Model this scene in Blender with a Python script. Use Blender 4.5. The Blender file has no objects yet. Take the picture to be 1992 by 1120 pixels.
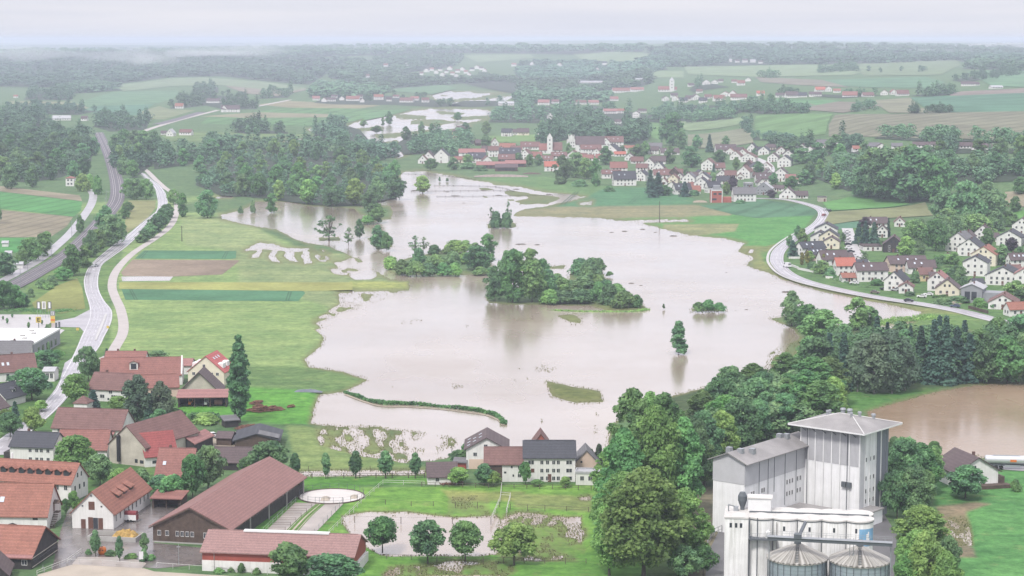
import bpy, bmesh, math, random
import numpy as np
from mathutils import Vector

# ------------------------------------------------------------------ camera, world, sun, exposure
SC = bpy.context.scene
COL = SC.collection
CAM_H = 112.0
FPX = 3873.0                      # focal length in pixels of the 1992 px wide photograph (70 mm)
HORIZ = 75.0                      # row of the level line
PITCH = math.atan((560 - HORIZ) / FPX)
cam_d = bpy.data.cameras.new('camera')
cam = bpy.data.objects.new('camera', cam_d)
COL.objects.link(cam)
cam.location = (0, 0, CAM_H)
cam.rotation_euler = (math.pi / 2 - PITCH, 0, 0)
cam_d.sensor_width = 36.0
cam_d.lens = 36.0 * FPX / 1992.0
cam_d.clip_start = 1.0
cam_d.clip_end = 90000.0
SC.camera = cam

SUN_EL, SUN_AZ = math.radians(52), math.radians(205)     # high, from behind the camera a little to the left
world = bpy.data.worlds.new('World')
SC.world = world
world.use_nodes = True
nt = world.node_tree
nt.nodes.clear()
w_out = nt.nodes.new('ShaderNodeOutputWorld')
w_bg = nt.nodes.new('ShaderNodeBackground')
w_sky = nt.nodes.new('ShaderNodeTexSky')
w_sky.sky_type = 'NISHITA'
w_sky.sun_disc = False
w_sky.sun_elevation = SUN_EL
w_sky.sun_rotation = SUN_AZ
w_sky.dust_density = 3.0
w_tc = nt.nodes.new('ShaderNodeTexCoord')
w_map = nt.nodes.new('ShaderNodeMapping')
w_map.inputs['Scale'].default_value = (2.6, 2.6, 55.0)
w_no = nt.nodes.new('ShaderNodeTexNoise')
w_no.inputs['Scale'].default_value = 1.6
w_no.inputs['Detail'].default_value = 5.0
w_ramp = nt.nodes.new('ShaderNodeValToRGB')            # the overcast cloud deck
w_ramp.color_ramp.elements[0].position = 0.34
w_ramp.color_ramp.elements[0].color = (0.765, 0.785, 0.875, 1)
w_ramp.color_ramp.elements[1].position = 0.72
w_ramp.color_ramp.elements[1].color = (0.900, 0.890, 0.935, 1)
w_mul = nt.nodes.new('ShaderNodeVectorMath')
w_mul.operation = 'SCALE'
w_sep = nt.nodes.new('ShaderNodeSeparateXYZ')            # an overcast sky brightens towards the zenith
nt.links.new(w_tc.outputs['Generated'], w_sep.inputs[0])
w_el = nt.nodes.new('ShaderNodeValToRGB')
for p_, v_ in ((0.0, 0.45), (0.03, 0.465), (0.14, 0.80), (1.0, 1.0)):
    e_ = w_el.color_ramp.elements[0] if p_ == 0 else (w_el.color_ramp.elements[1] if p_ == 1 else w_el.color_ramp.elements.new(p_))
    e_.position = p_
    e_.color = (v_, v_ * (0.995 if v_ < 0.7 else 0.97), v_ * (1.0 if v_ < 0.7 else 0.965), 1)
nt.links.new(w_sep.outputs['Z'], w_el.inputs['Fac'])
w_m2 = nt.nodes.new('ShaderNodeVectorMath')
w_m2.operation = 'MULTIPLY'
w_mul.inputs['Scale'].default_value = 9.6
w_mix = nt.nodes.new('ShaderNodeMix')
w_mix.data_type = 'RGBA'
w_mix.inputs[0].default_value = 0.93                    # cloud cover
w_bg.inputs['Strength'].default_value = 0.1
nt.links.new(w_tc.outputs['Generated'], w_map.inputs['Vector'])
nt.links.new(w_map.outputs['Vector'], w_no.inputs['Vector'])
nt.links.new(w_no.outputs['Fac'], w_ramp.inputs['Fac'])
nt.links.new(w_ramp.outputs['Color'], w_m2.inputs[0])
nt.links.new(w_el.outputs['Color'], w_m2.inputs[1])
nt.links.new(w_m2.outputs['Vector'], w_mul.inputs[0])
nt.links.new(w_sky.outputs['Color'], w_mix.inputs[6])
nt.links.new(w_mul.outputs['Vector'], w_mix.inputs[7])
nt.links.new(w_mix.outputs[2], w_bg.inputs['Color'])
nt.links.new(w_bg.outputs['Background'], w_out.inputs['Surface'])

sun_d = bpy.data.lights.new('sun', 'SUN')
sun_d.energy = 1.5
sun_d.angle = math.radians(10)
sun_d.color = (1.0, 0.96, 0.91)
sun = bpy.data.objects.new('sun', sun_d)
COL.objects.link(sun)
_sd = Vector((math.sin(SUN_AZ) * math.cos(SUN_EL), math.cos(SUN_AZ) * math.cos(SUN_EL), math.sin(SUN_EL)))
sun.rotation_euler = (-_sd).to_track_quat('-Z', 'Y').to_euler()
sun.location = (0, -200, 400)

SC.view_settings.view_transform = 'Standard'
SC.view_settings.look = 'None'
SC.view_settings.gamma = 1.0
SC.view_settings.use_curve_mapping = False
SC.view_settings.exposure = 1.2
SC.cycles.max_bounces = 6
SC.cycles.diffuse_bounces = 3
SC.cycles.glossy_bounces = 2
SC.cycles.transparent_max_bounces = 8
SC.cycles.volume_bounces = 3
SC.cycles.use_denoising = True
SC.cycles.denoiser = 'OPENIMAGEDENOISE'
SC.cycles.denoising_input_passes = 'RGB_ALBEDO_NORMAL'
SC.cycles.denoising_prefilter = 'ACCURATE'
SC.cycles.sample_clamp_indirect = 4.0
rnd = random.Random(7)
RS = np.random.RandomState(11)

# ------------------------------------------------------------------ terrain and pixel -> ground
LAND = 0.6


def _ss(t):
    t = 0.0 if t < 0 else (1.0 if t > 1 else t)
    return t * t * (3 - 2 * t)


def _ssn(t):
    t = np.clip(t, 0, 1)
    return t * t * (3 - 2 * t)


def terrain(x, y):
    """broad relief: the valley side on the right, the far hills"""
    xs = 200 + max(0.0, 1400 - y) * 0.5
    z = LAND + 25 * _ss((x - xs) / 180) + 25 * _ss((x - xs) / 900)
    if y > 4300:
        t = _ss((y - 4300) / 4300)
        z += (LAND - z) * t * 0.8
        u = x / y
        z += t * (58 + 16 * math.sin(u * 9 + 1.0) + 9 * math.sin(u * 23 + y / 1300) + 6 * math.sin(x / 330 + y / 900))
    return z


def terrain_np(x, y):
    xs = 200 + np.maximum(0.0, 1400 - y) * 0.5
    z = LAND + 25 * _ssn((x - xs) / 180) + 25 * _ssn((x - xs) / 900)
    t = _ssn((y - 4300) / 4300)
    z = z + (LAND - z) * t * 0.8
    u = x / np.maximum(y, 1)
    return z + t * (58 + 16 * np.sin(u * 9 + 1.0) + 9 * np.sin(u * 23 + y / 1300) + 6 * np.sin(x / 330 + y / 900))


_cp, _sp = math.cos(PITCH), math.sin(PITCH)


def ray(px, py):
    a, b = (px - 996) / FPX, (560 - py) / FPX
    return a, _cp + b * _sp, -_sp + b * _cp


def G(px, py, z=None):
    """the point of the ground (or of the level z) seen at photo pixel px, py"""
    dx, dy, dz = ray(px, py)
    if z is not None:
        t = (z - CAM_H) / dz
        return Vector((dx * t, dy * t, z))
    t = 60.0
    prev = t
    while t < 40000:
        if CAM_H + dz * t < terrain(dx * t, dy * t):
            break
        prev = t
        t *= 1.012
    lo, hi = prev, t
    for _ in range(22):
        m = (lo + hi) / 2
        if CAM_H + dz * m < terrain(dx * m, dy * m):
            hi = m
        else:
            lo = m
    x, y = dx * hi, dy * hi
    return Vector((x, y, terrain(x, y)))


def mpp(p):
    """metres per photo pixel at world point p"""
    return (p.y * _cp + (CAM_H - p.z) * _sp) / FPX


def hash2(ix, iy, s):
    v = np.sin(ix * 127.1 + iy * 311.7 + s * 74.7) * 43758.5453
    return v - np.floor(v)


def vnoise(x, y, s=0):
    ix, iy = np.floor(x), np.floor(y)
    fx, fy = x - ix, y - iy
    fx, fy = fx * fx * (3 - 2 * fx), fy * fy * (3 - 2 * fy)
    a, b = hash2(ix, iy, s), hash2(ix + 1, iy, s)
    c, d = hash2(ix, iy + 1, s), hash2(ix + 1, iy + 1, s)
    return (a * (1 - fx) + b * fx) * (1 - fy) + (c * (1 - fx) + d * fx) * fy


# ------------------------------------------------------------------ materials
MATS = {}
ALB = 0.82                          # all painted, plastered and tiled surfaces


def _nodes(name):
    m = bpy.data.materials.new(name)
    m.use_nodes = True
    n = m.node_tree
    b = n.nodes['Principled BSDF']
    MATS[name] = m
    return m, n, b


def _n(n, t, **kw):
    nd = n.nodes.new(t)
    for k, v in kw.items():
        if k in nd.inputs:
            nd.inputs[k].default_value = v
        else:
            setattr(nd, k, v)
    return nd


def _mix(n, fac, a, b, mode='MIX'):
    m = n.nodes.new('ShaderNodeMix')
    m.data_type = 'RGBA'
    m.blend_type = mode
    for i, v in ((0, fac), (6, a), (7, b)):
        if isinstance(v, bpy.types.NodeSocket):
            n.links.new(v, m.inputs[i])
        elif i == 0:
            m.inputs[0].default_value = v
        else:
            m.inputs[i].default_value = (*v[:3], 1)
    return m.outputs[2]


def _ramp(n, src, p0, p1, c0=(0, 0, 0), c1=(1, 1, 1)):
    r = n.nodes.new('ShaderNodeValToRGB')
    r.color_ramp.elements[0].position = p0
    r.color_ramp.elements[1].position = p1
    r.color_ramp.elements[0].color = (*c0, 1)
    r.color_ramp.elements[1].color = (*c1, 1)
    n.links.new(src, r.inputs['Fac'])
    return r.outputs['Color']


def _noise(n, scale, detail=4, vec='Object', rough=0.55, mscale=None):
    no = _n(n, 'ShaderNodeTexNoise', Scale=scale, Detail=detail, Roughness=rough)
    if vec == 'Position':
        src = n.nodes.new('ShaderNodeNewGeometry').outputs['Position']
    else:
        src = n.nodes.new('ShaderNodeTexCoord').outputs[vec]
    if mscale:
        mp = n.nodes.new('ShaderNodeMapping')
        mp.inputs['Scale'].default_value = mscale
        n.links.new(src, mp.inputs['Vector'])
        src = mp.outputs['Vector']
    n.links.new(src, no.inputs['Vector'])
    return no.outputs['Fac']


def _scale(c, k):
    return tuple(min(1.0, v * k) for v in c)


def plain(name, c, rough=0.8, var=0.18, scale=0.6, spec=0.3, metal=0.0, fine=6.0, streak=0.0):
    """painted / rendered / timber surface with two scales of weathering"""
    if name in MATS:
        return MATS[name]
    c = _scale(c, ALB)
    m, n, b = _nodes(name)
    c1 = _mix(n, _ramp(n, _noise(n, scale, 5), 0.3, 0.7), _scale(c, 1 - var), _scale(c, 1 + var * 0.5))
    c2 = _mix(n, _ramp(n, _noise(n, fine, 3), 0.35, 0.65), _scale((1, 1, 1), 1 - var * 0.6), (1, 1, 1))
    c3 = _mix(n, 1.0, c1, c2, 'MULTIPLY')
    if streak:                    # rain streaks running down the wall
        st = _ramp(n, _noise(n, 1.6, 4, 'Object', 0.7, (1, 1, 0.05)), 0.42, 0.72, (1, 1, 1), (1 - streak, 1 - streak, 1 - streak * 1.1))
        c3 = _mix(n, 1.0, c3, st, 'MULTIPLY')
    n.links.new(c3, b.inputs['Base Color'])
    b.inputs['Roughness'].default_value = rough
    b.inputs['Specular IOR Level'].default_value = spec
    b.inputs['Metallic'].default_value = metal
    return m


def tiles(name, c, var=0.4, moss=0.25, course=0.9):
    """roof tiles: courses following the height, patches of newer and mossy tiles"""
    if name in MATS:
        return MATS[name]
    c = _scale(c, ALB)
    m, n, b = _nodes(name)
    patch = _ramp(n, _noise(n, 0.35, 6, rough=0.7), 0.32, 0.68)
    c1 = _mix(n, patch, _scale(c, 1 - var), _scale(c, 1 + var * 0.55))
    speck = _ramp(n, _noise(n, 2.6, 2, rough=0.8), 0.36, 0.64)
    c2 = _mix(n, speck, _scale(c, 0.62), _scale(c, 1.25))
    c3 = _mix(n, 0.45, c1, c2)
    gr = _ramp(n, _noise(n, 0.16, 5, rough=0.75), 0.55, 0.75)
    mm = n.nodes.new('ShaderNodeMath')
    mm.operation = 'MULTIPLY'
    n.links.new(gr, mm.inputs[0])
    mm.inputs[1].default_value = moss
    c4 = _mix(n, mm.outputs[0], c3, (c[0] * 0.5 + 0.05, c[1] * 0.5 + 0.055, c[2] * 0.5 + 0.03))
    geo = n.nodes.new('ShaderNodeTexCoord')
    sep = n.nodes.new('ShaderNodeSeparateXYZ')
    n.links.new(geo.outputs['Object'], sep.inputs[0])
    wv = n.nodes.new('ShaderNodeMath')
    wv.operation = 'MULTIPLY'
    wv.inputs[1].default_value = 2 * math.pi / (course * 0.6)
    n.links.new(sep.outputs['Z'], wv.inputs[0])
    sn = n.nodes.new('ShaderNodeMath')
    sn.operation = 'SINE'
    n.links.new(wv.outputs[0], sn.inputs[0])
    band = _ramp(n, sn.outputs[0], 0.0, 0.9, (0.84, 0.84, 0.84), (1, 1, 1))
    n.links.new(_mix(n, 1.0, c4, band, 'MULTIPLY'), b.inputs['Base Color'])
    b.inputs['Roughness'].default_value = 0.75
    b.inputs['Specular IOR Level'].default_value = 0.3
    return m


def leafy(name, c, light, trans=0.4):
    """foliage: tone differs from tree to tree and from clump to clump"""
    m, n, b = _nodes(name)
    oi = n.nodes.new('ShaderNodeObjectInfo')
    k = _ramp(n, _noise(n, 0.33, 3, 'Position'), 0.3, 0.7)
    c1 = _mix(n, k, c, light)
    tr = n.nodes.new('ShaderNodeHueSaturation')
    mr = n.nodes.new('ShaderNodeMapRange')
    mr.inputs['To Min'].default_value = 0.70
    mr.inputs['To Max'].default_value = 1.35
    n.links.new(oi.outputs['Random'], mr.inputs['Value'])
    n.links.new(mr.outputs[0], tr.inputs['Value'])
    mh = n.nodes.new('ShaderNodeMapRange')
    mh.inputs['To Min'].default_value = 0.474
    mh.inputs['To Max'].default_value = 0.530
    wn = n.nodes.new('ShaderNodeMath')
    wn.operation = 'FRACT'
    m7 = n.nodes.new('ShaderNodeMath')
    m7.operation = 'MULTIPLY'
    m7.inputs[1].default_value = 7.31
    n.links.new(oi.outputs['Random'], m7.inputs[0])
    n.links.new(m7.outputs[0], wn.inputs[0])
    n.links.new(wn.outputs[0], mh.inputs['Value'])
    n.links.new(mh.outputs[0], tr.inputs['Hue'])
    n.links.new(c1, tr.inputs['Color'])
    fine = _ramp(n, _noise(n, 1.4, 2, 'Position'), 0.3, 0.7, (0.72, 0.72, 0.72), (1.2, 1.2, 1.2))
    c2 = _mix(n, 1.0, tr.outputs['Color'], fine, 'MULTIPLY')
    n.links.new(c2, b.inputs['Base Color'])
    b.inputs['Roughness'].default_value = 0.6
    b.inputs['Specular IOR Level'].default_value = 0.25
    tl = n.nodes.new('ShaderNodeBsdfTranslucent')
    n.links.new(c2, tl.inputs['Color'])
    ms = n.nodes.new('ShaderNodeMixShader')
    ms.inputs[0].default_value = trans
    n.links.new(b.outputs[0], ms.inputs[1])
    n.links.new(tl.outputs[0], ms.inputs[2])
    n.links.new(ms.outputs[0], n.nodes['Material Output'].inputs['Surface'])
    return m


L_DARK = leafy('leaf_dark', (0.074, 0.160, 0.086), (0.205, 0.365, 0.155))
L_MID = leafy('leaf_mid', (0.082, 0.182, 0.076), (0.235, 0.420, 0.145))
L_LIGHT = leafy('leaf_light', (0.115, 0.240, 0.076), (0.310, 0.500, 0.150))
L_SPRUCE = leafy('leaf_spruce', (0.034, 0.078, 0.062), (0.062, 0.130, 0.092), 0.1)
L_BIRCH = leafy('leaf_birch', (0.095, 0.155, 0.100), (0.150, 0.225, 0.135))
L_COPPER = leafy('leaf_copper', (0.035, 0.028, 0.038), (0.060, 0.045, 0.055), 0.1)
L_YELLOW = leafy('leaf_yellow', (0.150, 0.170, 0.045), (0.260, 0.270, 0.070))
L_FAR = leafy('leaf_far', (0.066, 0.146, 0.092), (0.150, 0.280, 0.145), 0.25)
BARK = plain('bark', (0.10, 0.085, 0.07), 0.9)
BARK_PALE = plain('bark_pale', (0.35, 0.33, 0.30), 0.9)

ROOF = {
    'R': (tiles('tile_bright_red', (0.476, 0.162, 0.119), 0.18, 0.05), 'bright red'),
    'r': (tiles('tile_red', (0.289, 0.132, 0.111), 0.30, 0.2), 'red'),
    'o': (tiles('tile_orange', (0.332, 0.145, 0.106), 0.35, 0.25), 'orange red'),
    'b': (tiles('tile_brown_red', (0.208, 0.115, 0.104), 0.35, 0.3), 'reddish brown'),
    'p': (tiles('tile_brown', (0.128, 0.095, 0.098), 0.3, 0.3), 'dark brown'),
    'd': (tiles('tile_slate', (0.072, 0.075, 0.089), 0.25, 0.2), 'slate grey'),
    'g': (tiles('tile_grey', (0.178, 0.174, 0.183), 0.2, 0.2), 'grey'),
    'l': (plain('sheet_pale', (0.46, 0.46, 0.48), 0.5), 'pale grey'),
    'k': (tiles('tile_pink', (0.34, 0.17, 0.157), 0.2, 0.1), 'dusty pink'),
}
WALL = {
    'white': plain('render_white', (0.80, 0.79, 0.77), 0.9, 0.10, 0.5, streak=0.16),
    'cream': plain('render_cream', (0.76, 0.70, 0.56), 0.9, 0.10, 0.5),
    'yellow': plain('render_yellow', (0.72, 0.60, 0.34), 0.9, 0.10, 0.5),
    'peach': plain('render_peach', (0.68, 0.53, 0.43), 0.9, 0.10, 0.5),
    'grey': plain('render_grey', (0.30, 0.31, 0.33), 0.8, 0.12, 0.5),
    'dark': plain('timber_dark', (0.058, 0.052, 0.052), 0.85, 0.4, 0.9),
    'brown': plain('timber_brown', (0.120, 0.085, 0.068), 0.85, 0.35, 0.9),
    'red': plain('paint_red', (0.35, 0.085, 0.065), 0.7, 0.15, 0.6),
    'brick': plain('brick_red', (0.42, 0.13, 0.10), 0.85, 0.15, 0.6),
    'old': plain('render_stained', (0.60, 0.55, 0.47), 0.9, 0.35, 0.22),
}
GLASS, _gn, _gb = _nodes('window_glass')
_gb.inputs['Base Color'].default_value = (0.035, 0.040, 0.048, 1)
_gb.inputs['Roughness'].default_value = 0.12
FRAME = plain('frame_white', (0.72, 0.71, 0.70), 0.6, 0.05)
DOORM = plain('door_brown', (0.15, 0.070, 0.050), 0.7)
METAL = plain('metal_grey', (0.36, 0.38, 0.40), 0.45, 0.12, 0.5, 0.5, 0.3)
METAL_D = plain('metal_dark', (0.12, 0.135, 0.15), 0.5, 0.15, 0.6)
CHIM = plain('chimney_brick', (0.16, 0.09, 0.075), 0.9)
WHITE = plain('paint_white', (0.80, 0.80, 0.80), 0.5, 0.06)
CONC = plain('concrete', (0.42, 0.41, 0.39), 0.85, 0.2, 0.3)
ORANGE = plain('paint_orange', (0.70, 0.20, 0.045), 0.5, 0.1)
BLUE = plain('paint_blue', (0.10, 0.28, 0.60), 0.5, 0.1)
YELLOW = plain('paint_yellow', (0.66, 0.50, 0.12), 0.5, 0.05)
BLACK = plain('paint_black', (0.03, 0.03, 0.035), 0.5, 0.1)
RUBBER = plain('rubber', (0.02, 0.02, 0.02), 0.8, 0.1)
STRAW = plain('straw', (0.50, 0.33, 0.11), 0.9, 0.4, 1.2)
LOGM = plain('log_wood', (0.24, 0.12, 0.085), 0.9, 0.5, 2.0)


# ------------------------------------------------------------------ mesh building
class MB:
    """collects faces that become ONE mesh"""

    def __init__(self):
        self.v, self.f = [], []

    def add(self, vs, fs):
        o = len(self.v)
        self.v += [tuple(p) for p in vs]
        self.f += [tuple(i + o for i in f) for f in fs]
        return self

    def box(self, x0, x1, y0, y1, z0, z1):
        return self.add([(x0, y0, z0), (x1, y0, z0), (x1, y1, z0), (x0, y1, z0), (x0, y0, z1), (x1, y0, z1), (x1, y1, z1), (x0, y1, z1)],
                        [(3, 2, 1, 0), (4, 5, 6, 7), (0, 1, 5, 4), (1, 2, 6, 5), (2, 3, 7, 6), (3, 0, 4, 7)])

    def prism(self, prof, axis, a, b):
        """profile (u, z) pushed along x ('x': u is y) or along y ('y': u is x)"""
        k = len(prof)
        if axis == 'x':
            vs = [(a, u, z) for u, z in prof] + [(b, u, z) for u, z in prof]
        else:
            vs = [(u, a, z) for u, z in prof] + [(u, b, z) for u, z in prof]
        fs = [tuple(range(k)), tuple(range(2 * k - 1, k - 1, -1))]
        fs += [(i, i + k, (i + 1) % k + k, (i + 1) % k) for i in range(k)]
        return self.add(vs, fs)

    def cyl(self, x, y, z0, z1, r0, r1=None, n=12, cap=True):
        r1 = r0 if r1 is None else r1
        vs = [(x + r0 * math.cos(2 * math.pi * i / n), y + r0 * math.sin(2 * math.pi * i / n), z0) for i in range(n)]
        vs += [(x + r1 * math.cos(2 * math.pi * i / n), y + r1 * math.sin(2 * math.pi * i / n), z1) for i in range(n)]
        fs = [(i, (i + 1) % n, (i + 1) % n + n, i + n) for i in range(n)]
        if cap:
            fs += [tuple(range(n - 1, -1, -1)), tuple(range(n, 2 * n))]
        return self.add(vs, fs)

    def tube(self, a, b, r0, r1=None, n=6):
        r1 = r0 if r1 is None else r1
        a, b = Vector(a), Vector(b)
        d = (b - a).normalized()
        u = d.orthogonal().normalized()
        w = d.cross(u)
        vs = []
        for p, r in ((a, r0), (b, r1)):
            for i in range(n):
                t = 2 * math.pi * i / n
                vs.append(p + u * (r * math.cos(t)) + w * (r * math.sin(t)))
        fs = [(i, (i + 1) % n, (i + 1) % n + n, i + n) for i in range(n)] + [tuple(range(n - 1, -1, -1)), tuple(range(n, 2 * n))]
        return self.add(vs, fs)

    def lathe(self, x, y, prof, n=20):
        vs = [(x + r * math.cos(2 * math.pi * i / n), y + r * math.sin(2 * math.pi * i / n), z) for r, z in prof for i in range(n)]
        fs = [(k * n + i, k * n + (i + 1) % n, (k + 1) * n + (i + 1) % n, (k + 1) * n + i) for k in range(len(prof) - 1) for i in range(n)]
        return self.add(vs, fs)

    def mesh(self, name, m):
        me = bpy.data.meshes.new(name)
        me.from_pydata(self.v, [], self.f)
        me.materials.append(m)
        return me


def link(o, parent=None):
    COL.objects.link(o)
    if parent:
        o.parent = parent
    return o


def tag(o, label=None, cat=None, group=None, kind=None):
    for k, v in (('label', label), ('category', cat), ('group', group), ('kind', kind)):
        if v:
            o[k] = v
    return o


def part(name, mb, m, parent, label=None):
    o = bpy.data.objects.new(name, mb.mesh(name, m) if isinstance(mb, MB) else mb)
    link(o, parent)
    if label:
        o['label'] = label
    return o


def solo(name, mb, m, label, cat, loc=(0, 0, 0), rz=0.0, group=None):
    o = part(name, mb, m, None)
    o.location = loc
    o.rotation_euler = (0, 0, rz)
    return tag(o, label, cat, group)


def struct(name, mb, m, smooth=False):
    o = part(name, mb, m, None)
    return tag(o, kind='structure')


def thing(name, label, cat, loc, rz=0.0, group=None):
    o = bpy.data.objects.new(name, None)
    o.empty_display_size = 0.5
    link(o)
    o.location = loc
    o.rotation_euler = (0, 0, rz)
    return tag(o, label, cat, group)


def np_mesh(name, V, Q, mats, mi=None):
    me = bpy.data.meshes.new(name)
    V = np.asarray(V, np.float32)
    Q = np.asarray(Q, np.int32)
    me.vertices.add(len(V))
    me.vertices.foreach_set('co', V.ravel())
    k = Q.shape[1]
    me.loops.add(Q.size)
    me.loops.foreach_set('vertex_index', Q.ravel())
    me.polygons.add(len(Q))
    me.polygons.foreach_set('loop_start', np.arange(0, Q.size, k, dtype=np.int32))
    me.polygons.foreach_set('loop_total', np.full(len(Q), k, np.int32))
    for m in mats:
        me.materials.append(m)
    if mi is not None:
        me.polygons.foreach_set('material_index', np.asarray(mi, np.int32))
    me.update(calc_edges=True)
    return me


ORD = ('first second third fourth fifth sixth seventh eighth ninth tenth eleventh twelfth thirteenth fourteenth fifteenth '
       'sixteenth seventeenth eighteenth nineteenth').split()
TENS = {2: ('twentieth', 'twenty'), 3: ('thirtieth', 'thirty'), 4: ('fortieth', 'forty'), 5: ('fiftieth', 'fifty'), 6: ('sixtieth', 'sixty')}


def ordinal(i):
    """1-based"""
    if i < 20:
        return ORD[i - 1]
    t, u = divmod(i, 10)
    return TENS[t][0] if u == 0 else TENS[t][1] + '-' + ORD[u - 1]


PENDING = []                       # (object, key, look, place, px): labels that need an ordinal


def label_later(o, look, place, px):
    PENDING.append((o, look, place, px))


def finish_labels():
    by = {}
    for o, look, place, px in PENDING:
        by.setdefault((look, place), []).append((px, o))
    for (look, place), lst in by.items():
        lst.sort(key=lambda t: t[0])
        for i, (px, o) in enumerate(lst):
            if len(lst) == 1:
                o['label'] = f'{look} {place}'
            elif i == 0:
                o['label'] = f'{look} {place}, leftmost of these'
            elif i == len(lst) - 1:
                o['label'] = f'{look} {place}, rightmost of these'
            else:
                o['label'] = f'{look} {place}, {ordinal(i + 1)} from left'
# ------------------------------------------------------------------ ground, flood water
def _clean(P):
    return np.array(P, float).reshape(-1, 2)


def sdist(X, Y, P, pad=70):
    """signed distance in photo pixels, positive inside polygon P"""
    P = _clean(P)
    out = np.full(X.shape, -pad * 1.0)
    sel = (X > P[:, 0].min() - pad) & (X < P[:, 0].max() + pad) & (Y > P[:, 1].min() - pad) & (Y < P[:, 1].max() + pad)
    x, y = X[sel], Y[sel]
    if not x.size:
        return out
    d = np.full(x.shape, 1e9)
    ins = np.zeros(x.shape, bool)
    for i in range(len(P)):
        ax, ay = P[i]
        bx, by = P[(i + 1) % len(P)]
        ex, ey = bx - ax, by - ay
        t = np.clip(((x - ax) * ex + (y - ay) * ey) / (ex * ex + ey * ey + 1e-9), 0, 1)
        d = np.minimum(d, np.hypot(x - ax - t * ex, (y - ay - t * ey) * 1.6))
        c = (ay > y) != (by > y)
        with np.errstate(divide='ignore', invalid='ignore'):
            ins ^= c & (x < (bx - ax) * (y - ay) / (by - ay) + ax)
    out[sel] = np.where(ins, d, -d)
    return out


WATER = [
    # the main lake
    (428, 418, 470, 409, 500, 392, 560, 392, 600, 400, 690, 404, 745, 392, 778, 378, 782, 336, 820, 332, 850, 337, 895, 345, 925, 352,
     960, 358, 1010, 364, 1070, 375, 1140, 383, 1100, 392, 1060, 402, 1012, 409, 1000, 419, 1050, 421, 1150, 424, 1205, 428, 1270, 438, 1290, 446,
     1335, 456, 1400, 463, 1448, 473, 1438, 488, 1466, 502, 1452, 516, 1492, 531, 1530, 546, 1600, 567, 1680, 583, 1740, 593, 1795, 606, 1775, 626,
     1690, 650, 1590, 665, 1560, 690, 1555, 712, 1440, 735, 1330, 765, 1230, 790, 1190, 830, 1175, 893, 1120, 888, 1010, 872, 900, 874, 868, 852, 800, 838,
     720, 830, 650, 829, 604, 823, 612, 792, 622, 768, 665, 764, 682, 757, 716, 738, 662, 723, 600, 713, 594, 699, 626, 670, 634, 640, 612, 629, 652, 610,
     692, 590, 655, 573, 700, 566, 792, 562, 796, 549, 760, 543, 735, 530, 690, 506, 640, 486, 590, 470, 540, 447, 480, 437, 432, 427),
    # the flooded river reach behind
    (776, 306, 765, 292, 745, 284, 700, 268, 668, 250, 690, 237, 760, 226, 800, 216, 840, 211, 950, 214, 962, 223, 945, 232, 905, 240, 868, 247,
     840, 258, 805, 266, 792, 280, 800, 296),
    (838, 186, 905, 172, 925, 161, 985, 161, 1012, 166, 1000, 176, 955, 182, 925, 190, 850, 194),
    (862, 203, 900, 197, 955, 192, 1000, 187, 985, 194, 930, 200, 880, 206),
    (530, 271, 560, 266, 585, 270, 582, 290, 572, 288, 566, 276),
    (600, 251, 640, 247, 640, 251, 602, 255),
    # the brown pond right of the mill
    (1688, 800, 1750, 781, 1830, 762, 1900, 750, 1992, 746, 2140, 742, 2140, 899, 1992, 893, 1930, 893, 1880, 884, 1830, 888, 1760, 880, 1700, 850),
    # flooded paddocks
    (667, 1018, 700, 1005, 745, 1003, 790, 997, 835, 1008, 890, 1014, 950, 1005, 968, 1010, 962, 1060, 935, 1078, 830, 1078, 760, 1078, 720, 1062, 690, 1040),
    (985, 1004, 1012, 996, 1050, 1000, 1090, 1014, 1138, 1030, 1140, 1044, 1080, 1050, 1040, 1064, 1130, 1072, 1120, 1092, 1000, 1090, 962, 1070, 968, 1020),
    (745, 1118, 790, 1105, 880, 1092, 990, 1095, 1000, 1112, 930, 1140, 800, 1140),
    (585, 917, 826, 915, 826, 923, 585, 925),
    (1846, 1012, 1868, 1008, 1880, 1046, 1862, 1052),
    (1130, 968, 1146, 966, 1148, 972, 1130, 973),
    (920, 984, 935, 981, 940, 989, 915, 991),
    # shallow sheets in the northern fields
    (1180, 431, 1330, 427, 1345, 430, 1240, 433), (1128, 395, 1152, 391, 1150, 398, 1130, 399),
    (475, 488, 505, 472, 530, 475, 553, 483, 600, 484, 600, 490, 540, 488, 512, 485, 503, 500, 489, 501, 500, 487), (526, 488, 543, 487, 535, 497, 546, 511, 530, 509, 520, 503), (556, 489, 573, 488, 571, 498, 584, 511, 566, 509, 553, 501), (588, 489, 602, 487, 602, 498, 608, 511, 592, 513, 586, 500),
    (420, 381, 450, 380, 450, 384, 420, 385),
]
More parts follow.
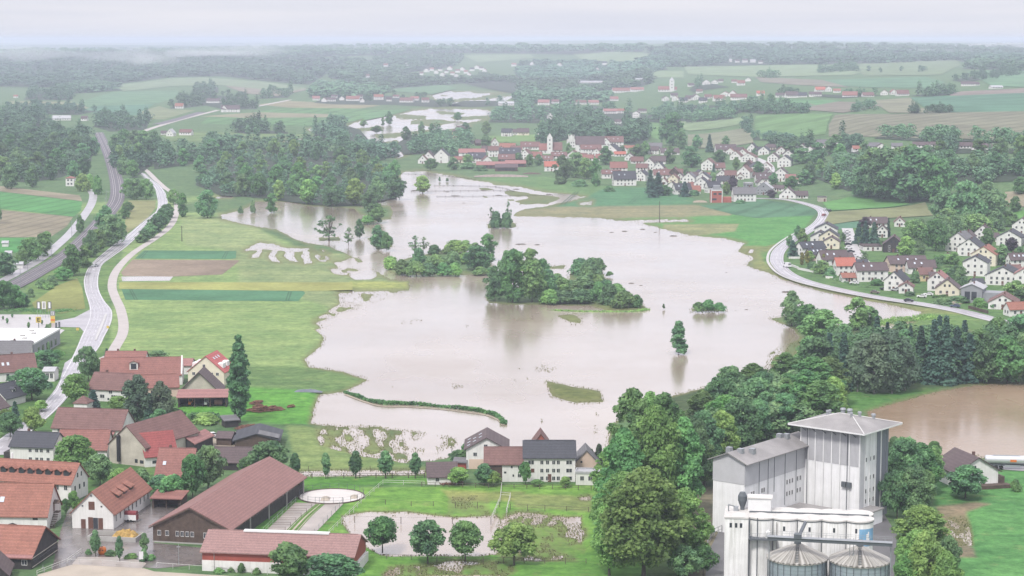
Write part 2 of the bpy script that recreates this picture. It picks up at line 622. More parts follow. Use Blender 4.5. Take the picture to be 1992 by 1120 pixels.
MARSH = [  # px polygon, mean level, roughness
    ((600, 470, 640, 476, 720, 508, 752, 545, 690, 549, 640, 535, 606, 512), -0.07, 0.95),
    ((652, 556, 792, 560, 785, 578, 705, 606, 650, 622, 614, 632, 600, 622, 650, 588), 0.0, 0.55),
    ((600, 828, 720, 826, 900, 848, 905, 872, 870, 898, 790, 908, 690, 892, 612, 870), -0.05, 0.50),
    ((1006, 996, 1140, 1000, 1148, 1094, 962, 1094, 966, 1010), -0.05, 0.36),
    ((745, 1096, 1000, 1090, 1010, 1125, 740, 1130), 0.06, 0.3),
    ((655, 1000, 720, 990, 880, 1000, 975, 996, 972, 1085, 740, 1086, 680, 1050), -0.26, 0.17),
    ((1452, 475, 1480, 480, 1478, 500, 1440, 500), 0.0, 0.3),
    ((900, 352, 1080, 374, 1130, 384, 1060, 402, 1010, 408, 880, 380), -0.05, 0.20),
    ((700, 700, 1180, 700, 1180, 860, 980, 850, 900, 800, 760, 770), -0.37, 0.44),
    ((600, 640, 900, 580, 960, 640, 880, 700, 700, 700), -0.37, 0.44),
    ((1060, 600, 1180, 600, 1180, 640, 1060, 640), -0.24, 0.3),
    ((1830, 1000, 1895, 1000, 1905, 1070, 1840, 1070), 0.10, 0.30),
    ((1540, 640, 1580, 650, 1570, 720, 1470, 730, 1480, 690), -0.08, 0.3),
    ((860, 960, 960, 955, 965, 1010, 860, 1008), 0.16, 0.22),
    ((700, 235, 900, 225, 930, 250, 760, 275, 700, 262), -0.10, 0.42),
    ((840, 176, 905, 168, 1012, 160, 1010, 178, 930, 192, 850, 195), -0.08, 0.4),
]
ISLES = [
    (768, 222, 830, 226, 826, 232, 772, 230), (690, 250, 742, 246, 744, 252, 694, 256), (728, 262, 802, 257, 800, 264, 736, 269), (878, 228, 952, 225, 948, 231, 884, 233), (740, 276, 772, 274, 780, 282, 748, 284), (880, 172, 960, 169, 958, 174, 884, 178),
    (690, 547, 795, 547, 795, 565, 690, 566),
    (945, 578, 1000, 560, 1090, 548, 1175, 545, 1200, 570, 1245, 590, 1258, 600, 1235, 604, 1180, 603, 1150, 594, 1080, 591, 1000, 590, 952, 588),
    (748, 520, 800, 500, 850, 490, 925, 495, 945, 515, 950, 532, 900, 534, 800, 534, 765, 532),
    (1080, 614, 1115, 611, 1130, 620, 1132, 630, 1110, 626),
    (1064, 742, 1110, 752, 1165, 762, 1172, 780, 1120, 782, 1075, 770),
    (1345, 600, 1405, 600, 1412, 605, 1345, 606),
    (948, 436, 1000, 434, 1004, 441, 950, 443),
    (1055, 518, 1100, 516, 1098, 523, 1058, 523),
    (1110, 528, 1172, 528, 1176, 546, 1108, 544),
    (690, 404, 760, 400, 762, 425, 720, 430), (715, 463, 745, 462, 765, 480, 735, 486), (620, 462, 660, 461, 662, 468, 620, 468),
    (800, 234, 870, 236, 868, 240, 800, 241), (846, 252, 860, 256, 800, 262, 790, 258), (850, 217, 905, 219, 903, 223, 856, 222),
    (1020, 390, 1070, 388, 1065, 396, 1010, 397),
    (1500, 620, 1560, 612, 1640, 635, 1640, 700, 1580, 700, 1545, 640),
    (1640, 640, 1700, 632, 1720, 660, 1650, 665),
]
TONE = [  # px polygon, linear albedo (real differences of sward), painted in order
    ((-200, 420, 430, 415, 760, 560, 720, 740, 560, 800, 480, 720, 200, 700, 240, 480, 350, 400, 430, 380), (0.200, 0.287, 0.113)),
    ((350, 425, 470, 425, 620, 520, 640, 560, 460, 560, 470, 490, 360, 480), (0.235, 0.296, 0.141)),
    ((430, 480, 760, 500, 800, 560, 640, 600, 480, 545), (0.200, 0.255, 0.122)),
    ((470, 715, 600, 716, 700, 722, 716, 738, 660, 764, 560, 770, 500, 770, 470, 740), (0.118, 0.196, 0.071)),
    ((340, 790, 480, 755, 620, 764, 612, 800, 600, 828, 560, 830, 440, 822, 360, 820), (0.096, 0.264, 0.046)),
    ((555, 828, 700, 840, 790, 905, 826, 912, 580, 916), (0.174, 0.240, 0.088)),
    ((470, 922, 830, 922, 840, 945, 700, 950, 700, 975, 640, 1040, 500, 1040), (0.092, 0.228, 0.042)),
    ((700, 952, 1150, 945, 1260, 1000, 1260, 1120, 640, 1130, 640, 1030), (0.141, 0.280, 0.055)),
    ((860, 958, 1020, 962, 1010, 980, 880, 975), (0.229, 0.264, 0.088)),
    ((1000, 965, 1150, 968, 1150, 1000, 1000, 990), (0.200, 0.248, 0.088)),
    ((700, 1070, 1150, 1080, 1270, 1080, 1270, 1160, 690, 1160), (0.111, 0.248, 0.050)),
    ((1430, 478, 1520, 470, 1520, 530, 1680, 570, 1920, 620, 1880, 650, 1760, 640, 1700, 590, 1480, 535), (0.185, 0.216, 0.084)),
    ((1480, 495, 1515, 488, 1520, 500, 1490, 515), (0.089, 0.216, 0.059)),
    ((1690, 605, 1930, 618, 1900, 660, 1750, 650), (0.118, 0.204, 0.067)),
    ((1640, 770, 1700, 740, 1850, 742, 1820, 764, 1690, 800, 1640, 800), (0.089, 0.200, 0.055)),
    ((1550, 640, 1860, 640, 1992, 660, 1992, 750, 1840, 755, 1700, 770, 1600, 720), (0.067, 0.104, 0.046)),
    ((1820, 940, 1992, 915, 2150, 915, 2150, 1170, 1860, 1170, 1820, 1010), (0.092, 0.240, 0.076)),
    ((1822, 990, 1860, 985, 1900, 980, 1925, 985, 1880, 1000, 1885, 1050, 1900, 1090, 1845, 1090, 1825, 1040), (0.222, 0.180, 0.126)),
    ((1060, 742, 1110, 752, 1170, 765, 1172, 782, 1120, 784, 1072, 772), (0.122, 0.144, 0.050)),
    ((1078, 612, 1115, 610, 1134, 622, 1134, 632, 1110, 628), (0.141, 0.176, 0.063)),
    ((1150, 590, 1262, 598, 1240, 606, 1160, 606), (0.141, 0.176, 0.063)),
    ((60, 520, 200, 430, 330, 400, 240, 480, 215, 560, 215, 690, 150, 760, 100, 700, 120, 620, 40, 620), (0.118, 0.200, 0.067)),
    ((-100, 690, 210, 690, 300, 800, 330, 960, 140, 970, -100, 960), (0.081, 0.160, 0.050)),
    ((1480, 430, 1992, 440, 1992, 630, 1700, 580, 1530, 540, 1512, 480), (0.089, 0.172, 0.059)),
    ((1240, 1000, 1400, 880, 1420, 1150, 1262, 1150), (0.085, 0.140, 0.045)),
    ((1380, 900, 1400, 1000, 1400, 1150, 1340, 1150, 1330, 960), (0.163, 0.152, 0.109)),
    # sharp edged fields that run down to the water
    ((935, 344, 1060, 345, 1180, 362, 1250, 372, 1190, 378, 1142, 384, 1070, 380, 1010, 366, 940, 356), (0.111, 0.208, 0.080, 1)),
    ((1010, 410, 1090, 402, 1345, 400, 1440, 405, 1420, 421, 1200, 425, 1000, 421), (0.222, 0.216, 0.126, 1)),
    ((1200, 425, 1420, 421, 1450, 408, 1585, 418, 1560, 452, 1528, 470, 1490, 481, 1440, 478, 1400, 466, 1335, 460, 1270, 444), (0.089, 0.248, 0.071, 1)),
    ((1290, 437, 1438, 437, 1430, 452, 1335, 460, 1290, 447), (0.222, 0.240, 0.122, 1)),
    ((1142, 383, 1180, 366, 1265, 366, 1350, 388, 1345, 399, 1240, 402, 1080, 403), (0.070, 0.188, 0.092, 1)),
    ((680, 549, 793, 549, 793, 563, 680, 564), (0.255, 0.295, 0.100, 1)),
    ((1280, 700, 1640, 720, 1660, 860, 1400, 960, 1250, 900), (0.059, 0.092, 0.040)),
]
_px = np.unique(np.concatenate([np.arange(-2600, -150, 80.0), np.arange(-150, 2146, 3.0), np.arange(2146, 4600, 80.0)]))
_py = np.unique(np.concatenate([np.array([88, 89, 90, 91, 92, 93, 94, 95, 96, 97, 98, 99]), np.arange(100, 160, 1.0), np.arange(160, 1172, 2.0),
                                1172 * 1.09 ** np.arange(0, 18)]))[::-1]
PX, PY = np.meshgrid(_px, _py)
_a, _b = (PX - 996) / FPX, (560 - PY) / FPX
_t = -CAM_H / (-_sp + _b * _cp)
GX, GY = _a * _t, (_cp + _b * _sp) * _t
sd = np.full(PX.shape, -70.0)
for P in WATER:
    sd = np.maximum(sd, sdist(PX, PY, P))
for P in ISLES:
    s = sdist(PX, PY, P)
    sd = np.where(s > -12, np.minimum(sd, -s), sd)
n1 = vnoise(GX / 2.3, GY / 2.3, 1) + 0.6 * vnoise(GX / 6.0, GY / 6.0, 2) + 0.9 * vnoise(GX / 21.0, GY / 21.0, 3) + 0.7 * vnoise(GX / 60.0, GY / 60.0, 4)
n1 = n1 / 3.2 * 2 - 1
nf = vnoise(GX / 1.1, GY / 1.1, 5) * 2 - 1
FS = np.maximum(1.0, (GY / 520.0) ** 1.6)          # coarser tussocks where the sheet is coarser
z = np.clip(-sd * 0.032, -0.9, LAND)
z = z + (n1 * 0.26 + nf * 0.05) * np.exp(-np.abs(sd) / 9.0)
for P, m_, r_ in MARSH:
    s = sdist(PX, PY, P)
    w = np.clip(s / 14.0, 0, 1)
    nn = (0.9 * vnoise(GX / 7 / FS, GY / 17 / FS, 8) + 0.9 * vnoise(GX / 1.9 / FS, GY / 4.6 / FS, 9) + 0.8 * vnoise(GX / 34.0, GY / 60.0, 10) + 0.4 * vnoise(GX / 0.9 / FS, GY / 2.4 / FS, 6)) / 3.0 * 2 - 1
    z = z * (1 - w) + (m_ + nn * r_ * 1.5) * w
for P in ISLES:
    s = sdist(PX, PY, P)
    z = np.where(s > -10, np.maximum(z, np.clip(s * 0.03 + 0.03 + n1 * 0.16, -0.9, 0.35)), z)
z = np.where(GY > 4300, np.maximum(z, np.minimum(LAND, z + 0.2)), z)
GZ = z - LAND + terrain_np(GX, GY)
tone = np.zeros(PX.shape + (4,))
tone[..., :3] = (0.080, 0.142, 0.062)
tone[..., 3] = 1
for P, c in TONE:
    w = np.clip(0.5 + sdist(PX, PY, P) / (9.0 if len(c) == 3 else 2.5) + n1 * (0.4 if len(c) == 3 else 0.1), 0, 1)[..., None]
    c = np.array(c[:3]) * (0.86, 0.87, 0.86)
    tone[..., :3] = tone[..., :3] * (1 - w) + np.array(c) * w

m, n, b = _nodes('grassland')
at = _n(n, 'ShaderNodeAttribute', attribute_name='tone')
big = _ramp(n, _noise(n, 0.045, 6, rough=0.7), 0.34, 0.66, (0.72, 0.80, 0.76), (1.24, 1.14, 1.12))
fin = _ramp(n, _noise(n, 0.30, 6, rough=0.85), 0.36, 0.64, (0.56, 0.62, 0.60), (1.26, 1.22, 1.2))
c = _mix(n, 1.0, _mix(n, 1.0, at.outputs['Color'], big, 'MULTIPLY'), fin, 'MULTIPLY')
row = _ramp(n, _noise(n, 1.0, 3, 'Object', 0.6, (0.018, 0.26, 1)), 0.36, 0.64, (0.84, 0.86, 0.86), (1.12, 1.10, 1.08))   # mowing swaths
c = _mix(n, 1.0, c, row, 'MULTIPLY')
dry = _ramp(n, _noise(n, 0.11, 5, rough=0.8), 0.56, 0.74)
mm = _n(n, 'ShaderNodeMath', operation='MULTIPLY')
n.links.new(dry, mm.inputs[0])
mm.inputs[1].default_value = 0.32
c = _mix(n, mm.outputs[0], c, (0.30, 0.27, 0.12))
# sodden and silted grass near the water line
sp = n.nodes.new('ShaderNodeSeparateXYZ')
n.links.new(n.nodes.new('ShaderNodeNewGeometry').outputs['Position'], sp.inputs[0])
wet = _ramp(n, sp.outputs['Z'], 0.02, 0.34, (1, 1, 1), (0, 0, 0))
m2 = _n(n, 'ShaderNodeMath', operation='MULTIPLY')
n.links.new(wet, m2.inputs[0])
m2.inputs[1].default_value = 0.75
c = _mix(n, m2.outputs[0], c, (0.135, 0.135, 0.062))
n.links.new(c, b.inputs['Base Color'])
b.inputs['Roughness'].default_value = 0.9
b.inputs['Specular IOR Level'].default_value = 0.15
R_, C_ = PX.shape
idx = np.arange(R_ * C_).reshape(R_, C_)
Q = np.stack([idx[:-1, :-1], idx[:-1, 1:], idx[1:, 1:], idx[1:, :-1]], -1).reshape(-1, 4)
me = np_mesh('ground', np.stack([GX, GY, GZ], -1).reshape(-1, 3), Q, [m])
ca = me.color_attributes.new('tone', 'FLOAT_COLOR', 'POINT')
ca.data.foreach_set('color', tone.astype(np.float32).ravel())
me.polygons.foreach_set('use_smooth', np.ones(len(Q), bool))
tag(link(bpy.data.objects.new('ground', me)), kind='structure')
# drowned and half drowned grass tufts along the water line
_s = (np.abs(GZ + 0.02) < 0.13) & (GY < 1250) & (GX > -330) & (GX < 420)
_iy, _ix = np.nonzero(_s[1:-1, 1:-1])
_k = RS.choice(len(_iy), min(len(_iy), 30000), replace=False)
_iy, _ix = _iy[_k] + 1, _ix[_k] + 1
_fx, _fy = RS.uniform(-0.6, 0.6, (2, len(_k)))
TUFT = np.stack([GX[_iy, _ix] + _fx * (GX[_iy, _ix + 1] - GX[_iy, _ix]), GY[_iy, _ix] + _fy * (GY[_iy + 1, _ix] - GY[_iy, _ix]), np.maximum(GZ[_iy, _ix], -0.05) + 0.12], -1)
del sd, n1, nf, tone, z

WATERM, n, b = _nodes('flood_water')
silt = _ramp(n, _noise(n, 0.011, 8, 'Object', 0.68, (0.6, 1.2, 1)), 0.36, 0.64)
n.links.new(_mix(n, silt, (0.262, 0.198, 0.146), (0.365, 0.302, 0.252)), b.inputs['Base Color'])
b.inputs['IOR'].default_value = 1.45
b.inputs['Specular IOR Level'].default_value = 0.65
b.inputs['Coat Weight'].default_value = 0.75
b.inputs['Coat IOR'].default_value = 1.45
b.inputs['Coat Roughness'].default_value = 0.13
rg = _ramp(n, _noise(n, 0.02, 4, 'Object', 0.6, (1, 0.5, 1)), 0.35, 0.65, (0.11,) * 3, (0.34,) * 3)
n.links.new(rg, b.inputs['Roughness'])
bp = _n(n, 'ShaderNodeBump', Strength=0.17, Distance=0.25)
n.links.new(_noise(n, 0.7, 3, 'Object', 0.6, (1, 1.6, 1)), bp.inputs['Height'])
n.links.new(bp.outputs['Normal'], b.inputs['Normal'])
p0, p1 = G(1000, 1165, 0), G(1000, 150, 0)
wb = MB()
wb.add([(-420, p0.y - 30, 0), (420, p0.y - 30, 0), (1500, p1.y, 0), (-1500, p1.y, 0)], [(0, 1, 2, 3)])
struct('water', wb, WATERM)
PONDM = WATERM.copy()                     # the pond by the mill carries more silt
for nd in PONDM.node_tree.nodes:
    if nd.type == 'MIX' and nd.data_type == 'RGBA':
        nd.inputs[6].default_value = (0.245, 0.170, 0.110, 1)
        nd.inputs[7].default_value = (0.315, 0.232, 0.162, 1)
    if nd.type == 'BSDF_PRINCIPLED':
        nd.inputs['Coat Weight'].default_value = 0.3
        nd.inputs['Specular IOR Level'].default_value = 0.5
q_ = [G(a_, b_, 0) for a_, b_ in ((1660, 905), (1640, 770), (1760, 735), (2200, 730), (2200, 905))]
struct('water', MB().add([(p_.x, p_.y, 0.012) for p_ in q_], [(0, 1, 2, 3, 4)]), PONDM)
if COL.objects[-1].data.polygons[0].normal.z < 0:
    COL.objects[-1].data.flip_normals()


# ------------------------------------------------------------------ fields, yards, roads: sheets on the ground
def drape(name, P, m, off=0.05, step=None):
    P = _clean(P)
    pts = [G(float(a), float(b_)) for a, b_ in P]
    bm = bmesh.new()
    f = bm.faces.new([bm.verts.new((p.x, p.y, 0)) for p in pts])
    hilly = any(abs(p.z - LAND) > 0.3 for p in pts)
    if hilly:
        off = max(off, 0.30) * (1 + max(p.y for p in pts) / 3000)
        xs, ys = [p.x for p in pts], [p.y for p in pts]
        st = step or max(12.0, (max(ys) - min(ys)) / 30, (max(xs) - min(xs)) / 40)
        for lo, hi, ax in ((min(xs), max(xs), 0), (min(ys), max(ys), 1)):
            k = lo + st
            while k < hi:
                co = (k, 0, 0) if ax == 0 else (0, k, 0)
                no = (1, 0, 0) if ax == 0 else (0, 1, 0)
                bmesh.ops.bisect_plane(bm, geom=bm.verts[:] + bm.edges[:] + bm.faces[:], plane_co=co, plane_no=no)
                k += st
    for v in bm.verts:
        v.co.z = terrain(v.co.x, v.co.y) + off
    bmesh.ops.triangulate(bm, faces=bm.faces[:])
    bmesh.ops.recalc_face_normals(bm, faces=bm.faces[:])
    me = bpy.data.meshes.new(name)
    bm.to_mesh(me)
    bm.free()
    if me.polygons[0].normal.z < 0:
        me.flip_normals()
    me.materials.append(m)
    return tag(link(bpy.data.objects.new(name, me)), kind='structure')


def smooth_line(pts, n=6):
    out = []
    for i in range(len(pts) - 1):
        p0, p1, p2, p3 = pts[max(i - 1, 0)], pts[i], pts[i + 1], pts[min(i + 2, len(pts) - 1)]
        for k in range(n):
            t = k / n
            out.append(0.5 * ((2 * p1) + (p2 - p0) * t + (2 * p0 - 5 * p1 + 4 * p2 - p3) * t * t + (3 * p1 - p0 - 3 * p2 + p3) * t ** 3))
    out.append(pts[-1])
    return out


def ribbon(name, pts, w, m, off=0.09, side=0.0, n=6, dash=None, px=True, z0=None):
    """strip of width w along px points, shifted sideways by `side` metres; dash=(on, off) breaks it"""
    line = smooth_line([G(a, b_) for a, b_ in pts] if px else pts, n)
    mb = MB()
    acc, prev = 0.0, None
    for i in range(len(line)):
        a = line[max(i - 1, 0)]
        b_ = line[min(i + 1, len(line) - 1)]
        d = (b_ - a)
        d.z = 0
        d.normalize()
        nrm = Vector((d.y, -d.x, 0))
        c = line[i] + nrm * side
        row = []
        for s in (-0.5, 0.5):
            q = c + nrm * (w * s)
            row.append((q.x, q.y, (terrain(q.x, q.y) if z0 is None else z0) + off))
        if prev:
            ok = True
            if dash:
                acc += (line[i] - line[i - 1]).length
                ok = (acc % (dash[0] + dash[1])) < dash[0]
            if ok:
                mb.add([prev[1], prev[0], row[0], row[1]][::-1], [(3, 2, 1, 0)])
        prev = row
    if not mb.f:
        return None
    o = struct(name, mb, m)
    if o.data.polygons[0].normal.z < 0:
        o.data.flip_normals()
    return o


def pair_road(name, rows, m, off=0.09):
    mb = MB()
    L_ = smooth_line([G(r[1], r[0]) for r in rows], 4)
    R__ = smooth_line([G(r[2], r[0]) for r in rows], 4)
    for i in range(len(L_) - 1):
        mb.add([(p.x, p.y, p.z + off) for p in (L_[i], R__[i], R__[i + 1], L_[i + 1])], [(0, 1, 2, 3)])
    o = struct(name, mb, m)
    if o.data.polygons[0].normal.z < 0:
        o.data.flip_normals()
    return L_, R__



_pd = drape('water', (236, 538, 338, 537, 330, 546, 238, 547), WATERM, 0.07)
FM = {}


def field_mat(c, ang=None, per=12.0, amp=0.25, patch=0.3):
    key = (c, ang, per, amp, patch)
    if key in FM:
        return FM[key]
    c = _scale(c, 0.84)
    m, n, b = _nodes('crop')
    far = _ramp(n, _noise(n, 0.02, 5, rough=0.7), 0.35, 0.65, (1 - patch,) * 3, (1 + patch * 0.5,) * 3)
    fin = _ramp(n, _noise(n, 0.5, 3, rough=0.7), 0.3, 0.7, (0.82,) * 3, (1.12,) * 3)
    col = _mix(n, 1.0, _mix(n, 1.0, c, far, 'MULTIPLY'), fin, 'MULTIPLY')
    if ang is not None:
        tc = n.nodes.new('ShaderNodeTexCoord')
        mp = n.nodes.new('ShaderNodeMapping')
        mp.inputs['Rotation'].default_value = (0, 0, math.radians(ang))
        n.links.new(tc.outputs['Object'], mp.inputs['Vector'])
        wv = _n(n, 'ShaderNodeTexWave', Scale=2 * math.pi / 20 / per * 1.0, Distortion=0.6)
        wv.inputs['Detail'].default_value = 1
        n.links.new(mp.outputs['Vector'], wv.inputs['Vector'])
        col = _mix(n, 1.0, col, _ramp(n, wv.outputs['Fac'], 0.0, 0.35, (1 - amp,) * 3, (1, 1, 1)), 'MULTIPLY')
    n.links.new(col, b.inputs['Base Color'])
    b.inputs['Roughness'].default_value = 0.95
    b.inputs['Specular IOR Level'].default_value = 0.1
    FM[key] = m
    return m


CROP = (0.082, 0.196, 0.105)
GREEN = (0.117, 0.264, 0.071)
PALE = (0.191, 0.264, 0.139)
TAN = (0.257, 0.228, 0.160)
BROWN = (0.234, 0.188, 0.155)
YEL = (0.300, 0.315, 0.110)
TEAL = (0.094, 0.200, 0.126)
OLIVE = (0.183, 0.216, 0.097)
FIELDS = [
    ((236, 562, 590, 566, 594, 570, 580, 586, 244, 583), CROP, None, 0),
    ((232, 549, 686, 549, 686, 564, 610, 566, 232, 562), YEL, None, 0),
    ((280, 487, 460, 488, 459, 502, 448, 504, 262, 503), CROP, None, 0),
    ((258, 505, 466, 506, 462, 511, 432, 534, 335, 538, 240, 537, 235, 530), (0.270, 0.215, 0.165), 80, 5),
    ((-150, 350, 0, 362, 155, 380, 160, 391, 0, 372, -150, 360), TAN, None, 0),
    ((-150, 361, 0, 373, 160, 392, 157, 410, 143, 421, 0, 406, -150, 396), (0.094, 0.264, 0.088), 10, 14),
    ((-150, 398, 0, 408, 142, 422, 130, 440, 98, 461, 0, 461, -150, 461), TAN, 8, 10),
    ((-150, 462, 66, 463, 46, 491, -150, 493), (0.074, 0.232, 0.071), None, 0),
    ((250, 390, 303, 390, 302, 405, 284, 428, 240, 458, 244, 430), (0.234, 0.240, 0.113), None, 0),
    ((62, 590, 110, 556, 150, 541, 160, 560, 166, 600, 120, 610, 70, 604), (0.234, 0.252, 0.088), None, 0),
    ((148, 545, 158, 556, 166, 598, 150, 602, 136, 580), (0.328, 0.232, 0.109), None, 0),
    # north of the lake
    ((1360, 400, 1480, 388, 1560, 398, 1592, 411, 1585, 419, 1470, 424, 1430, 418), (0.086, 0.192, 0.105), 20, 20),
    # valley side
    ((1600, 394, 1650, 384, 1715, 378, 1770, 398, 1690, 406, 1612, 411), (0.109, 0.256, 0.076), None, 0),
    ((1614, 413, 1690, 408, 1800, 394, 1815, 420, 1680, 428, 1600, 440), (0.218, 0.232, 0.118), None, 0),
    ((1600, 436, 1680, 430, 1674, 442, 1600, 450), TEAL, None, 0),
    ((1955, 415, 1992, 410, 2080, 410, 2080, 432, 1955, 428), GREEN, None, 0),
    ((1955, 374, 1992, 372, 2060, 372, 2060, 404, 1955, 402), TAN, None, 0),
    # far fields right
    ((1625, 224, 1760, 222, 1992, 216, 2140, 216, 2140, 280, 1992, 276, 1800, 270, 1612, 266, 1612, 244), (0.205, 0.205, 0.140), 35, 24),
    ((1760, 224, 1992, 218, 2140, 218, 2140, 250, 1900, 246, 1740, 236), (0.191, 0.232, 0.143), None, 0),
    ((1470, 226, 1620, 222, 1610, 240, 1606, 262, 1480, 272, 1468, 250), (0.129, 0.232, 0.092), None, 0),
    ((1320, 236, 1440, 229, 1452, 240, 1340, 255, 1326, 250), PALE, None, 0),
    ((1338, 262, 1455, 248, 1462, 262, 1466, 278, 1338, 290), (0.211, 0.224, 0.147), 70, 18),
    ((1570, 196, 1690, 200, 1720, 206, 1640, 220, 1560, 214), (0.199, 0.184, 0.143), None, 0),
    ((1510, 192, 1640, 196, 1560, 212, 1510, 202), (0.105, 0.232, 0.101), None, 0),
    ((1696, 196, 1770, 190, 1790, 210, 1850, 219, 1730, 220), (0.211, 0.216, 0.143), None, 0),
    ((1770, 190, 1992, 180, 2140, 176, 2140, 215, 1992, 217, 1850, 219, 1800, 210), TEAL, 120, 30),
    ((1840, 180, 1992, 172, 2140, 168, 2140, 176, 1992, 181, 1850, 187), (0.226, 0.188, 0.160), None, 0),
    ((1600, 156, 1800, 150, 1840, 160, 1810, 172, 1690, 170, 1600, 166), (0.109, 0.212, 0.118), None, 0),
    ((1470, 150, 1600, 156, 1650, 170, 1560, 166, 1480, 160), (0.211, 0.196, 0.147), None, 0),
    ((1330, 130, 1580, 126, 1700, 132, 1660, 146, 1480, 150, 1340, 145), PALE, None, 0),
    ((1660, 122, 1860, 118, 1870, 126, 1830, 146, 1680, 148), (0.164, 0.224, 0.118), None, 0),
    ((1880, 140, 1992, 134, 2140, 130, 2140, 168, 1992, 170, 1930, 168), (0.125, 0.236, 0.126), None, 0),
    ((1255, 142, 1330, 138, 1330, 152, 1258, 152), PALE, None, 0),
    ((1256, 240, 1282, 240, 1284, 272, 1256, 262), (0.125, 0.240, 0.084), None, 0),
    # far fields left
    ((225, 166, 330, 153, 400, 151, 520, 160, 600, 172, 560, 178, 430, 166, 330, 168, 240, 178), (0.187, 0.248, 0.139), None, 0),
    ((440, 168, 470, 160, 530, 164, 600, 174, 540, 188, 480, 182), (0.234, 0.204, 0.155), None, 0),
    ((150, 200, 220, 178, 345, 176, 350, 186, 310, 200, 180, 210), (0.129, 0.236, 0.122), 20, 40),
    ((16, 196, 140, 198, 180, 212, 150, 214, 30, 206), (0.226, 0.240, 0.134), None, 0),
    ((150, 216, 190, 206, 300, 202, 270, 224, 240, 225), TEAL, None, 0),
    ((276, 216, 310, 206, 330, 212, 380, 214, 320, 232, 280, 232), (0.195, 0.232, 0.126), None, 0),
    ((410, 225, 560, 210, 690, 210, 760, 214, 690, 235, 640, 246, 520, 244, 390, 240), (0.117, 0.228, 0.092), 5, 30),
    ((560, 196, 740, 205, 700, 211, 560, 209, 500, 203), (0.250, 0.232, 0.139), None, 0),
    ((390, 226, 500, 218, 650, 222, 640, 228, 480, 229), (0.242, 0.232, 0.151), None, 0),
    ((310, 262, 390, 256, 640, 262, 560, 272, 420, 276, 330, 274), (0.148, 0.216, 0.088), None, 0),
    ((700, 222, 760, 214, 800, 212, 760, 224, 710, 234), (0.117, 0.236, 0.101), None, 0),
    ((950, 264, 1050, 261, 1060, 277, 960, 277), (0.156, 0.256, 0.092), None, 0),
    ((1080, 266, 1104, 266, 1104, 276, 1082, 276), (0.156, 0.256, 0.092), None, 0),
    ((770, 166, 860, 164, 890, 172, 840, 184, 760, 178), (0.117, 0.216, 0.109), None, 0),
    ((900, 108, 1030, 105, 1040, 112, 930, 122), PALE, None, 0), ((1110, 102, 1260, 104, 1262, 120, 1140, 122), PALE, None, 0),
]
for k, (P, c, ang, per) in enumerate(FIELDS):
    drape('field', P, field_mat(c, ang, per or 12.0), 0.05 + 0.012 * (k % 5))

TRAM = field_mat((0.06, 0.13, 0.07))
for ax_, ay_, bx_, by_ in ((252, 563, 262, 583), (256, 563, 267, 583), (562, 567, 556, 585), (567, 567, 561, 585), (284, 488, 270, 502), (288, 488, 275, 502), (440, 489, 432, 503), (444, 489, 437, 503), (1500, 392, 1540, 400), (1540, 400, 1548, 408), (1548, 408, 1530, 414),
                           (1120, 372, 1090, 398), (1126, 372, 1097, 398), (1240, 380, 1222, 396), (1246, 380, 1228, 396)):
    ribbon('tramline', [(ax_, ay_), ((ax_ + bx_) / 2, (ay_ + by_) / 2), (bx_, by_)], 0.55, TRAM, 0.12, n=2)
ASPH = plain('asphalt_wet', (0.43, 0.405, 0.43), 0.35, 0.26, 0.12, 0.5, 0, 0.9)
PATHM = plain('gravel_path', (0.46, 0.42, 0.40), 0.7, 0.12, 0.2)
YARD = plain('yard_wet', (0.20, 0.175, 0.165), 0.22, 0.35, 0.10, 0.6, 0, 0.5)
SAND = plain('riding_sand', (0.45, 0.39, 0.32), 0.7, 0.2, 0.12)
SANDW = plain('wet_sand', (0.42, 0.37, 0.335), 0.4, 0.3, 0.15)
PAVE = plain('parking_paving', (0.48, 0.46, 0.46), 0.5, 0.1, 0.3)
BALLAST = plain('ballast', (0.165, 0.150, 0.165), 0.9, 0.25, 0.3)
LINE = plain('line_paint', (0.78, 0.78, 0.78), 0.5, 0.05)
KERB = plain('kerb_stone', (0.50, 0.49, 0.48), 0.7, 0.1)
RAIL = plain('rail_steel', (0.36, 0.33, 0.33), 0.35, 0.1, 1.0, 0.5, 0, 6, )
TRACKM = plain('earth_track', (0.36, 0.31, 0.24), 0.9, 0.2)


MAIN = [(885, -40, 10), (857, -4, 42), (830, 32, 72), (806, 62, 100), (782, 88, 122), (760, 108, 138), (740, 117, 150), (715, 130, 162), (690, 143, 182), (672, 151, 195),
        (655, 158, 203), (638, 166, 212), (620, 173, 218), (603, 175, 217), (585, 171, 203), (565, 165, 193), (545, 163, 191), (528, 168, 194), (514, 177, 200), (500, 192, 218),
        (480, 216, 246), (460, 243, 267), (440, 269, 284), (425, 288, 300), (410, 304, 322), (395, 307, 326), (380, 305, 324), (368, 302, 317), (358, 296, 307), (348, 284, 293), (338, 275, 283)]
ml, mr = pair_road('main_road', MAIN, ASPH)
mid = [(a + b_) / 2 for a, b_ in zip(ml, mr)]
for base, s in ((ml, 0.35), (mr, -0.35)):
    ribbon('road_marking', base, 0.16, LINE, 0.094, s, 1, px=False)
ribbon('road_marking', mid, 0.14, LINE, 0.094, 0, 3, dash=(4, 6), px=False)
WET_SHEEN = plain('wet_lane_sheen', (0.49, 0.46, 0.49), 0.22, 0.25, 0.2, 0.6)  # lighter colour paints the wet sheen along the wheel tracks
for s_ in (-2.6, -1.2, 1.3, 2.7):
    ribbon('tyre_track_sheen', mid[4:], 0.55, WET_SHEEN, 0.0925, s_, 1, px=False)
drape('side_road', (100, 626, 145, 618, 175, 602, 176, 640, 166, 648, 155, 637, 118, 636, 100, 638), ASPH, 0.082)
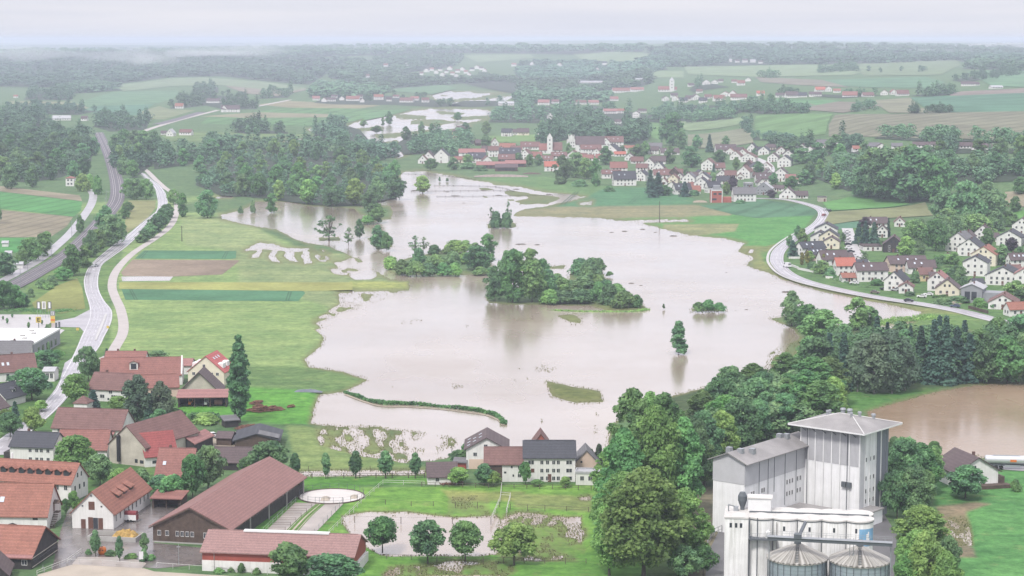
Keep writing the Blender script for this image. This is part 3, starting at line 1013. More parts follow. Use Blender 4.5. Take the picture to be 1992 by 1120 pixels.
drape('side_road', (126, 706, 150, 690, 160, 716, 146, 738, 116, 742), ASPH, 0.078)
drape('traffic_island', (192, 640, 205, 610, 209, 612, 198, 640, 188, 662, 184, 662), KERB, 0.21)
PATHPX = [(190, 700), (213, 692), (226, 672), (238, 650), (240, 628), (234, 600), (224, 578), (218, 558), (222, 535), (236, 514), (262, 490), (300, 465), (330, 441), (342, 417), (344, 392),
          (336, 376), (322, 366), (306, 352), (290, 336), (278, 326)]
ribbon('path', PATHPX, 4.0, PATHM, 0.075)
LEFTPX = [(-60, 572), (0, 548), (40, 527), (80, 503), (108, 480), (138, 452), (163, 420), (178, 396), (181, 378), (172, 368)]
ribbon('side_road', LEFTPX, 5.6, ASPH, 0.085)
RAILPX = [(-70, 604), (0, 569), (40, 549), (80, 526), (130, 496), (178, 452), (212, 412), (227, 388), (228, 362), (221, 330), (211, 300), (201, 277), (192, 258)]
ribbon('railway_bed', RAILPX, 10.5, BALLAST, 0.30)
for s in (-3.0, -1.55, 1.55, 3.0):
    ribbon('rails', RAILPX, 0.26, RAIL, 0.42, s)
ribbon('railway_bed', [(305, 242), (345, 232), (392, 218)], 14, BALLAST, 0.30)
ribbon('side_road', [(272, 258), (300, 248), (350, 233), (425, 214)], 8, PATHM, 0.20)
ribbon('side_road', [(275, 338), (262, 332), (258, 326)], 6, ASPH, 0.10)
ribbon('side_road', [(500, 207), (540, 199), (565, 194)], 9, PATHM, 0.2)
RIGHTPX = [(1470, 386), (1500, 386), (1535, 389), (1570, 397), (1594, 406), (1602, 417), (1592, 434), (1566, 452), (1540, 467), (1518, 485), (1511, 500), (1514, 514), (1532, 532), (1570, 548),
           (1640, 565), (1720, 580), (1800, 592), (1870, 605), (1930, 620), (2010, 640), (2080, 662)]
ribbon('main_road', RIGHTPX, 6.9, ASPH, 0.10)
ribbon('road_marking', RIGHTPX, 0.22, LINE, 0.106, 0, dash=(5, 7))
for s_ in (-2.5, -1.2, 1.3, 2.5):  # painted sheen stripes along the right road too
    ribbon('tyre_track_sheen', RIGHTPX, 0.35, WET_SHEEN, 0.103, s_)
ribbon('pavement', RIGHTPX[7:], 1.3, KERB, 0.22, 4.6)
ribbon('village_street', [(1648, 444), (1652, 458), (1656, 474), (1664, 492), (1682, 512)], 6.5, PAVE, 0.11)
ribbon('village_street', [(1470, 308), (1492, 318), (1500, 330), (1494, 342)], 6.5, PAVE, 0.11)
ribbon('village_street', [(1050, 258), (1054, 268), (1062, 276)], 6, PATHM, 0.11)
ribbon('side_road', [(1900, 900), (1960, 909), (2020, 912), (2120, 914)], 7, ASPH, 0.13)
drape('parking_area', (-150, 611, 97, 612, 100, 626, 84, 640, -150, 642), PAVE, 0.07)
drape('parking_area', (70, 690, 84, 662, 100, 636, 126, 642, 110, 656, 92, 684, 78, 706), PAVE, 0.074)
# farm yards and riding grounds
drape('yard', (96, 1130, 118, 1032, 140, 970, 168, 985, 220, 1000, 296, 975, 340, 985, 345, 1000, 300, 1030, 300, 1056, 395, 1066, 395, 1098, 306, 1106, 150, 1095), YARD, 0.06)
drape('yard', (440, 842, 470, 838, 458, 876, 420, 878, 404, 866, 402, 846), TRACKM, 0.06)
drape('riding_arena', (74, 1118, 150, 1096, 280, 1106, 300, 1112, 400, 1118, 500, 1124, 480, 1180, 40, 1180), SAND, 0.075)
drape('garden_terrace', (152, 1084, 250, 1084, 285, 1096, 276, 1106, 140, 1098), SANDW, 0.085)
drape('riding_arena', (512, 1038, 574, 978, 668, 980, 610, 1040), SANDW, 0.07)
for sx_ in (-6, 6, 13, -13):
    ribbon('grass_strip', [(564 + sx_ * 0.9, 1038), (594 + sx_ * 0.75, 1006), (623 + sx_ * 0.6, 981)], 0.7 if abs(sx_) < 8 else 0.25, field_mat((0.11, 0.20, 0.05)), 0.09)
drape('arena_path', (556, 1040, 618, 979, 628, 979, 572, 1040), SAND, 0.085)
# ------------------------------------------------------------------ trees
def leaf_quads(P, N, s, rs, stretch=1.0, bend=0.0):
    """one small four-cornered leaf clump per point, facing N"""
    k = len(P)
    N = N / (np.linalg.norm(N, axis=1, keepdims=True) + 1e-9)
    ref = rs.normal(size=(k, 3))
    T = np.cross(N, ref)
    T /= (np.linalg.norm(T, axis=1, keepdims=True) + 1e-9)
    B = np.cross(N, T)
    sz = (s * rs.uniform(0.55, 1.35, (k, 1)))
    T, B = T * sz, B * sz * stretch
    j = lambda: rs.uniform(0.6, 1.25, (k, 1))
    V = np.stack([P - T * j() - B * j(), P + T * j() - B * j() * 0.7, P + T * j() + B * j(), P - T * j() * 0.7 + B * j()], 1)
    V[:, 0] += N * sz * 0.35
    V[:, 2] += N * sz * 0.35
    return V.reshape(-1, 3), np.arange(k * 4).reshape(k, 4)


def env_round(t):
    return np.sin(np.pi * np.clip(t, 0.02, 0.99) ** 0.85) ** 0.55


def env_tall(t):
    return np.sin(np.pi * np.clip(t, 0.02, 0.99) ** 0.75) ** 0.7


def env_flame(t):
    return np.where(t < 0.45, 0.35 + 0.65 * np.sin(t / 0.45 * np.pi / 2), np.clip((1 - t) / 0.55, 0, 1) ** 0.62)


def env_poplar(t):
    return np.clip(np.where(t < 0.35, 0.5 + 0.5 * t / 0.35, 1 - 0.55 * ((t - 0.35) / 0.5) ** 2), 0.03, 1) * np.clip((1.03 - t) / 0.16, 0.1, 1)


def env_column(t):
    return np.clip(1 - t, 0.03, 1) ** 0.62


def env_bush(t):
    return np.clip(1 - t, 0.02, 1) ** 0.5


def crown(seed, h, w, h0, env, nl, nleaf, s, lr=(0.16, 0.27), tilt=0.55, skew=0.25, droop=0.0, fill=0.6):
    """leaf clumps on the skins of many lobes spread through the crown's volume"""
    rs = np.random.RandomState(seed)
    t = rs.uniform(0.02, 0.97, nl) ** 0.9
    t[: max(2, nl // 8)] = rs.uniform(0.78, 0.98, max(2, nl // 8))
    ang = rs.uniform(0, 2 * np.pi, nl)
    lob = 1 + skew * np.sin(ang * 2 + seed) + skew * 0.7 * np.sin(ang * 3 + seed * 1.7 + t * 5)
    R = env(t) * w / 2 * lob
    r_l = rs.uniform(lr[0], lr[1], nl) * w * (0.55 + 0.45 * env(t))
    rho = np.clip(R - r_l * 0.75, 0, None) * rs.uniform(fill, 1.0, nl)
    C = np.stack([rho * np.cos(ang), rho * np.sin(ang), h0 + t * (h - h0)], 1)
    C[:, 2] = np.minimum(C[:, 2], h - r_l * 0.7)
    wgt = r_l ** 2
    li = rs.choice(nl, nleaf, p=wgt / wgt.sum())
    d = rs.normal(size=(nleaf, 3))
    d /= np.linalg.norm(d, axis=1, keepdims=True)
    flip = (d[:, 2] < -0.25) & (rs.uniform(size=nleaf) < 0.75)
    d[flip, 2] *= -1
    rad = r_l[li][:, None] * rs.uniform(0.62, 1.22, (nleaf, 1))
    P = C[li] + d * rad * np.array([1, 1, 0.8])
    if droop:
        P[:, 2] -= droop * rs.uniform(0, 1, nleaf) ** 2
    P[:, 2] = np.maximum(P[:, 2], 0.05)
    N = d + tilt * rs.normal(size=(nleaf, 3)) + np.array([0, 0, 0.35])
    V, Q = leaf_quads(P, N, s, rs, 1.0 if not droop else 2.2)
    return V, Q, C, r_l


def conifer(seed, h, w, h0, nleaf, s, ragged=0.3):
    rs = np.random.RandomState(seed)
    lev = max(7, int(h / 1.1))
    zl = (rs.uniform(0, 1, nleaf) ** 1.35)
    k = np.floor(zl * lev) / lev
    ang = rs.uniform(0, 2 * np.pi, nleaf)
    na = 9
    br = np.floor(ang / (2 * np.pi) * na + k * 3.7)
    ln = 0.72 + ragged * (hash2(br, k * lev, seed) * 2 - 1)
    ang2 = (br - k * 3.7 + 0.5) / na * 2 * np.pi + rs.normal(0, 0.24, nleaf)
    u = rs.uniform(0.12, 1, nleaf) ** 0.7
    R = (1 - k) ** 0.82 * w / 2 * ln * u * 1.3 + 0.05
    zz = h0 + k * (h - h0) * 0.97 - u * (1 - k) * w * 0.16 + rs.normal(0, 0.22, nleaf) + 0.4
    P = np.stack([R * np.cos(ang2), R * np.sin(ang2), np.maximum(zz, 0.1)], 1)
    N = np.stack([np.cos(ang2) * 0.5, np.sin(ang2) * 0.5, np.ones(nleaf)], 1) + 0.45 * rs.normal(size=(nleaf, 3))
    V, Q = leaf_quads(P, N, s, rs, 1.5)
    top = np.array([[-0.25, 0, h * 0.93], [0.25, 0, h * 0.93], [0.02, 0, h], [-0.02, 0, h]])
    return V, Q, None, None


def trunk_mb(h, h0, w, C=None, seed=0, limbs=6, r=None):
    mb = MB()
    r = r or max(0.12, h * 0.017)
    top = h0 + (h - h0) * 0.55
    mb.tube((0, 0, -0.4), (0, 0, h0 * 0.9 + 0.3), r * 1.25, r * 0.85, 8)
    mb.tube((0, 0, h0 * 0.9 + 0.3), (0.02 * h, 0, top), r * 0.85, r * 0.3, 7)
    if C is not None:
        rs = random.Random(seed)
        for i in rs.sample(range(len(C)), min(limbs, len(C))):
            z0 = min(h0 * 0.9 + rs.uniform(0.1, 0.35) * (h - h0), C[i][2] - 0.3)
            mb.tube((0, 0, max(z0, 0.2)), tuple(C[i]), r * 0.45, r * 0.12, 5)
    return mb


PROTO = {}


def proto(key, kind, h, w, h0, mat, near, seed, **kw):
    """near: crown and trunk as two meshes; far: one mesh with two materials"""
    if kind == 'conifer':
        V, Q, C, r = conifer(seed, h, w, h0, kw.get('n', 2400), kw.get('s', 0.5), kw.get('ragged', 0.3))
    else:
        V, Q, C, r = crown(seed, h, w, h0, kw['env'], kw['nl'], kw['n'], kw['s'], kw.get('lr', (0.16, 0.27)), kw.get('tilt', 0.55), kw.get('skew', 0.2), kw.get('droop', 0), kw.get('fill', 0.6))
    tb = trunk_mb(h, h0, w, C, seed, kw.get('limbs', 6), kw.get('r'))
    bark = kw.get('bark', BARK)
    if near:
        PROTO[key] = (h, w, np_mesh('crown', V, Q, [mat]), tb.mesh('trunk', bark))
    else:
        # trunk quads appended to the leaf quads
        tv = np.array(tb.v)
        tf = [f for f in tb.f if len(f) == 4]
        Qa = np.concatenate([Q, np.array(tf) + len(V)]) if tf else Q
        mi = np.concatenate([np.zeros(len(Q), int), np.ones(len(tf), int)])
        PROTO[key] = (h, w, np_mesh('tree', np.concatenate([V, tv]), Qa, [mat, bark], mi), None)


# near trees, to be seen large
for i, (h, w, nl, m_) in enumerate([(24, 12, 60, L_MID), (22, 13, 60, L_LIGHT), (23, 11, 56, L_MID), (18, 13, 50, L_DARK)]):
    proto(f'big{i}', 'r', h, w, h * 0.13, m_, True, 20 + i, env=env_round if i == 3 else env_tall, nl=int(nl * 2.2), n=17000, s=0.27, lr=(0.075, 0.17), fill=0.45, tilt=0.8, skew=0.28)
for i, (h, w, m_) in enumerate([(9, 9, L_MID), (8, 7.5, L_LIGHT), (9, 8, L_DARK), (7, 6, L_MID)]):
    proto(f'mid{i}', 'r', h, w, h * 0.2, m_, True, 40 + i, env=env_round, nl=64, n=7000, s=0.21, lr=(0.09, 0.18), fill=0.45, tilt=0.7)
proto('poplar0', 'r', 24, 8, 1.6, L_DARK, True, 51, env=env_poplar, nl=150, n=13000, s=0.27, lr=(0.09, 0.18), skew=0.3, tilt=0.8)
for i in range(2):
    proto(f'flame{i}', 'r', 5.4, 2.7, 1.15, L_DARK, True, 60 + i, env=env_flame, nl=34, n=3600, s=0.13, lr=(0.2, 0.32), skew=0.06, tilt=0.4, fill=0.7)
for i in range(2):
    proto(f'birch{i}', 'r', 16, 10, 2.5, L_BIRCH, True, 66 + i, env=env_tall, nl=46, n=6000, s=0.22, lr=(0.10, 0.19), droop=2.2, fill=0.35, bark=BARK_PALE)
proto('willow0', 'r', 14, 12, 1.5, L_LIGHT, True, 69, env=env_tall, nl=50, n=8000, s=0.24, lr=(0.12, 0.20), droop=2.2, fill=0.5)
# middle distance trees
for i, (h, w, m_) in enumerate([(15, 12, L_DARK), (14, 13, L_MID), (16, 11, L_MID), (13, 12, L_MID), (15, 14, L_DARK), (12, 10, L_LIGHT)]):
    proto(f'wood{i}', 'r', h, w, h * 0.03, m_, False, 80 + i, env=env_round if i % 3 else env_tall, nl=52, n=4600, s=0.38, lr=(0.10, 0.20), fill=0.45, limbs=3)
for i, (h, w) in enumerate([(17, 6.5), (19, 7.5), (14, 6)]):
    proto(f'spruce{i}', 'conifer', h, w, 0.8, L_SPRUCE, False, 90 + i, n=3400, s=0.36)
for i, m_ in enumerate((L_MID, L_DARK, L_LIGHT, L_MID)):
    proto(f'bush{i}', 'r', 4, 6.5, 0.2, m_, False, 95 + i, env=env_bush, nl=26, n=2600, s=0.26, lr=(0.16, 0.27), fill=0.3, limbs=2, tilt=0.45)
for i in range(2):
    proto(f'sparse{i}', 'r', 11, 11, 0.8, L_DARK, False, 101 + i, env=env_tall, nl=48, n=1000, s=0.24, lr=(0.04, 0.09), fill=0.25, limbs=26, r=0.26, tilt=1.0)
proto('column0', 'r', 12, 6, 0.1, L_DARK, False, 108, env=env_column, nl=60, n=4200, s=0.26, lr=(0.12, 0.22), fill=0.4, skew=0.25, limbs=3)
proto('copper0', 'r', 11, 9, 1.2, L_COPPER, False, 110, env=env_round, nl=30, n=3000, s=0.36, fill=0.45)
proto('yellow0', 'r', 4, 3.2, 0.3, L_YELLOW, False, 112, env=env_flame, nl=24, n=1800, s=0.2, fill=0.5)

KIND = {   # proto family -> object name, category, look
    'big': ('broadleaf_tree', 'tree', 'tall full-crowned broadleaf tree'),
    'mid': ('broadleaf_tree', 'tree', 'rounded green broadleaf tree'),
    'poplar': ('poplar_tree', 'tree', 'tall dark columnar poplar'),
    'flame': ('hornbeam_tree', 'tree', 'small clipped flame-shaped tree'),
    'birch': ('birch_tree', 'tree', 'loose grey-green birch'),
    'willow': ('willow_tree', 'tree', 'pale yellow-green willow'),
    'wood': ('broadleaf_tree', 'tree', 'dark rounded broadleaf tree'),
    'column': ('broadleaf_tree', 'tree', 'bushy tapering tree'),
    'spruce': ('spruce_tree', 'tree', 'dark pointed spruce'),
    'bush': ('shrub', 'shrub', 'low rounded green shrub'),
    'sparse': ('thin_tree', 'tree', 'half bare open-crowned tree'),
    'copper': ('copper_beech', 'tree', 'dark purple copper beech'),
    'yellow': ('golden_conifer', 'shrub', 'small golden garden conifer'),
}
FAM = {}
for k_ in PROTO:
    FAM.setdefault(k_.rstrip('0123456789'), []).append(k_)
NTREE = [0]


def tree(key, px, py, h, w, place, group=None, look=None, label=None, metres=False, loc=None):
    """base at pixel px, py; h and w in photo pixels (or metres)"""
    fam = key.rstrip('0123456789')
    if key == fam:
        key = rnd.choice(FAM[fam])
    p = loc or G(px, py)
    k = 1.0 if metres else mpp(p)
    H0, W0, crown_me, trunk_me = PROTO[key]
    sx, sz = w * k / W0, h * k / H0
    nm, cat, lk = KIND[fam]
    rz = rnd.uniform(0, 6.28)
    p = Vector((p.x, p.y, p.z - 0.05))
    if trunk_me is None:
        o = bpy.data.objects.new(nm, crown_me)
        link(o)
        o.location = p
        o.rotation_euler = (0, 0, rz)
        tag(o, None, cat, group)
    else:
        o = thing(nm, None, cat, p, rz, group)
        for n_, me_ in (('trunk', trunk_me), ('crown', crown_me)):
            link(bpy.data.objects.new(n_, me_), o)
    o.scale = (sx, sx * rnd.uniform(0.9, 1.1), sz)
    if label:
        o['label'] = label
    else:
        label_later(o, look or lk, place, px)
    NTREE[0] += 1
    return o


def inside(x, y, P):
    c = False
    for i in range(len(P)):
        ax, ay = P[i]
        bx, by = P[(i + 1) % len(P)]
        if (ay > y) != (by > y) and x < (bx - ax) * (y - ay) / (by - ay) + ax:
            c = not c
    return c


def grove(P, n, hm, kinds, place, group, ratio=(0.7, 0.95), sep=1.0, seed=1):
    """n trees with their feet spread over the px polygon P; hm = height range in metres"""
    r = random.Random(seed)
    P = [(P[i], P[i + 1]) for i in range(0, len(P), 2)]
    xs, ys = [p[0] for p in P], [p[1] for p in P]
    got = []
    area = abs(sum(P[i][0] * P[(i + 1) % len(P)][1] - P[(i + 1) % len(P)][0] * P[i][1] for i in range(len(P)))) / 2
    dmin = sep * math.sqrt(area / n) * 1.0
    tries = 0
    while len(got) < n and tries < n * 300:
        tries += 1
        if tries % (n * 30) == 0:
            dmin *= 0.85
        x, y = r.uniform(min(xs), max(xs)), r.uniform(min(ys), max(ys))
        if not inside(x, y, P) or any(abs(x - a) ** 2 + (1.8 * (y - b)) ** 2 < (dmin * 1.3) ** 2 for a, b in got):
            continue
        got.append((x, y))
    for x, y in got:
        h = r.uniform(*hm)
        tree(r.choice(kinds), x, y, h, h * r.uniform(*ratio), place, group, metres=True)


# --- right foreground: the tall clump left of the mill
for key, x, y, h, w in [('big1', 1185, 1120, 150, 92), ('big1', 1252, 1132, 226, 178), ('big1', 1332, 1112, 165, 92), ('big1', 1210, 1085, 170, 110), ('big0', 1212, 1035, 205, 96), ('big1', 1272, 1020, 235, 104), ('big2', 1328, 1010, 200, 92),
                        ('big1', 1186, 985, 120, 70), ('big2', 1232, 962, 208, 92), ('big0', 1290, 950, 188, 100), ('big3', 1350, 962, 150, 84), ('big0', 1190, 1062, 140, 76), ('big2', 1262, 930, 170, 70)]:
    tree(key, x, y, h, w, 'in the clump left of the white mill', 'tall trees left of the mill')
for x, y, h, w in [(1350, 1085, 40, 40), (1368, 1120, 60, 50), (1330, 1130, 70, 60), (1372, 1050, 34, 30)]:
    tree('mid', x, y, h, w, 'at the foot of the mill wall', 'small trees by the mill')
grove((1370, 960, 1340, 890, 1380, 810, 1460, 770, 1560, 745, 1625, 765, 1640, 840, 1560, 860, 1470, 880, 1400, 930), 22, (11, 16), ['big0', 'big2', 'big3', 'big1', 'mid2', 'big3'],
      'in the wood behind the mill', 'trees of the wood behind the mill', seed=3)
tree('mid1', 1460, 868, 55, 45, 'x', 'trees of the wood behind the mill', label='pale fresh green tree just above the roof of the low mill wing')
for x, h, w in [(1165, 50, 24), (1150, 40, 18)]:
    tree('birch', x, 912, h, w, 'beside the low house annex', 'trees by the farmhouse row')
# --- wood on the near shore, right
for key, x, y, h, w in [('wood0', 1540, 632, 66, 52), ('wood3', 1600, 668, 66, 80), ('wood1', 1572, 640, 48, 60), ('wood2', 1668, 640, 62, 55), ('wood3', 1692, 636, 40, 38), ('wood0', 1640, 690, 60, 60)]:
    tree(key, x, y, h, w, 'standing in the flood at the wood edge', 'trees at the water edge right')
for x, y, h, w in [(1640, 760, 118, 40), (1612, 740, 96, 36), (1790, 742, 112, 40), (1815, 745, 128, 44), (1838, 745, 135, 46), (1860, 742, 110, 40), (1885, 740, 95, 38), (1705, 690, 78, 30), (1725, 694, 70, 28), (1770, 700, 70, 28),
                   (1875, 690, 70, 30), (1826, 700, 90, 32)]:
    tree('spruce', x, y, h, w, 'in the wood behind the brown pond', 'spruces behind the pond')
for x, y, h, w in [(1700, 765, 118, 76), (1735, 765, 125, 80), (1668, 762, 100, 60), (1760, 760, 92, 50)]:
    tree('birch', x, y, h, w, 'on the bank behind the mill tower', 'birches behind the mill tower')
for key, x, y, h, w in [('wood4', 1590, 745, 90, 85), ('wood1', 1575, 720, 66, 70), ('wood0', 1920, 742, 92, 70), ('wood3', 1960, 742, 88, 80), ('wood4', 2000, 742, 95, 80), ('wood1', 1940, 690, 72, 70), ('wood4', 1985, 690, 78, 80),
                        ('wood2', 1905, 700, 60, 60), ('wood1', 1898, 740, 60, 60), ('wood3', 1640, 720, 64, 60), ('wood0', 1760, 700, 60, 60), ('wood2', 2040, 700, 80, 80)]:
    tree(key, x, y, h, w, 'on the shore between pond and lake', 'broadleaf trees behind the pond')
# --- round the mill tower and the lone house
for key, x, y, h, w in [('big3', 1755, 975, 125, 75), ('big2', 1790, 960, 100, 70), ('mid2', 1745, 1010, 95, 60), ('big3', 1780, 1010, 105, 72), ('big2', 1815, 950, 85, 50), ('mid0', 1800, 985, 70, 55), ('mid2', 1740, 900, 50, 40)]:
    tree(key, x, y, h, w, 'between the mill tower and the lone house', 'trees right of the mill tower')
for key, x, y, h, w in [('big1', 1790, 1080, 100, 95), ('mid2', 1845, 1118, 75, 55), ('mid1', 1780, 1110, 80, 70)]:
    tree(key, x, y, h, w, 'right of the round silos', 'trees right of the silos')
for x, y, h, w in [(1800, 1140, 110, 80), (1765, 1140, 70, 60), (1840, 1150, 80, 60)]:
    tree('willow', x, y, h, w, 'at the picture foot right of the silos', 'willows right of the silos')
tree('mid2', 1878, 968, 62, 84, 'x', label='broad dark bush-like tree in front of the lone gabled house')
tree('mid0', 1818, 890, 32, 26, 'x', label='small dark tree at the pond edge left of the lone house')
tree('bush0', 1975, 955, 22, 26, 'x', label='low bush at the right wall of the lone house')
# --- island and flooded trees
for key, x, y, h, w in [('wood0', 963, 584, 66, 40), ('wood2', 998, 586, 100, 58), ('wood1', 1035, 585, 78, 62), ('wood4', 1066, 580, 56, 50), ('wood3', 1085, 572, 40, 42), ('wood0', 985, 560, 72, 42), ('wood2', 1030, 562, 78, 46), ('wood1', 1055, 562, 58, 46)]:
    tree(key, x, y, h, w, 'on the wooded island in the lake', 'trees on the lake island')
for x, y, h, w in [(1095, 588, 22, 60), (1130, 588, 24, 60), (1165, 584, 34, 50), (1185, 590, 34, 52), (1215, 596, 28, 56), (1238, 596, 22, 36), (1110, 568, 22, 60), (1135, 560, 22, 56), (1165, 556, 22, 44), (1070, 588, 24, 50), (1200, 574, 22, 44), (1180, 565, 20, 40)]:
    tree('bush', x, y, h, w, 'along the lake island', 'shrubs on the lake island')
for x, y, h, w in [(1128, 532, 28, 52), (1150, 536, 32, 56), (1165, 530, 26, 38), (1145, 545, 30, 42), (1186, 536, 8, 16)]:
    tree('bush1' if x < 1180 else 'bush0', x, y, h, w, 'in the small clump behind the island', 'shrubs of the small flooded clump')
for key, x, y, h, w in [('wood4', 930, 524, 46, 62), ('wood2', 948, 505, 50, 40), ('wood0', 925, 502, 30, 36)]:
    tree(key, x, y, h, w, 'at the right end of the bush spit', 'trees on the bush spit')
for x, y, h, w in [(760, 522, 22, 36), (782, 532, 26, 44), (810, 535, 26, 44), (835, 535, 22, 40), (862, 534, 22, 40), (885, 534, 22, 36), (815, 515, 30, 40), (850, 520, 24, 40), (880, 515, 24, 44), (905, 512, 20, 40), (845, 493, 16, 34), (885, 490, 22, 44), (905, 486, 18, 36), (935, 533, 14, 40), (955, 532, 12, 30), (870, 492, 12, 30)]:
    tree('bush', x, y, h, w, 'along the bush spit in the lake', 'shrubs on the bush spit')
tree('sparse', 808, 495, 38, 26, 'x', label='slim thin tree at the left end of the bush spit')
tree('sparse', 824, 490, 30, 22, 'x', label='small half bare tree behind the bush spit')
for x, y, h, w in [(956, 440, 38, 16), (988, 438, 48, 16)]:
    tree('sparse', x, y, h, w, 'rising from the islet in mid lake', 'thin trees on the islet')
for x, y, h, w in [(965, 441, 28, 30), (985, 441, 26, 32)]:
    tree('bush1', x, y, h, w, 'on the islet in mid lake', 'shrubs on the islet')
tree('column0', 1320, 684, 60, 48, 'x', label='single bushy tapering tree standing alone in the lake')
for x, y, h, w in [(1358, 604, 16, 30), (1378, 604, 20, 34), (1398, 604, 15, 28)]:
    tree('bush0', x, y, h, w, 'in the lone flooded bush right of the island', 'shrubs of the lone flooded bush')
tree('bush1', 1291, 599, 8, 7, 'x', label='tiny dark tuft in the water right of the island')
for key, x, y, h, w, lb in [('wood5', 822, 374, 32, 38, 'round green tree flooded beside the drowned fences'), ('wood3', 735, 432, 36, 40, 'green tree at the tip of the left wood, in the water'),
                            ('wood0', 720, 412, 44, 40, 'dark tree leaning over the bay at the tip of the left wood'), ('bush2', 715, 434, 14, 36, 'low green shrub under the tip of the left wood'),
                            ('wood0', 735, 482, 44, 38, 'dark double-crowned tree in the shallows below the wood tip'), ('wood3', 752, 486, 34, 28, 'smaller tree right of the double-crowned one in the shallows'),
                            ('wood0', 699, 462, 36, 22, 'narrow dark tree in the shallows left of the double-crowned one'),
                            ('sparse0', 640, 466, 48, 56, 'half bare spreading tree with dark trunk in the left shallows'), ('sparse1', 678, 476, 34, 26, 'dead looking thin tree right of the half bare spreading one'),
                            ('wood2', 528, 412, 36, 28, 'upright dark tree standing in the left bay'), ('wood4', 404, 424, 54, 44, 'big round dark tree at the left end of the bay'),
                            ('wood2', 356, 422, 46, 26, 'narrow tree right of the main road bend'), ('bush1', 492, 412, 22, 14, 'small upright shrub in the left bay'), ('bush1', 468, 414, 12, 14, 'small round bush at the left bay shore'),
                            ('wood0', 882, 330, 24, 22, 'dark round tree on the village shore'), ('wood1', 338, 398, 30, 24, 'tree at the road fork right of the main road'),
                            ('wood4', 1308, 283, 64, 56, 'large dark tree alone above the middle village'), ('wood0', 1325, 290, 40, 28, 'smaller tree beside the large dark tree above the middle village')]:
    tree(key, x, y, h, w, 'x', label=lb)
for key, x, y, h, w in [('wood0', 757, 242, 26, 18), ('wood3', 707, 246, 14, 14), ('wood2', 745, 244, 16, 9), ('wood1', 891, 234, 16, 20), ('wood3', 733, 258, 14, 22), ('wood0', 790, 272, 26, 22), ('wood2', 822, 270, 20, 14)]:
    tree(key, x, y, h, w, 'in the flooded far meadow', 'trees in the far flood')
# --- wood left of the lake
grove((380, 362, 350, 318, 420, 300, 520, 300, 640, 312, 768, 330, 778, 386, 700, 404, 620, 401, 560, 392, 470, 384, 430, 376), 42, (12, 18), ['wood0', 'wood2', 'wood4', 'wood1', 'wood3', 'wood0', 'wood5'],
      'in the wood left of the lake', 'trees of the wood left of the lake', seed=5)
# --- forest left of the railway
grove((-20, 366, 80, 372, 128, 362, 180, 330, 185, 300, 130, 290, 40, 290, -20, 300), 20, (15, 20), ['wood0', 'wood2', 'wood4'], 'in the forest left of the railway', 'trees of the forest left of the railway', seed=8)
for x, y, h, w in [(160, 372, 32, 30), (175, 366, 26, 26), (190, 378, 34, 24)]:
    tree('bush2', x, y, h, w, 'by the white house at the railway', 'bushes by the railway house')
# --- between railway and road
for key, x, y, h, w in [('wood4', 262, 388, 40, 36), ('wood1', 285, 388, 40, 34), ('wood3', 250, 384, 36, 30), ('wood0', 240, 340, 40, 30), ('wood1', 258, 345, 34, 30), ('wood3', 232, 318, 36, 28), ('wood0', 250, 312, 40, 34), ('wood2', 270, 322, 44, 34),
                        ('wood0', 290, 312, 42, 36), ('wood4', 225, 295, 34, 30), ('wood1', 242, 285, 34, 32), ('wood0', 262, 285, 32, 34), ('wood2', 280, 290, 36, 32), ('wood0', 300, 292, 40, 34), ('wood1', 248, 412, 20, 22), ('wood3', 242, 425, 24, 22)]:
    tree(key, x, y, h, w, 'between railway and main road', 'trees between railway and road')
for key, x, y, h, w in [('wood4', 215, 478, 60, 56), ('wood0', 205, 450, 50, 40), ('wood3', 228, 470, 44, 40), ('wood1', 140, 536, 60, 50), ('wood0', 178, 500, 52, 40), ('wood2', 165, 520, 44, 36), ('wood1', 190, 490, 44, 36), ('wood3', 122, 545, 26, 36), ('bush1', 100, 555, 18, 30), ('bush1', 80, 560, 18, 26),
                        ('wood0', 156, 452, 34, 20), ('bush0', 92, 562, 14, 26)]:
    tree(key, x, y, h, w, 'on the railway bank beside the main road', 'trees on the railway bank')
for x, y, h, w in [(280, 470, 24, 30), (292, 462, 30, 34), (303, 452, 34, 36), (314, 442, 36, 36), (322, 432, 34, 32), (328, 424, 28, 26), (272, 472, 16, 20)]:
    tree('wood0', x, y, h, w, 'in the hedge row right of the main road', 'trees of the roadside hedge row', look='small dark hedge tree')
for key, x, y, h, w in [('wood1', 60, 508, 46, 44), ('wood3', 84, 498, 44, 40), ('wood2', 92, 480, 30, 26), ('wood0', 10, 535, 44, 44), ('wood4', -6, 435, 56, 26), ('wood1', 44, 515, 30, 30)]:
    tree(key, x, y, h, w, 'left of the side road by the fields', 'trees by the left side road')
for key, x, y, h, w in [('wood1', 8, 602, 56, 44), ('wood3', 30, 598, 44, 40), ('bush1', 45, 596, 24, 36), ('bush1', 60, 578, 16, 20), ('wood0', -12, 590, 60, 40)]:
    tree(key, x, y, h, w, 'below the railway at the left edge', 'trees below the railway left')
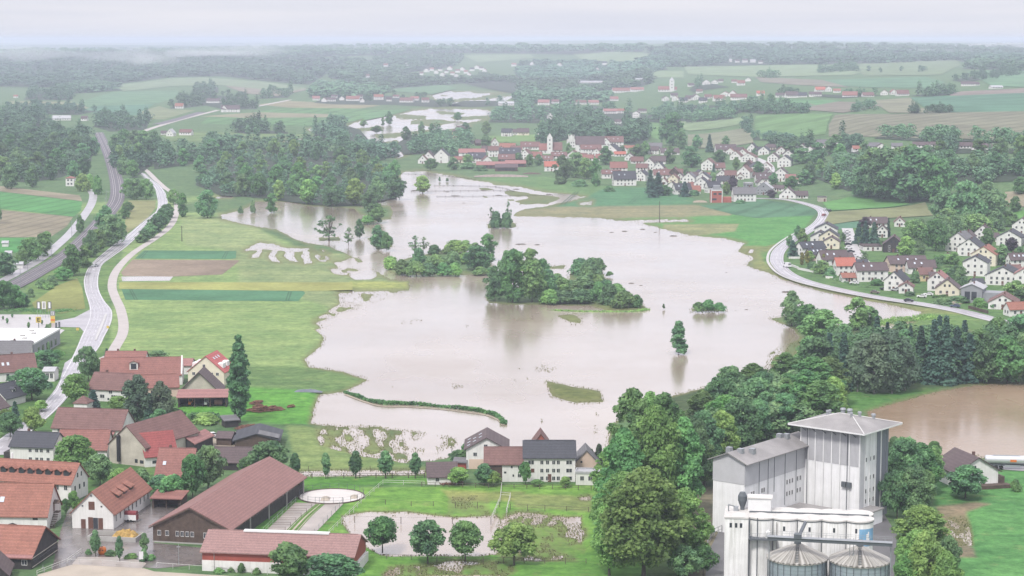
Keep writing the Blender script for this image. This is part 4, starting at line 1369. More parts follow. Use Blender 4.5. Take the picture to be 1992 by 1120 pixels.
# --- wooded valley side on the right
grove((1560, 350, 1600, 320, 1660, 300, 1760, 300, 1800, 330, 1780, 372, 1715, 378, 1640, 384, 1590, 380), 18, (11, 16), ['wood0', 'wood1', 'wood3', 'wood4', 'wood5'], 'in the wood above the right meadow', 'trees of the wood above the right meadow', seed=12)
grove((1800, 340, 1790, 305, 1860, 300, 2000, 310, 2000, 350, 1900, 350), 9, (13, 18), ['wood0', 'wood2', 'wood4'], 'in the dark wood at the right edge', 'trees of the dark right wood', seed=13)
for key, x, y, h, w in [('wood4', 1720, 388, 96, 110), ('wood0', 1770, 392, 105, 110), ('wood1', 1815, 392, 86, 80), ('wood4', 1690, 384, 66, 70), ('wood2', 1700, 348, 60, 70), ('wood1', 1760, 345, 60, 70)]:
    tree(key, x, y, h, w, 'crowning the right hill meadow', 'great trees above the right meadow')
for key, x, y, h, w in [('wood0', 1835, 430, 62, 60), ('wood4', 1880, 446, 92, 80), ('wood0', 1920, 440, 86, 66), ('wood2', 1845, 455, 50, 60), ('wood1', 1900, 462, 46, 60), ('wood3', 1940, 418, 30, 40), ('wood1', 1975, 412, 30, 30), ('wood1', 1985, 378, 34, 34), ('wood0', 1870, 400, 30, 50), ('wood3', 1960, 440, 30, 40)]:
    tree(key, x, y, h, w, 'behind the right village', 'trees behind the right village')
# --- gardens of the right village
for key, x, y, h, w in [('spruce1', 1683, 478, 50, 24), ('spruce0', 1700, 482, 52, 24), ('spruce2', 1670, 474, 42, 20), ('spruce0', 1728, 460, 38, 9), ('copper0', 1682, 450, 28, 20), ('wood1', 1780, 475, 48, 48), ('wood1', 1820, 488, 62, 50), ('wood5', 1762, 500, 40, 40), ('wood0', 1790, 470, 44, 40),
                        ('wood3', 1560, 478, 34, 28), ('wood0', 1552, 462, 24, 20), ('spruce2', 1542, 500, 34, 22), ('wood0', 1536, 480, 24, 18), ('wood5', 1575, 508, 20, 20), ('yellow0', 1560, 515, 24, 12), ('yellow0', 1570, 512, 24, 12), ('yellow0', 1602, 516, 22, 11), ('wood3', 1598, 532, 26, 34), ('bush1', 1615, 540, 18, 30), ('bush1', 1580, 525, 14, 34),
                        ('bush0', 1705, 555, 12, 30), ('bush1', 1780, 550, 22, 26), ('wood3', 1855, 520, 30, 34), ('wood1', 1840, 540, 18, 30), ('wood0', 1870, 552, 34, 28), ('wood5', 1840, 512, 18, 40), ('wood0', 1948, 515, 40, 34), ('wood3', 1930, 500, 22, 30), ('copper0', 1968, 490, 28, 26), ('wood1', 1920, 480, 36, 34), ('spruce0', 1898, 535, 24, 5),
                        ('wood3', 1975, 575, 30, 40), ('wood0', 1990, 590, 28, 40), ('bush1', 1865, 588, 12, 60), ('bush1', 1835, 590, 10, 50), ('bush2', 1905, 596, 16, 30), ('bush0', 1930, 600, 14, 24), ('bush1', 1770, 575, 8, 30), ('spruce2', 1872, 548, 26, 14), ('wood1', 1755, 488, 22, 24), ('wood0', 1640, 470, 18, 12), ('bush0', 1655, 512, 12, 14)]:
    tree(key, x, y, h, w, 'in the gardens of the right village', 'garden trees of the right village')
# --- middle village
for key, x, y, h, w in [('wood0', 1095, 352, 50, 34), ('wood4', 1120, 345, 48, 44), ('wood2', 1158, 362, 54, 26), ('wood1', 1140, 348, 40, 36), ('wood0', 1178, 320, 36, 34), ('spruce1', 1265, 376, 48, 20), ('spruce0', 1280, 380, 46, 26), ('spruce1', 1270, 384, 36, 20), ('wood0', 1295, 380, 20, 26), ('spruce2', 1332, 382, 30, 20),
                        ('wood0', 1303, 318, 34, 26), ('wood4', 1345, 325, 40, 48), ('wood0', 1240, 310, 30, 36), ('wood3', 1255, 300, 26, 22), ('spruce0', 1380, 296, 36, 16), ('wood0', 1356, 288, 26, 24), ('wood0', 1412, 286, 22, 20), ('wood0', 1400, 315, 24, 36), ('wood1', 1432, 330, 24, 18), ('wood0', 1475, 338, 24, 26), ('wood3', 1540, 368, 26, 28), ('wood0', 1505, 358, 22, 24),
                        ('copper0', 1426, 372, 30, 16), ('wood5', 1413, 378, 24, 18), ('wood0', 1565, 360, 30, 30), ('wood3', 1575, 342, 28, 26), ('bush1', 1386, 352, 16, 20), ('spruce2', 1388, 336, 20, 8), ('wood0', 1545, 300, 26, 36), ('wood4', 1590, 318, 40, 40), ('wood0', 1624, 300, 38, 44), ('wood4', 1560, 318, 30, 44), ('copper0', 1500, 385, 16, 20), ('bush1', 1480, 374, 14, 12),
                        ('wood2', 1106, 300, 22, 14), ('wood0', 1048, 322, 22, 18), ('wood1', 1030, 324, 24, 18), ('bush1', 986, 287, 10, 22), ('bush1', 1040, 290, 10, 18), ('wood0', 945, 285, 24, 22), ('wood1', 910, 318, 18, 20), ('bush1', 1008, 312, 14, 24), ('wood1', 838, 330, 22, 24), ('wood0', 905, 264, 26, 26), ('wood1', 945, 262, 26, 24), ('wood0', 820, 262, 26, 16), ('wood2', 840, 264, 24, 14),
                        ('wood2', 1055, 258, 24, 22), ('bush1', 1210, 300, 16, 20), ('bush1', 1380, 372, 14, 16), ('bush1', 1470, 300, 12, 20), ('bush1', 1530, 290, 16, 20)]:
    tree(key, x, y, h, w, 'among the middle village houses', 'trees of the middle village')
for x, y, h, w in [(910, 328, 12, 40), (935, 332, 10, 36), (880, 325, 8, 30), (1128, 362, 12, 40), (1090, 358, 14, 30), (1185, 372, 10, 30), (1440, 395, 6, 30), (870, 352, 6, 8), (855, 352, 8, 6), (1350, 380, 10, 30), (1330, 340, 12, 30)]:
    tree('bush1', x, y, h, w, 'along the shore side of the middle village', 'bushes of the middle village')
# --- left farm estate and roadside houses
tree('poplar0', 466, 822, 172, 58, 'x', label='very tall dark poplar standing alone behind the estate')
for x, w, h in [(574, 22, 50), (634, 20, 50), (692, 27, 54), (750, 29, 54), (808, 23, 50)]:
    tree('flame', x, 930, h, w, 'in the row along the flooded lane', 'clipped trees in a row along the lane')
for x, y, h, w in [(186, 1082, 52, 21), (233, 1092, 50, 18), (281, 1078, 42, 17)]:
    tree('flame', x, y, h, w, 'in the yard by the straw bunker', 'clipped trees in the stable yard')
for key, x, y, h, w, lb in [('mid0', 744, 1072, 66, 78, 'open-crowned tree standing in the flooded paddock behind the arena hall'), ('mid2', 832, 1092, 80, 78, 'dark round paddock tree, second from the left'),
                            ('mid0', 905, 1090, 76, 76, 'green round paddock tree, third from the left'), ('mid1', 1000, 1096, 80, 84, 'broad green paddock tree nearest the big clump'),
                            ('mid3', 562, 1135, 76, 92, 'pale loose tree before the red and white hall'), ('mid2', 650, 1140, 62, 100, 'dark tree before the right end of the red and white hall')]:
    tree(key, x, y, h, w, 'x', label=lb)
for key, x, y, h, w in [('birch0', 268, 820, 92, 60), ('birch1', 312, 820, 80, 54), ('spruce0', 292, 822, 60, 26), ('spruce2', 182, 800, 44, 30), ('mid1', 230, 800, 30, 46), ('mid0', 255, 795, 24, 40), ('mid2', 310, 835, 40, 40), ('mid3', 340, 820, 26, 40), ('mid2', 308, 708, 26, 44), ('spruce2', 208, 702, 26, 14), ('mid0', 360, 930, 30, 40)]:
    tree(key, x, y, h, w, 'among the old estate roofs', 'trees among the estate roofs')
for key, x, y, h, w in [('mid1', 145, 925, 78, 82), ('mid2', 195, 945, 62, 56), ('mid1', 235, 950, 40, 40), ('mid0', 375, 970, 85, 60), ('mid2', 405, 955, 88, 62), ('mid3', 335, 975, 50, 60), ('mid2', 310, 960, 36, 50), ('mid2', 525, 930, 72, 72), ('mid0', 480, 925, 36, 40), ('mid1', 145, 998, 44, 26), ('mid0', 128, 1000, 30, 22), ('mid3', 420, 985, 34, 30), ('mid2', 275, 945, 34, 40)]:
    tree(key, x, y, h, w, 'between the stable buildings', 'trees between the stable buildings')
for key, x, y, h, w in [('mid1', 148, 785, 58, 64), ('mid2', 172, 742, 68, 44), ('mid0', 185, 740, 44, 36), ('mid2', 62, 778, 62, 74), ('mid1', 66, 845, 54, 44), ('mid2', 20, 850, 48, 50), ('spruce2', 30, 828, 50, 22), ('mid1', 80, 800, 22, 30), ('mid2', 90, 725, 44, 50), ('mid0', 112, 700, 20, 24), ('mid1', 12, 815, 20, 26), ('mid3', 90, 870, 24, 36)]:
    tree(key, x, y, h, w, 'along the main road at the left houses', 'trees along the main road by the houses')
for x, y, h, w in [(400, 822, 18, 66), (345, 838, 18, 34), (330, 852, 14, 20), (172, 1078, 10, 18), (215, 1080, 10, 30), (256, 1086, 10, 26), (280, 1092, 24, 22), (295, 1090, 12, 20), (425, 1114, 10, 26), (470, 1114, 18, 20), (450, 1112, 10, 18), (500, 1116, 12, 20)]:
    tree('bush', x, y, h, w, 'around the stable yard', 'shrubs around the stable yard')
for key, x, y, h, w in [('mid1', 892, 942, 34, 46), ('mid2', 942, 944, 42, 44), ('mid1', 960, 946, 30, 30), ('mid3', 1022, 944, 46, 22), ('mid2', 895, 905, 30, 34), ('mid0', 1045, 946, 14, 24), ('mid1', 1100, 948, 22, 26), ('mid2', 905, 880, 18, 18)]:
    tree(key, x, y, h, w, 'in front of the white farmhouse row', 'garden trees of the farmhouse row')
for x, y, h, w in [(58, 622, 6, 5), (14, 630, 12, 6), (56, 640, 14, 7), (92, 650, 20, 9), (6, 622, 8, 5), (82, 632, 10, 5), (113, 654, 18, 5), (95, 690, 26, 6), (106, 668, 16, 6), (24, 618, 8, 5)]:
    tree('flame1', x, y, h, w, 'in the supermarket car park', 'young trees in the car park', look='young slim tree')
# ------------------------------------------------------------------ houses
PANE = MB().box(-0.5, 0.5, -0.03, 0.04, -0.5, 0.5).mesh('window', GLASS)
FRM = MB()
for a_ in ((-0.56, 0.56, -0.05, 0.0, 0.5, 0.58), (-0.56, 0.56, -0.07, 0.0, -0.60, -0.5), (-0.57, -0.5, -0.05, 0.0, -0.5, 0.5), (0.5, 0.57, -0.05, 0.0, -0.5, 0.5), (-0.03, 0.03, -0.045, 0.0, -0.5, 0.5)):
    FRM.box(*a_)
FRM = FRM.mesh('frame', FRAME)
DOOR = MB().box(-0.5, 0.5, -0.05, 0.04, -0.5, 0.5).mesh('door', DOORM)
SKY = MB().box(-0.5, 0.5, -0.5, 0.5, -0.04, 0.05)
SKYL = SKY.mesh('skylight', plain('skylight_glass', (0.55, 0.60, 0.66), 0.15, 0.05))


def put(me, name, parent, loc, rot, sc):
    o = bpy.data.objects.new(name, me)
    link(o, parent)
    o.location, o.rotation_euler, o.scale = loc, rot, sc
    return o


class House:
    """front edge p0-p1 on the ground (world), depth d going back; local x along the front, y back"""

    def __init__(s, name, label, cat, p0, p1, d, E, R, axis='E', roof='b', wall='white', over=0.45, hip=0.0, kind='gable', group=None, chimney=1, thick=0.22, wallname='wall', base=None):
        u = Vector((p1.x - p0.x, p1.y - p0.y, 0))
        s.L, s.d, s.E, s.R, s.axis, s.kind, s.over = u.length, d, E, R, axis, kind, over
        s.rz = math.atan2(u.y, u.x)
        c = (p0 + p1) / 2
        z = min(p0.z, p1.z)
        s.t = thing(name, label, cat, (c.x, c.y, z), s.rz, group)
        h = s.L / 2
        rm = ROOF[roof][0] if isinstance(roof, str) else roof
        wm = WALL[wall] if isinstance(wall, str) else wall
        mb = MB()
        g = -0.6
        if kind == 'gable' and not hip:
            if axis == 'E':
                mb.prism([(0, g), (d, g), (d, E), (d / 2, R), (0, E)], 'x', -h, h)
            else:
                mb.prism([(-h, g), (h, g), (h, E), (0, R), (-h, E)], 'y', 0, d)
        elif kind == 'mono':
            mb.prism([(0, g), (d, g), (d, R), (0, E)], 'x', -h, h)
        else:
            mb.box(-h, h, 0, d, g, E)
        s.wall = part(wallname, mb, wm, s.t)
        rb = MB()
        o, th = over, thick
        if kind == 'flat':
            rb.box(-h - 0.15, h + 0.15, -0.15, d + 0.15, E + 0.002, E + 0.25)
            for q in ((-h - 0.15, h + 0.15, -0.15, 0.1), (-h - 0.15, h + 0.15, d - 0.1, d + 0.15), (-h - 0.15, -h + 0.1, 0.1, d - 0.1), (h - 0.1, h + 0.15, 0.1, d - 0.1)):
                rb.box(*q, E + 0.25, E + 0.6)
        elif kind == 'mono':
            k = (R - E) / d
            rb.prism([(-o, E - o * k), (d + o, R + o * k), (d + o, R + o * k + th), (-o, E - o * k + th)], 'x', -h - o, h + o)
        elif hip or kind == 'hip':
            rl = hip if hip else 0.5
            if axis == 'E':
                a = max(0.0, h - rl)
                ridge = [(-a, d / 2, R), (a, d / 2, R)]
            else:
                a0, a1 = min(rl, d / 2), d - min(rl, d / 2)
                ridge = [(0, a0, R), (0, a1, R)]
            e = E - 0.12
            c4 = [(-h - o, -o, e), (h + o, -o, e), (h + o, d + o, e), (-h - o, d + o, e)]
            lo = [(x, y, z_ - 0.18) for x, y, z_ in c4]
            if axis == 'E':
                fs = [(0, 1, 5, 4), (1, 2, 5), (2, 3, 4, 5), (3, 0, 4)]
            else:
                fs = [(0, 1, 4), (1, 2, 5, 4), (2, 3, 5), (3, 0, 4, 5)]
            fs += [(6, 7, 1, 0), (7, 8, 2, 1), (8, 9, 3, 2), (9, 6, 0, 3), (9, 8, 7, 6)]
            rb.add(c4 + ridge + lo, fs)
        else:
            half = d / 2 if axis == 'E' else h
            k = (R - E) / half
            e0 = E - o * k
            prof = lambda c_: [(c_ - half - o, e0), (c_, R), (c_ + half + o, e0), (c_ + half + o, e0 + th), (c_, R + th * 1.15), (c_ - half - o, e0 + th)]
            if axis == 'E':
                a, b_ = prof(d / 2), (-h - o * 0.7, h + o * 0.7)
                rb.prism(a, 'x', *b_)
            else:
                rb.prism(prof(0), 'y', -o * 0.7, d + o * 0.7)
        s.roof = part('roof', rb, rm, s.t)
        if chimney and kind in ('gable', 'hip'):
            for i in range(chimney):
                f = (0.28 + 0.42 * i)
                if axis == 'E':
                    x, y = -h + s.L * f, d / 2 + 0.5
                else:
                    x, y = 0.5, d * f
                part('chimney', MB().box(x - 0.3, x + 0.3, y - 0.3, y + 0.3, E, R + 0.9), CHIM, s.roof)
        part('ridge_cap', MB().box(-h * 0.98, h * 0.98, d / 2 - 0.12, d / 2 + 0.12, R + th * 0.9, R + th * 1.15 + 0.07), rm, s.roof) if (axis == 'E' and kind == 'gable' and not hip and s.L > 9) else None

    def side(s, sd):
        h = s.L / 2
        return {'f': ((-h, 0), (1, 0), s.L, 0.0), 'r': ((h, 0), (0, 1), s.d, math.pi / 2), 'l': ((-h, s.d), (0, -1), s.d, -math.pi / 2), 'b': ((h, s.d), (-1, 0), s.L, math.pi)}[sd]

    def win(s, sd, us, z, w=1.0, h=1.25, frame=False, me=None, name='window'):
        (ox, oy), (ux, uy), L, rz = s.side(sd)
        for u in us:
            o = put(me or PANE, name, s.t, (ox + ux * L * u, oy + uy * L * u, z), (0, 0, rz), (w, 1, h))
            if frame:
                link(bpy.data.objects.new('frame', FRM), o)
        return s

    def rows(s, sd, n, zs, w=1.0, h=1.25, frame=False, u0=0.1, u1=0.9):
        for z in zs:
            s.win(sd, [u0 + (u1 - u0) * (i + 0.5) / n for i in range(n)], z, w, h, frame)
        return s

    def door(s, sd, u, w=1.1, h=2.1, m=None, name='door'):
        me = DOOR if m is None else MB().box(-0.5, 0.5, -0.05, 0.04, -0.5, 0.5).mesh(name, m)
        s.win(sd, [u], h / 2, w, h, me=me, name=name)
        return s

    def slope(s, f):
        """height of the front roof slope at depth fraction f of the half (axis E)"""
        return s.E + (s.R - s.E) * f

    def skylight(s, us, f=0.5, w=0.8, h=1.2, side='f'):
        if s.axis == 'E':
            sl = math.atan2(s.R - s.E, s.d / 2)
            for u in us:
                put(SKYL, 'skylight', s.roof, (-s.L / 2 + s.L * u, s.d / 2 * f, s.slope(f) + 0.34), (sl, 0, 0), (w, h, 1))
        else:
            sl = math.atan2(s.R - s.E, s.L / 2)
            sg = -1 if side == 'l' else 1
            for u in us:
                put(SKYL, 'skylight', s.roof, (sg * s.L / 2 * (1 - f), s.d * u, s.slope(f) + 0.34), (0, sg * sl, 0), (h, w, 1))
        return s

    def dormer(s, u, w=1.7, h=1.5, f=0.25, roof=None, pane=True):
        """gabled dormer on the front slope (axis E)"""
        x = -s.L / 2 + s.L * u
        y0 = s.d / 2 * f
        z0 = s.slope(f) - 0.1
        run = (h + 0.5) / ((s.R - s.E) / (s.d / 2))
        d_ = part('dormer', MB().prism([(x - w / 2, z0), (x + w / 2, z0), (x + w / 2, z0 + h), (x, z0 + h + 0.5), (x - w / 2, z0 + h)], 'y', y0, y0 + run), WALL['dark'] if roof is None else WALL['white'], s.roof)
        rb = MB().prism([(x - w / 2 - 0.25, z0 + h - 0.18), (x, z0 + h + 0.5), (x + w / 2 + 0.25, z0 + h - 0.18), (x + w / 2 + 0.25, z0 + h), (x, z0 + h + 0.7), (x - w / 2 - 0.25, z0 + h)], 'y', y0 - 0.3, y0 + run)
        part('dormer_roof', rb, s.roof.data.materials[0], d_)
        put(PANE, 'window', d_, (x, y0 - 0.02, z0 + h * 0.55), (0, 0, 0), (w * 0.7, 1, h * 0.7))
        return s


def gp(x, y):
    return G(x, y)


WORD = {'white': 'white', 'cream': 'cream', 'yellow': 'yellow', 'peach': 'peach', 'grey': 'grey', 'dark': 'dark timber', 'brown': 'brown timber', 'red': 'red', 'brick': 'red brick', 'old': 'stained white'}


HPX = []                          # photo pixels where far houses stand, kept clear of massed trees


def table(rows, place, group, small=False, cat='house'):
    """x, y (base), w, wall px, roof px, o (E eave front / G gable front), roof letter [, wall, rotation deg, windows per row]"""
    for k, r in enumerate(rows):
        x, y, w, hw, hr, o, rc = r[:7]
        wall = r[7] if len(r) > 7 and r[7] else 'white'
        rot = math.radians(r[8] if len(r) > 8 and r[8] is not None else rnd.choice((-12, -6, 5, 10)))
        HPX.append((x, y, w, hw + hr))
        c = G(x, y)
        m_ = mpp(c)
        Lm = w * m_ / max(0.75, math.cos(rot))
        E = max(2.3, hw * m_ * 1.03)
        ux, uy = math.cos(rot), math.sin(rot)
        p0 = Vector((c.x - ux * Lm / 2, c.y - uy * Lm / 2, c.z))
        p1 = Vector((c.x + ux * Lm / 2, c.y + uy * Lm / 2, c.z))
        dep = max(6.0, min(11, Lm * 0.55)) if o == 'E' else max(8.0, min(15, Lm * 1.1))
        if o == 'F':
            R, kind = E, 'flat'
        else:
            kind = 'gable'
            rise = max(1.6, hr * m_ * (0.86 if o == 'E' else 1.0))
            half = dep / 2 if o == 'E' else Lm / 2
            rise = min(rise, half * 1.15)
            R = E + rise
        nm = 'house' if o != 'F' else 'flat_roofed_house'
        look = f"{WORD[wall]} {'house, long side and' if o == 'E' else ('gabled house with' if o == 'G' else 'flat roofed house with')} {ROOF[rc][1]} roof" + (' seen broadside' if o == 'E' else ('' if o == 'F' else ''))
        look = look.replace('house, long side and', 'house with').replace(' seen broadside', '').strip()
        if o == 'E':
            look = 'broad ' + look
        H = House(nm, None, cat, p0, p1, dep, E, R, 'E' if o in ('E', 'F') else 'G', rc, wall, group=group, kind=kind, chimney=0 if small else 1, over=0.5)
        label_later(H.t, look, place, x)
        if small and w < 12:
            continue
        zs = [E * 0.55] if E < 4.0 else [E * 0.28, E * 0.74]
        n = int(r[9]) if len(r) > 9 else max(2, min(6, int(Lm / 3.0)))
        if wall in ('dark',):
            n = 2
        H.rows('f', n, zs, 1.0, 1.2, w >= 26)
        if o == 'G' and hr > 7:
            H.win('f', [0.5] if hr < 14 else [0.4, 0.6], E + (R - E) * 0.35, 0.9, 1.1)
        side = 'l' if x > 996 else 'r'
        if not small:
            H.rows(side, 2 if dep < 9 else 3, zs, 0.9, 1.2)
            H.door('f', 0.5, 1.0, 2.0)
            if o == 'E' and w > 28 and rc in 'pdb':
                H.skylight([0.25, 0.5, 0.72][: 2 + k % 2], 0.5)


RV = [  # right village
    (1606, 457, 42, 11, 11, 'G', 'd', 'white', -12), (1594, 474, 34, 13, 10, 'G', 'd', 'white', -12), (1612, 476, 36, 16, 12, 'G', 'd', 'cream', -12), (1617, 484, 30, 14, 9, 'G', 'p', 'cream', -12),
    (1584, 497, 48, 15, 12, 'E', 'd', 'white', 22), (1593, 507, 34, 13, 11, 'E', 'd', 'peach', 20), (1625, 516, 54, 12, 18, 'E', 'p', 'white', 14), (1646, 536, 38, 20, 15, 'E', 'R', 'white', 8),
    (1676, 523, 28, 8, 9, 'E', 'd', 'white', 8), (1652, 549, 26, 8, 4, 'E', 'o', 'white', 5), (1697, 548, 62, 22, 15, 'E', 'p', 'white', 6, 4), (1738, 566, 34, 20, 17, 'G', 'd', 'white', -28), (1762, 571, 26, 13, 8, 'G', 'b', 'white', -15),
    (1768, 529, 74, 16, 15, 'E', 'p', 'peach', 6), (1794, 533, 54, 13, 14, 'E', 'p', 'white', 2), (1803, 547, 28, 14, 12, 'E', 'b', 'yellow', 10), (1822, 566, 34, 22, 14, 'G', 'k', 'white', -22), (1842, 576, 44, 14, 18, 'G', 'p', 'cream', -16),
    (1748, 550, 24, 10, 3, 'F', 'g', 'white', 4), (1950, 602, 52, 13, 15, 'G', 'b', 'white', -18), (1986, 615, 46, 14, 13, 'E', 'o', 'white', 12), (1896, 537, 44, 26, 12, 'G', 'd', 'white', -20), (1950, 555, 62, 18, 17, 'G', 'd', 'white', -22),
    (1992, 560, 36, 26, 12, 'G', 'k', 'white', -18), (1911, 466, 28, 14, 14, 'G', 'p', 'white', -24), (1962, 478, 44, 16, 13, 'G', 'd', 'white', -22), (1987, 456, 34, 18, 14, 'G', 'p', 'white', -25), (1862, 489, 42, 18, 18, 'G', 'g', 'white', -28), (1884, 498, 40, 17, 16, 'G', 'd', 'white', -26),
    (1912, 517, 44, 22, 15, 'G', 'o', 'cream', -24), (1738, 491, 40, 15, 16, 'G', 'p', 'dark', -12), (1716, 462, 20, 14, 9, 'G', 'p', 'white', -12), (1706, 442, 44, 8, 12, 'E', 'p', 'white', 4), (1750, 441, 20, 9, 9, 'G', 'b', 'white', -10), (1852, 511, 22, 10, 6, 'E', 'p', 'white', 6),
    (1650, 508, 22, 7, 6, 'E', 'p', 'white', 10), (1822, 548, 24, 9, 9, 'E', 'p', 'white', 6), (1934, 470, 24, 8, 9, 'E', 'p', 'white', 8), (1940, 500, 22, 7, 7, 'E', 'd', 'white', 8), (1880, 470, 24, 10, 11, 'G', 'p', 'white', -24), (1975, 532, 26, 8, 7, 'E', 'b', 'white', 8), (1775, 462, 24, 8, 10, 'G', 'b', 'white', -14), (1905, 560, 22, 6, 6, 'E', 'd', 'white', 10),
    (1984, 521, 38, 16, 13, 'E', 'p', 'white', 10), (1698, 488, 36, 4, 3, 'F', 'p', 'white', 4), (2020, 480, 40, 16, 12, 'G', 'd', 'white', -22)]
table(RV, 'in the right village', 'houses of the right village')
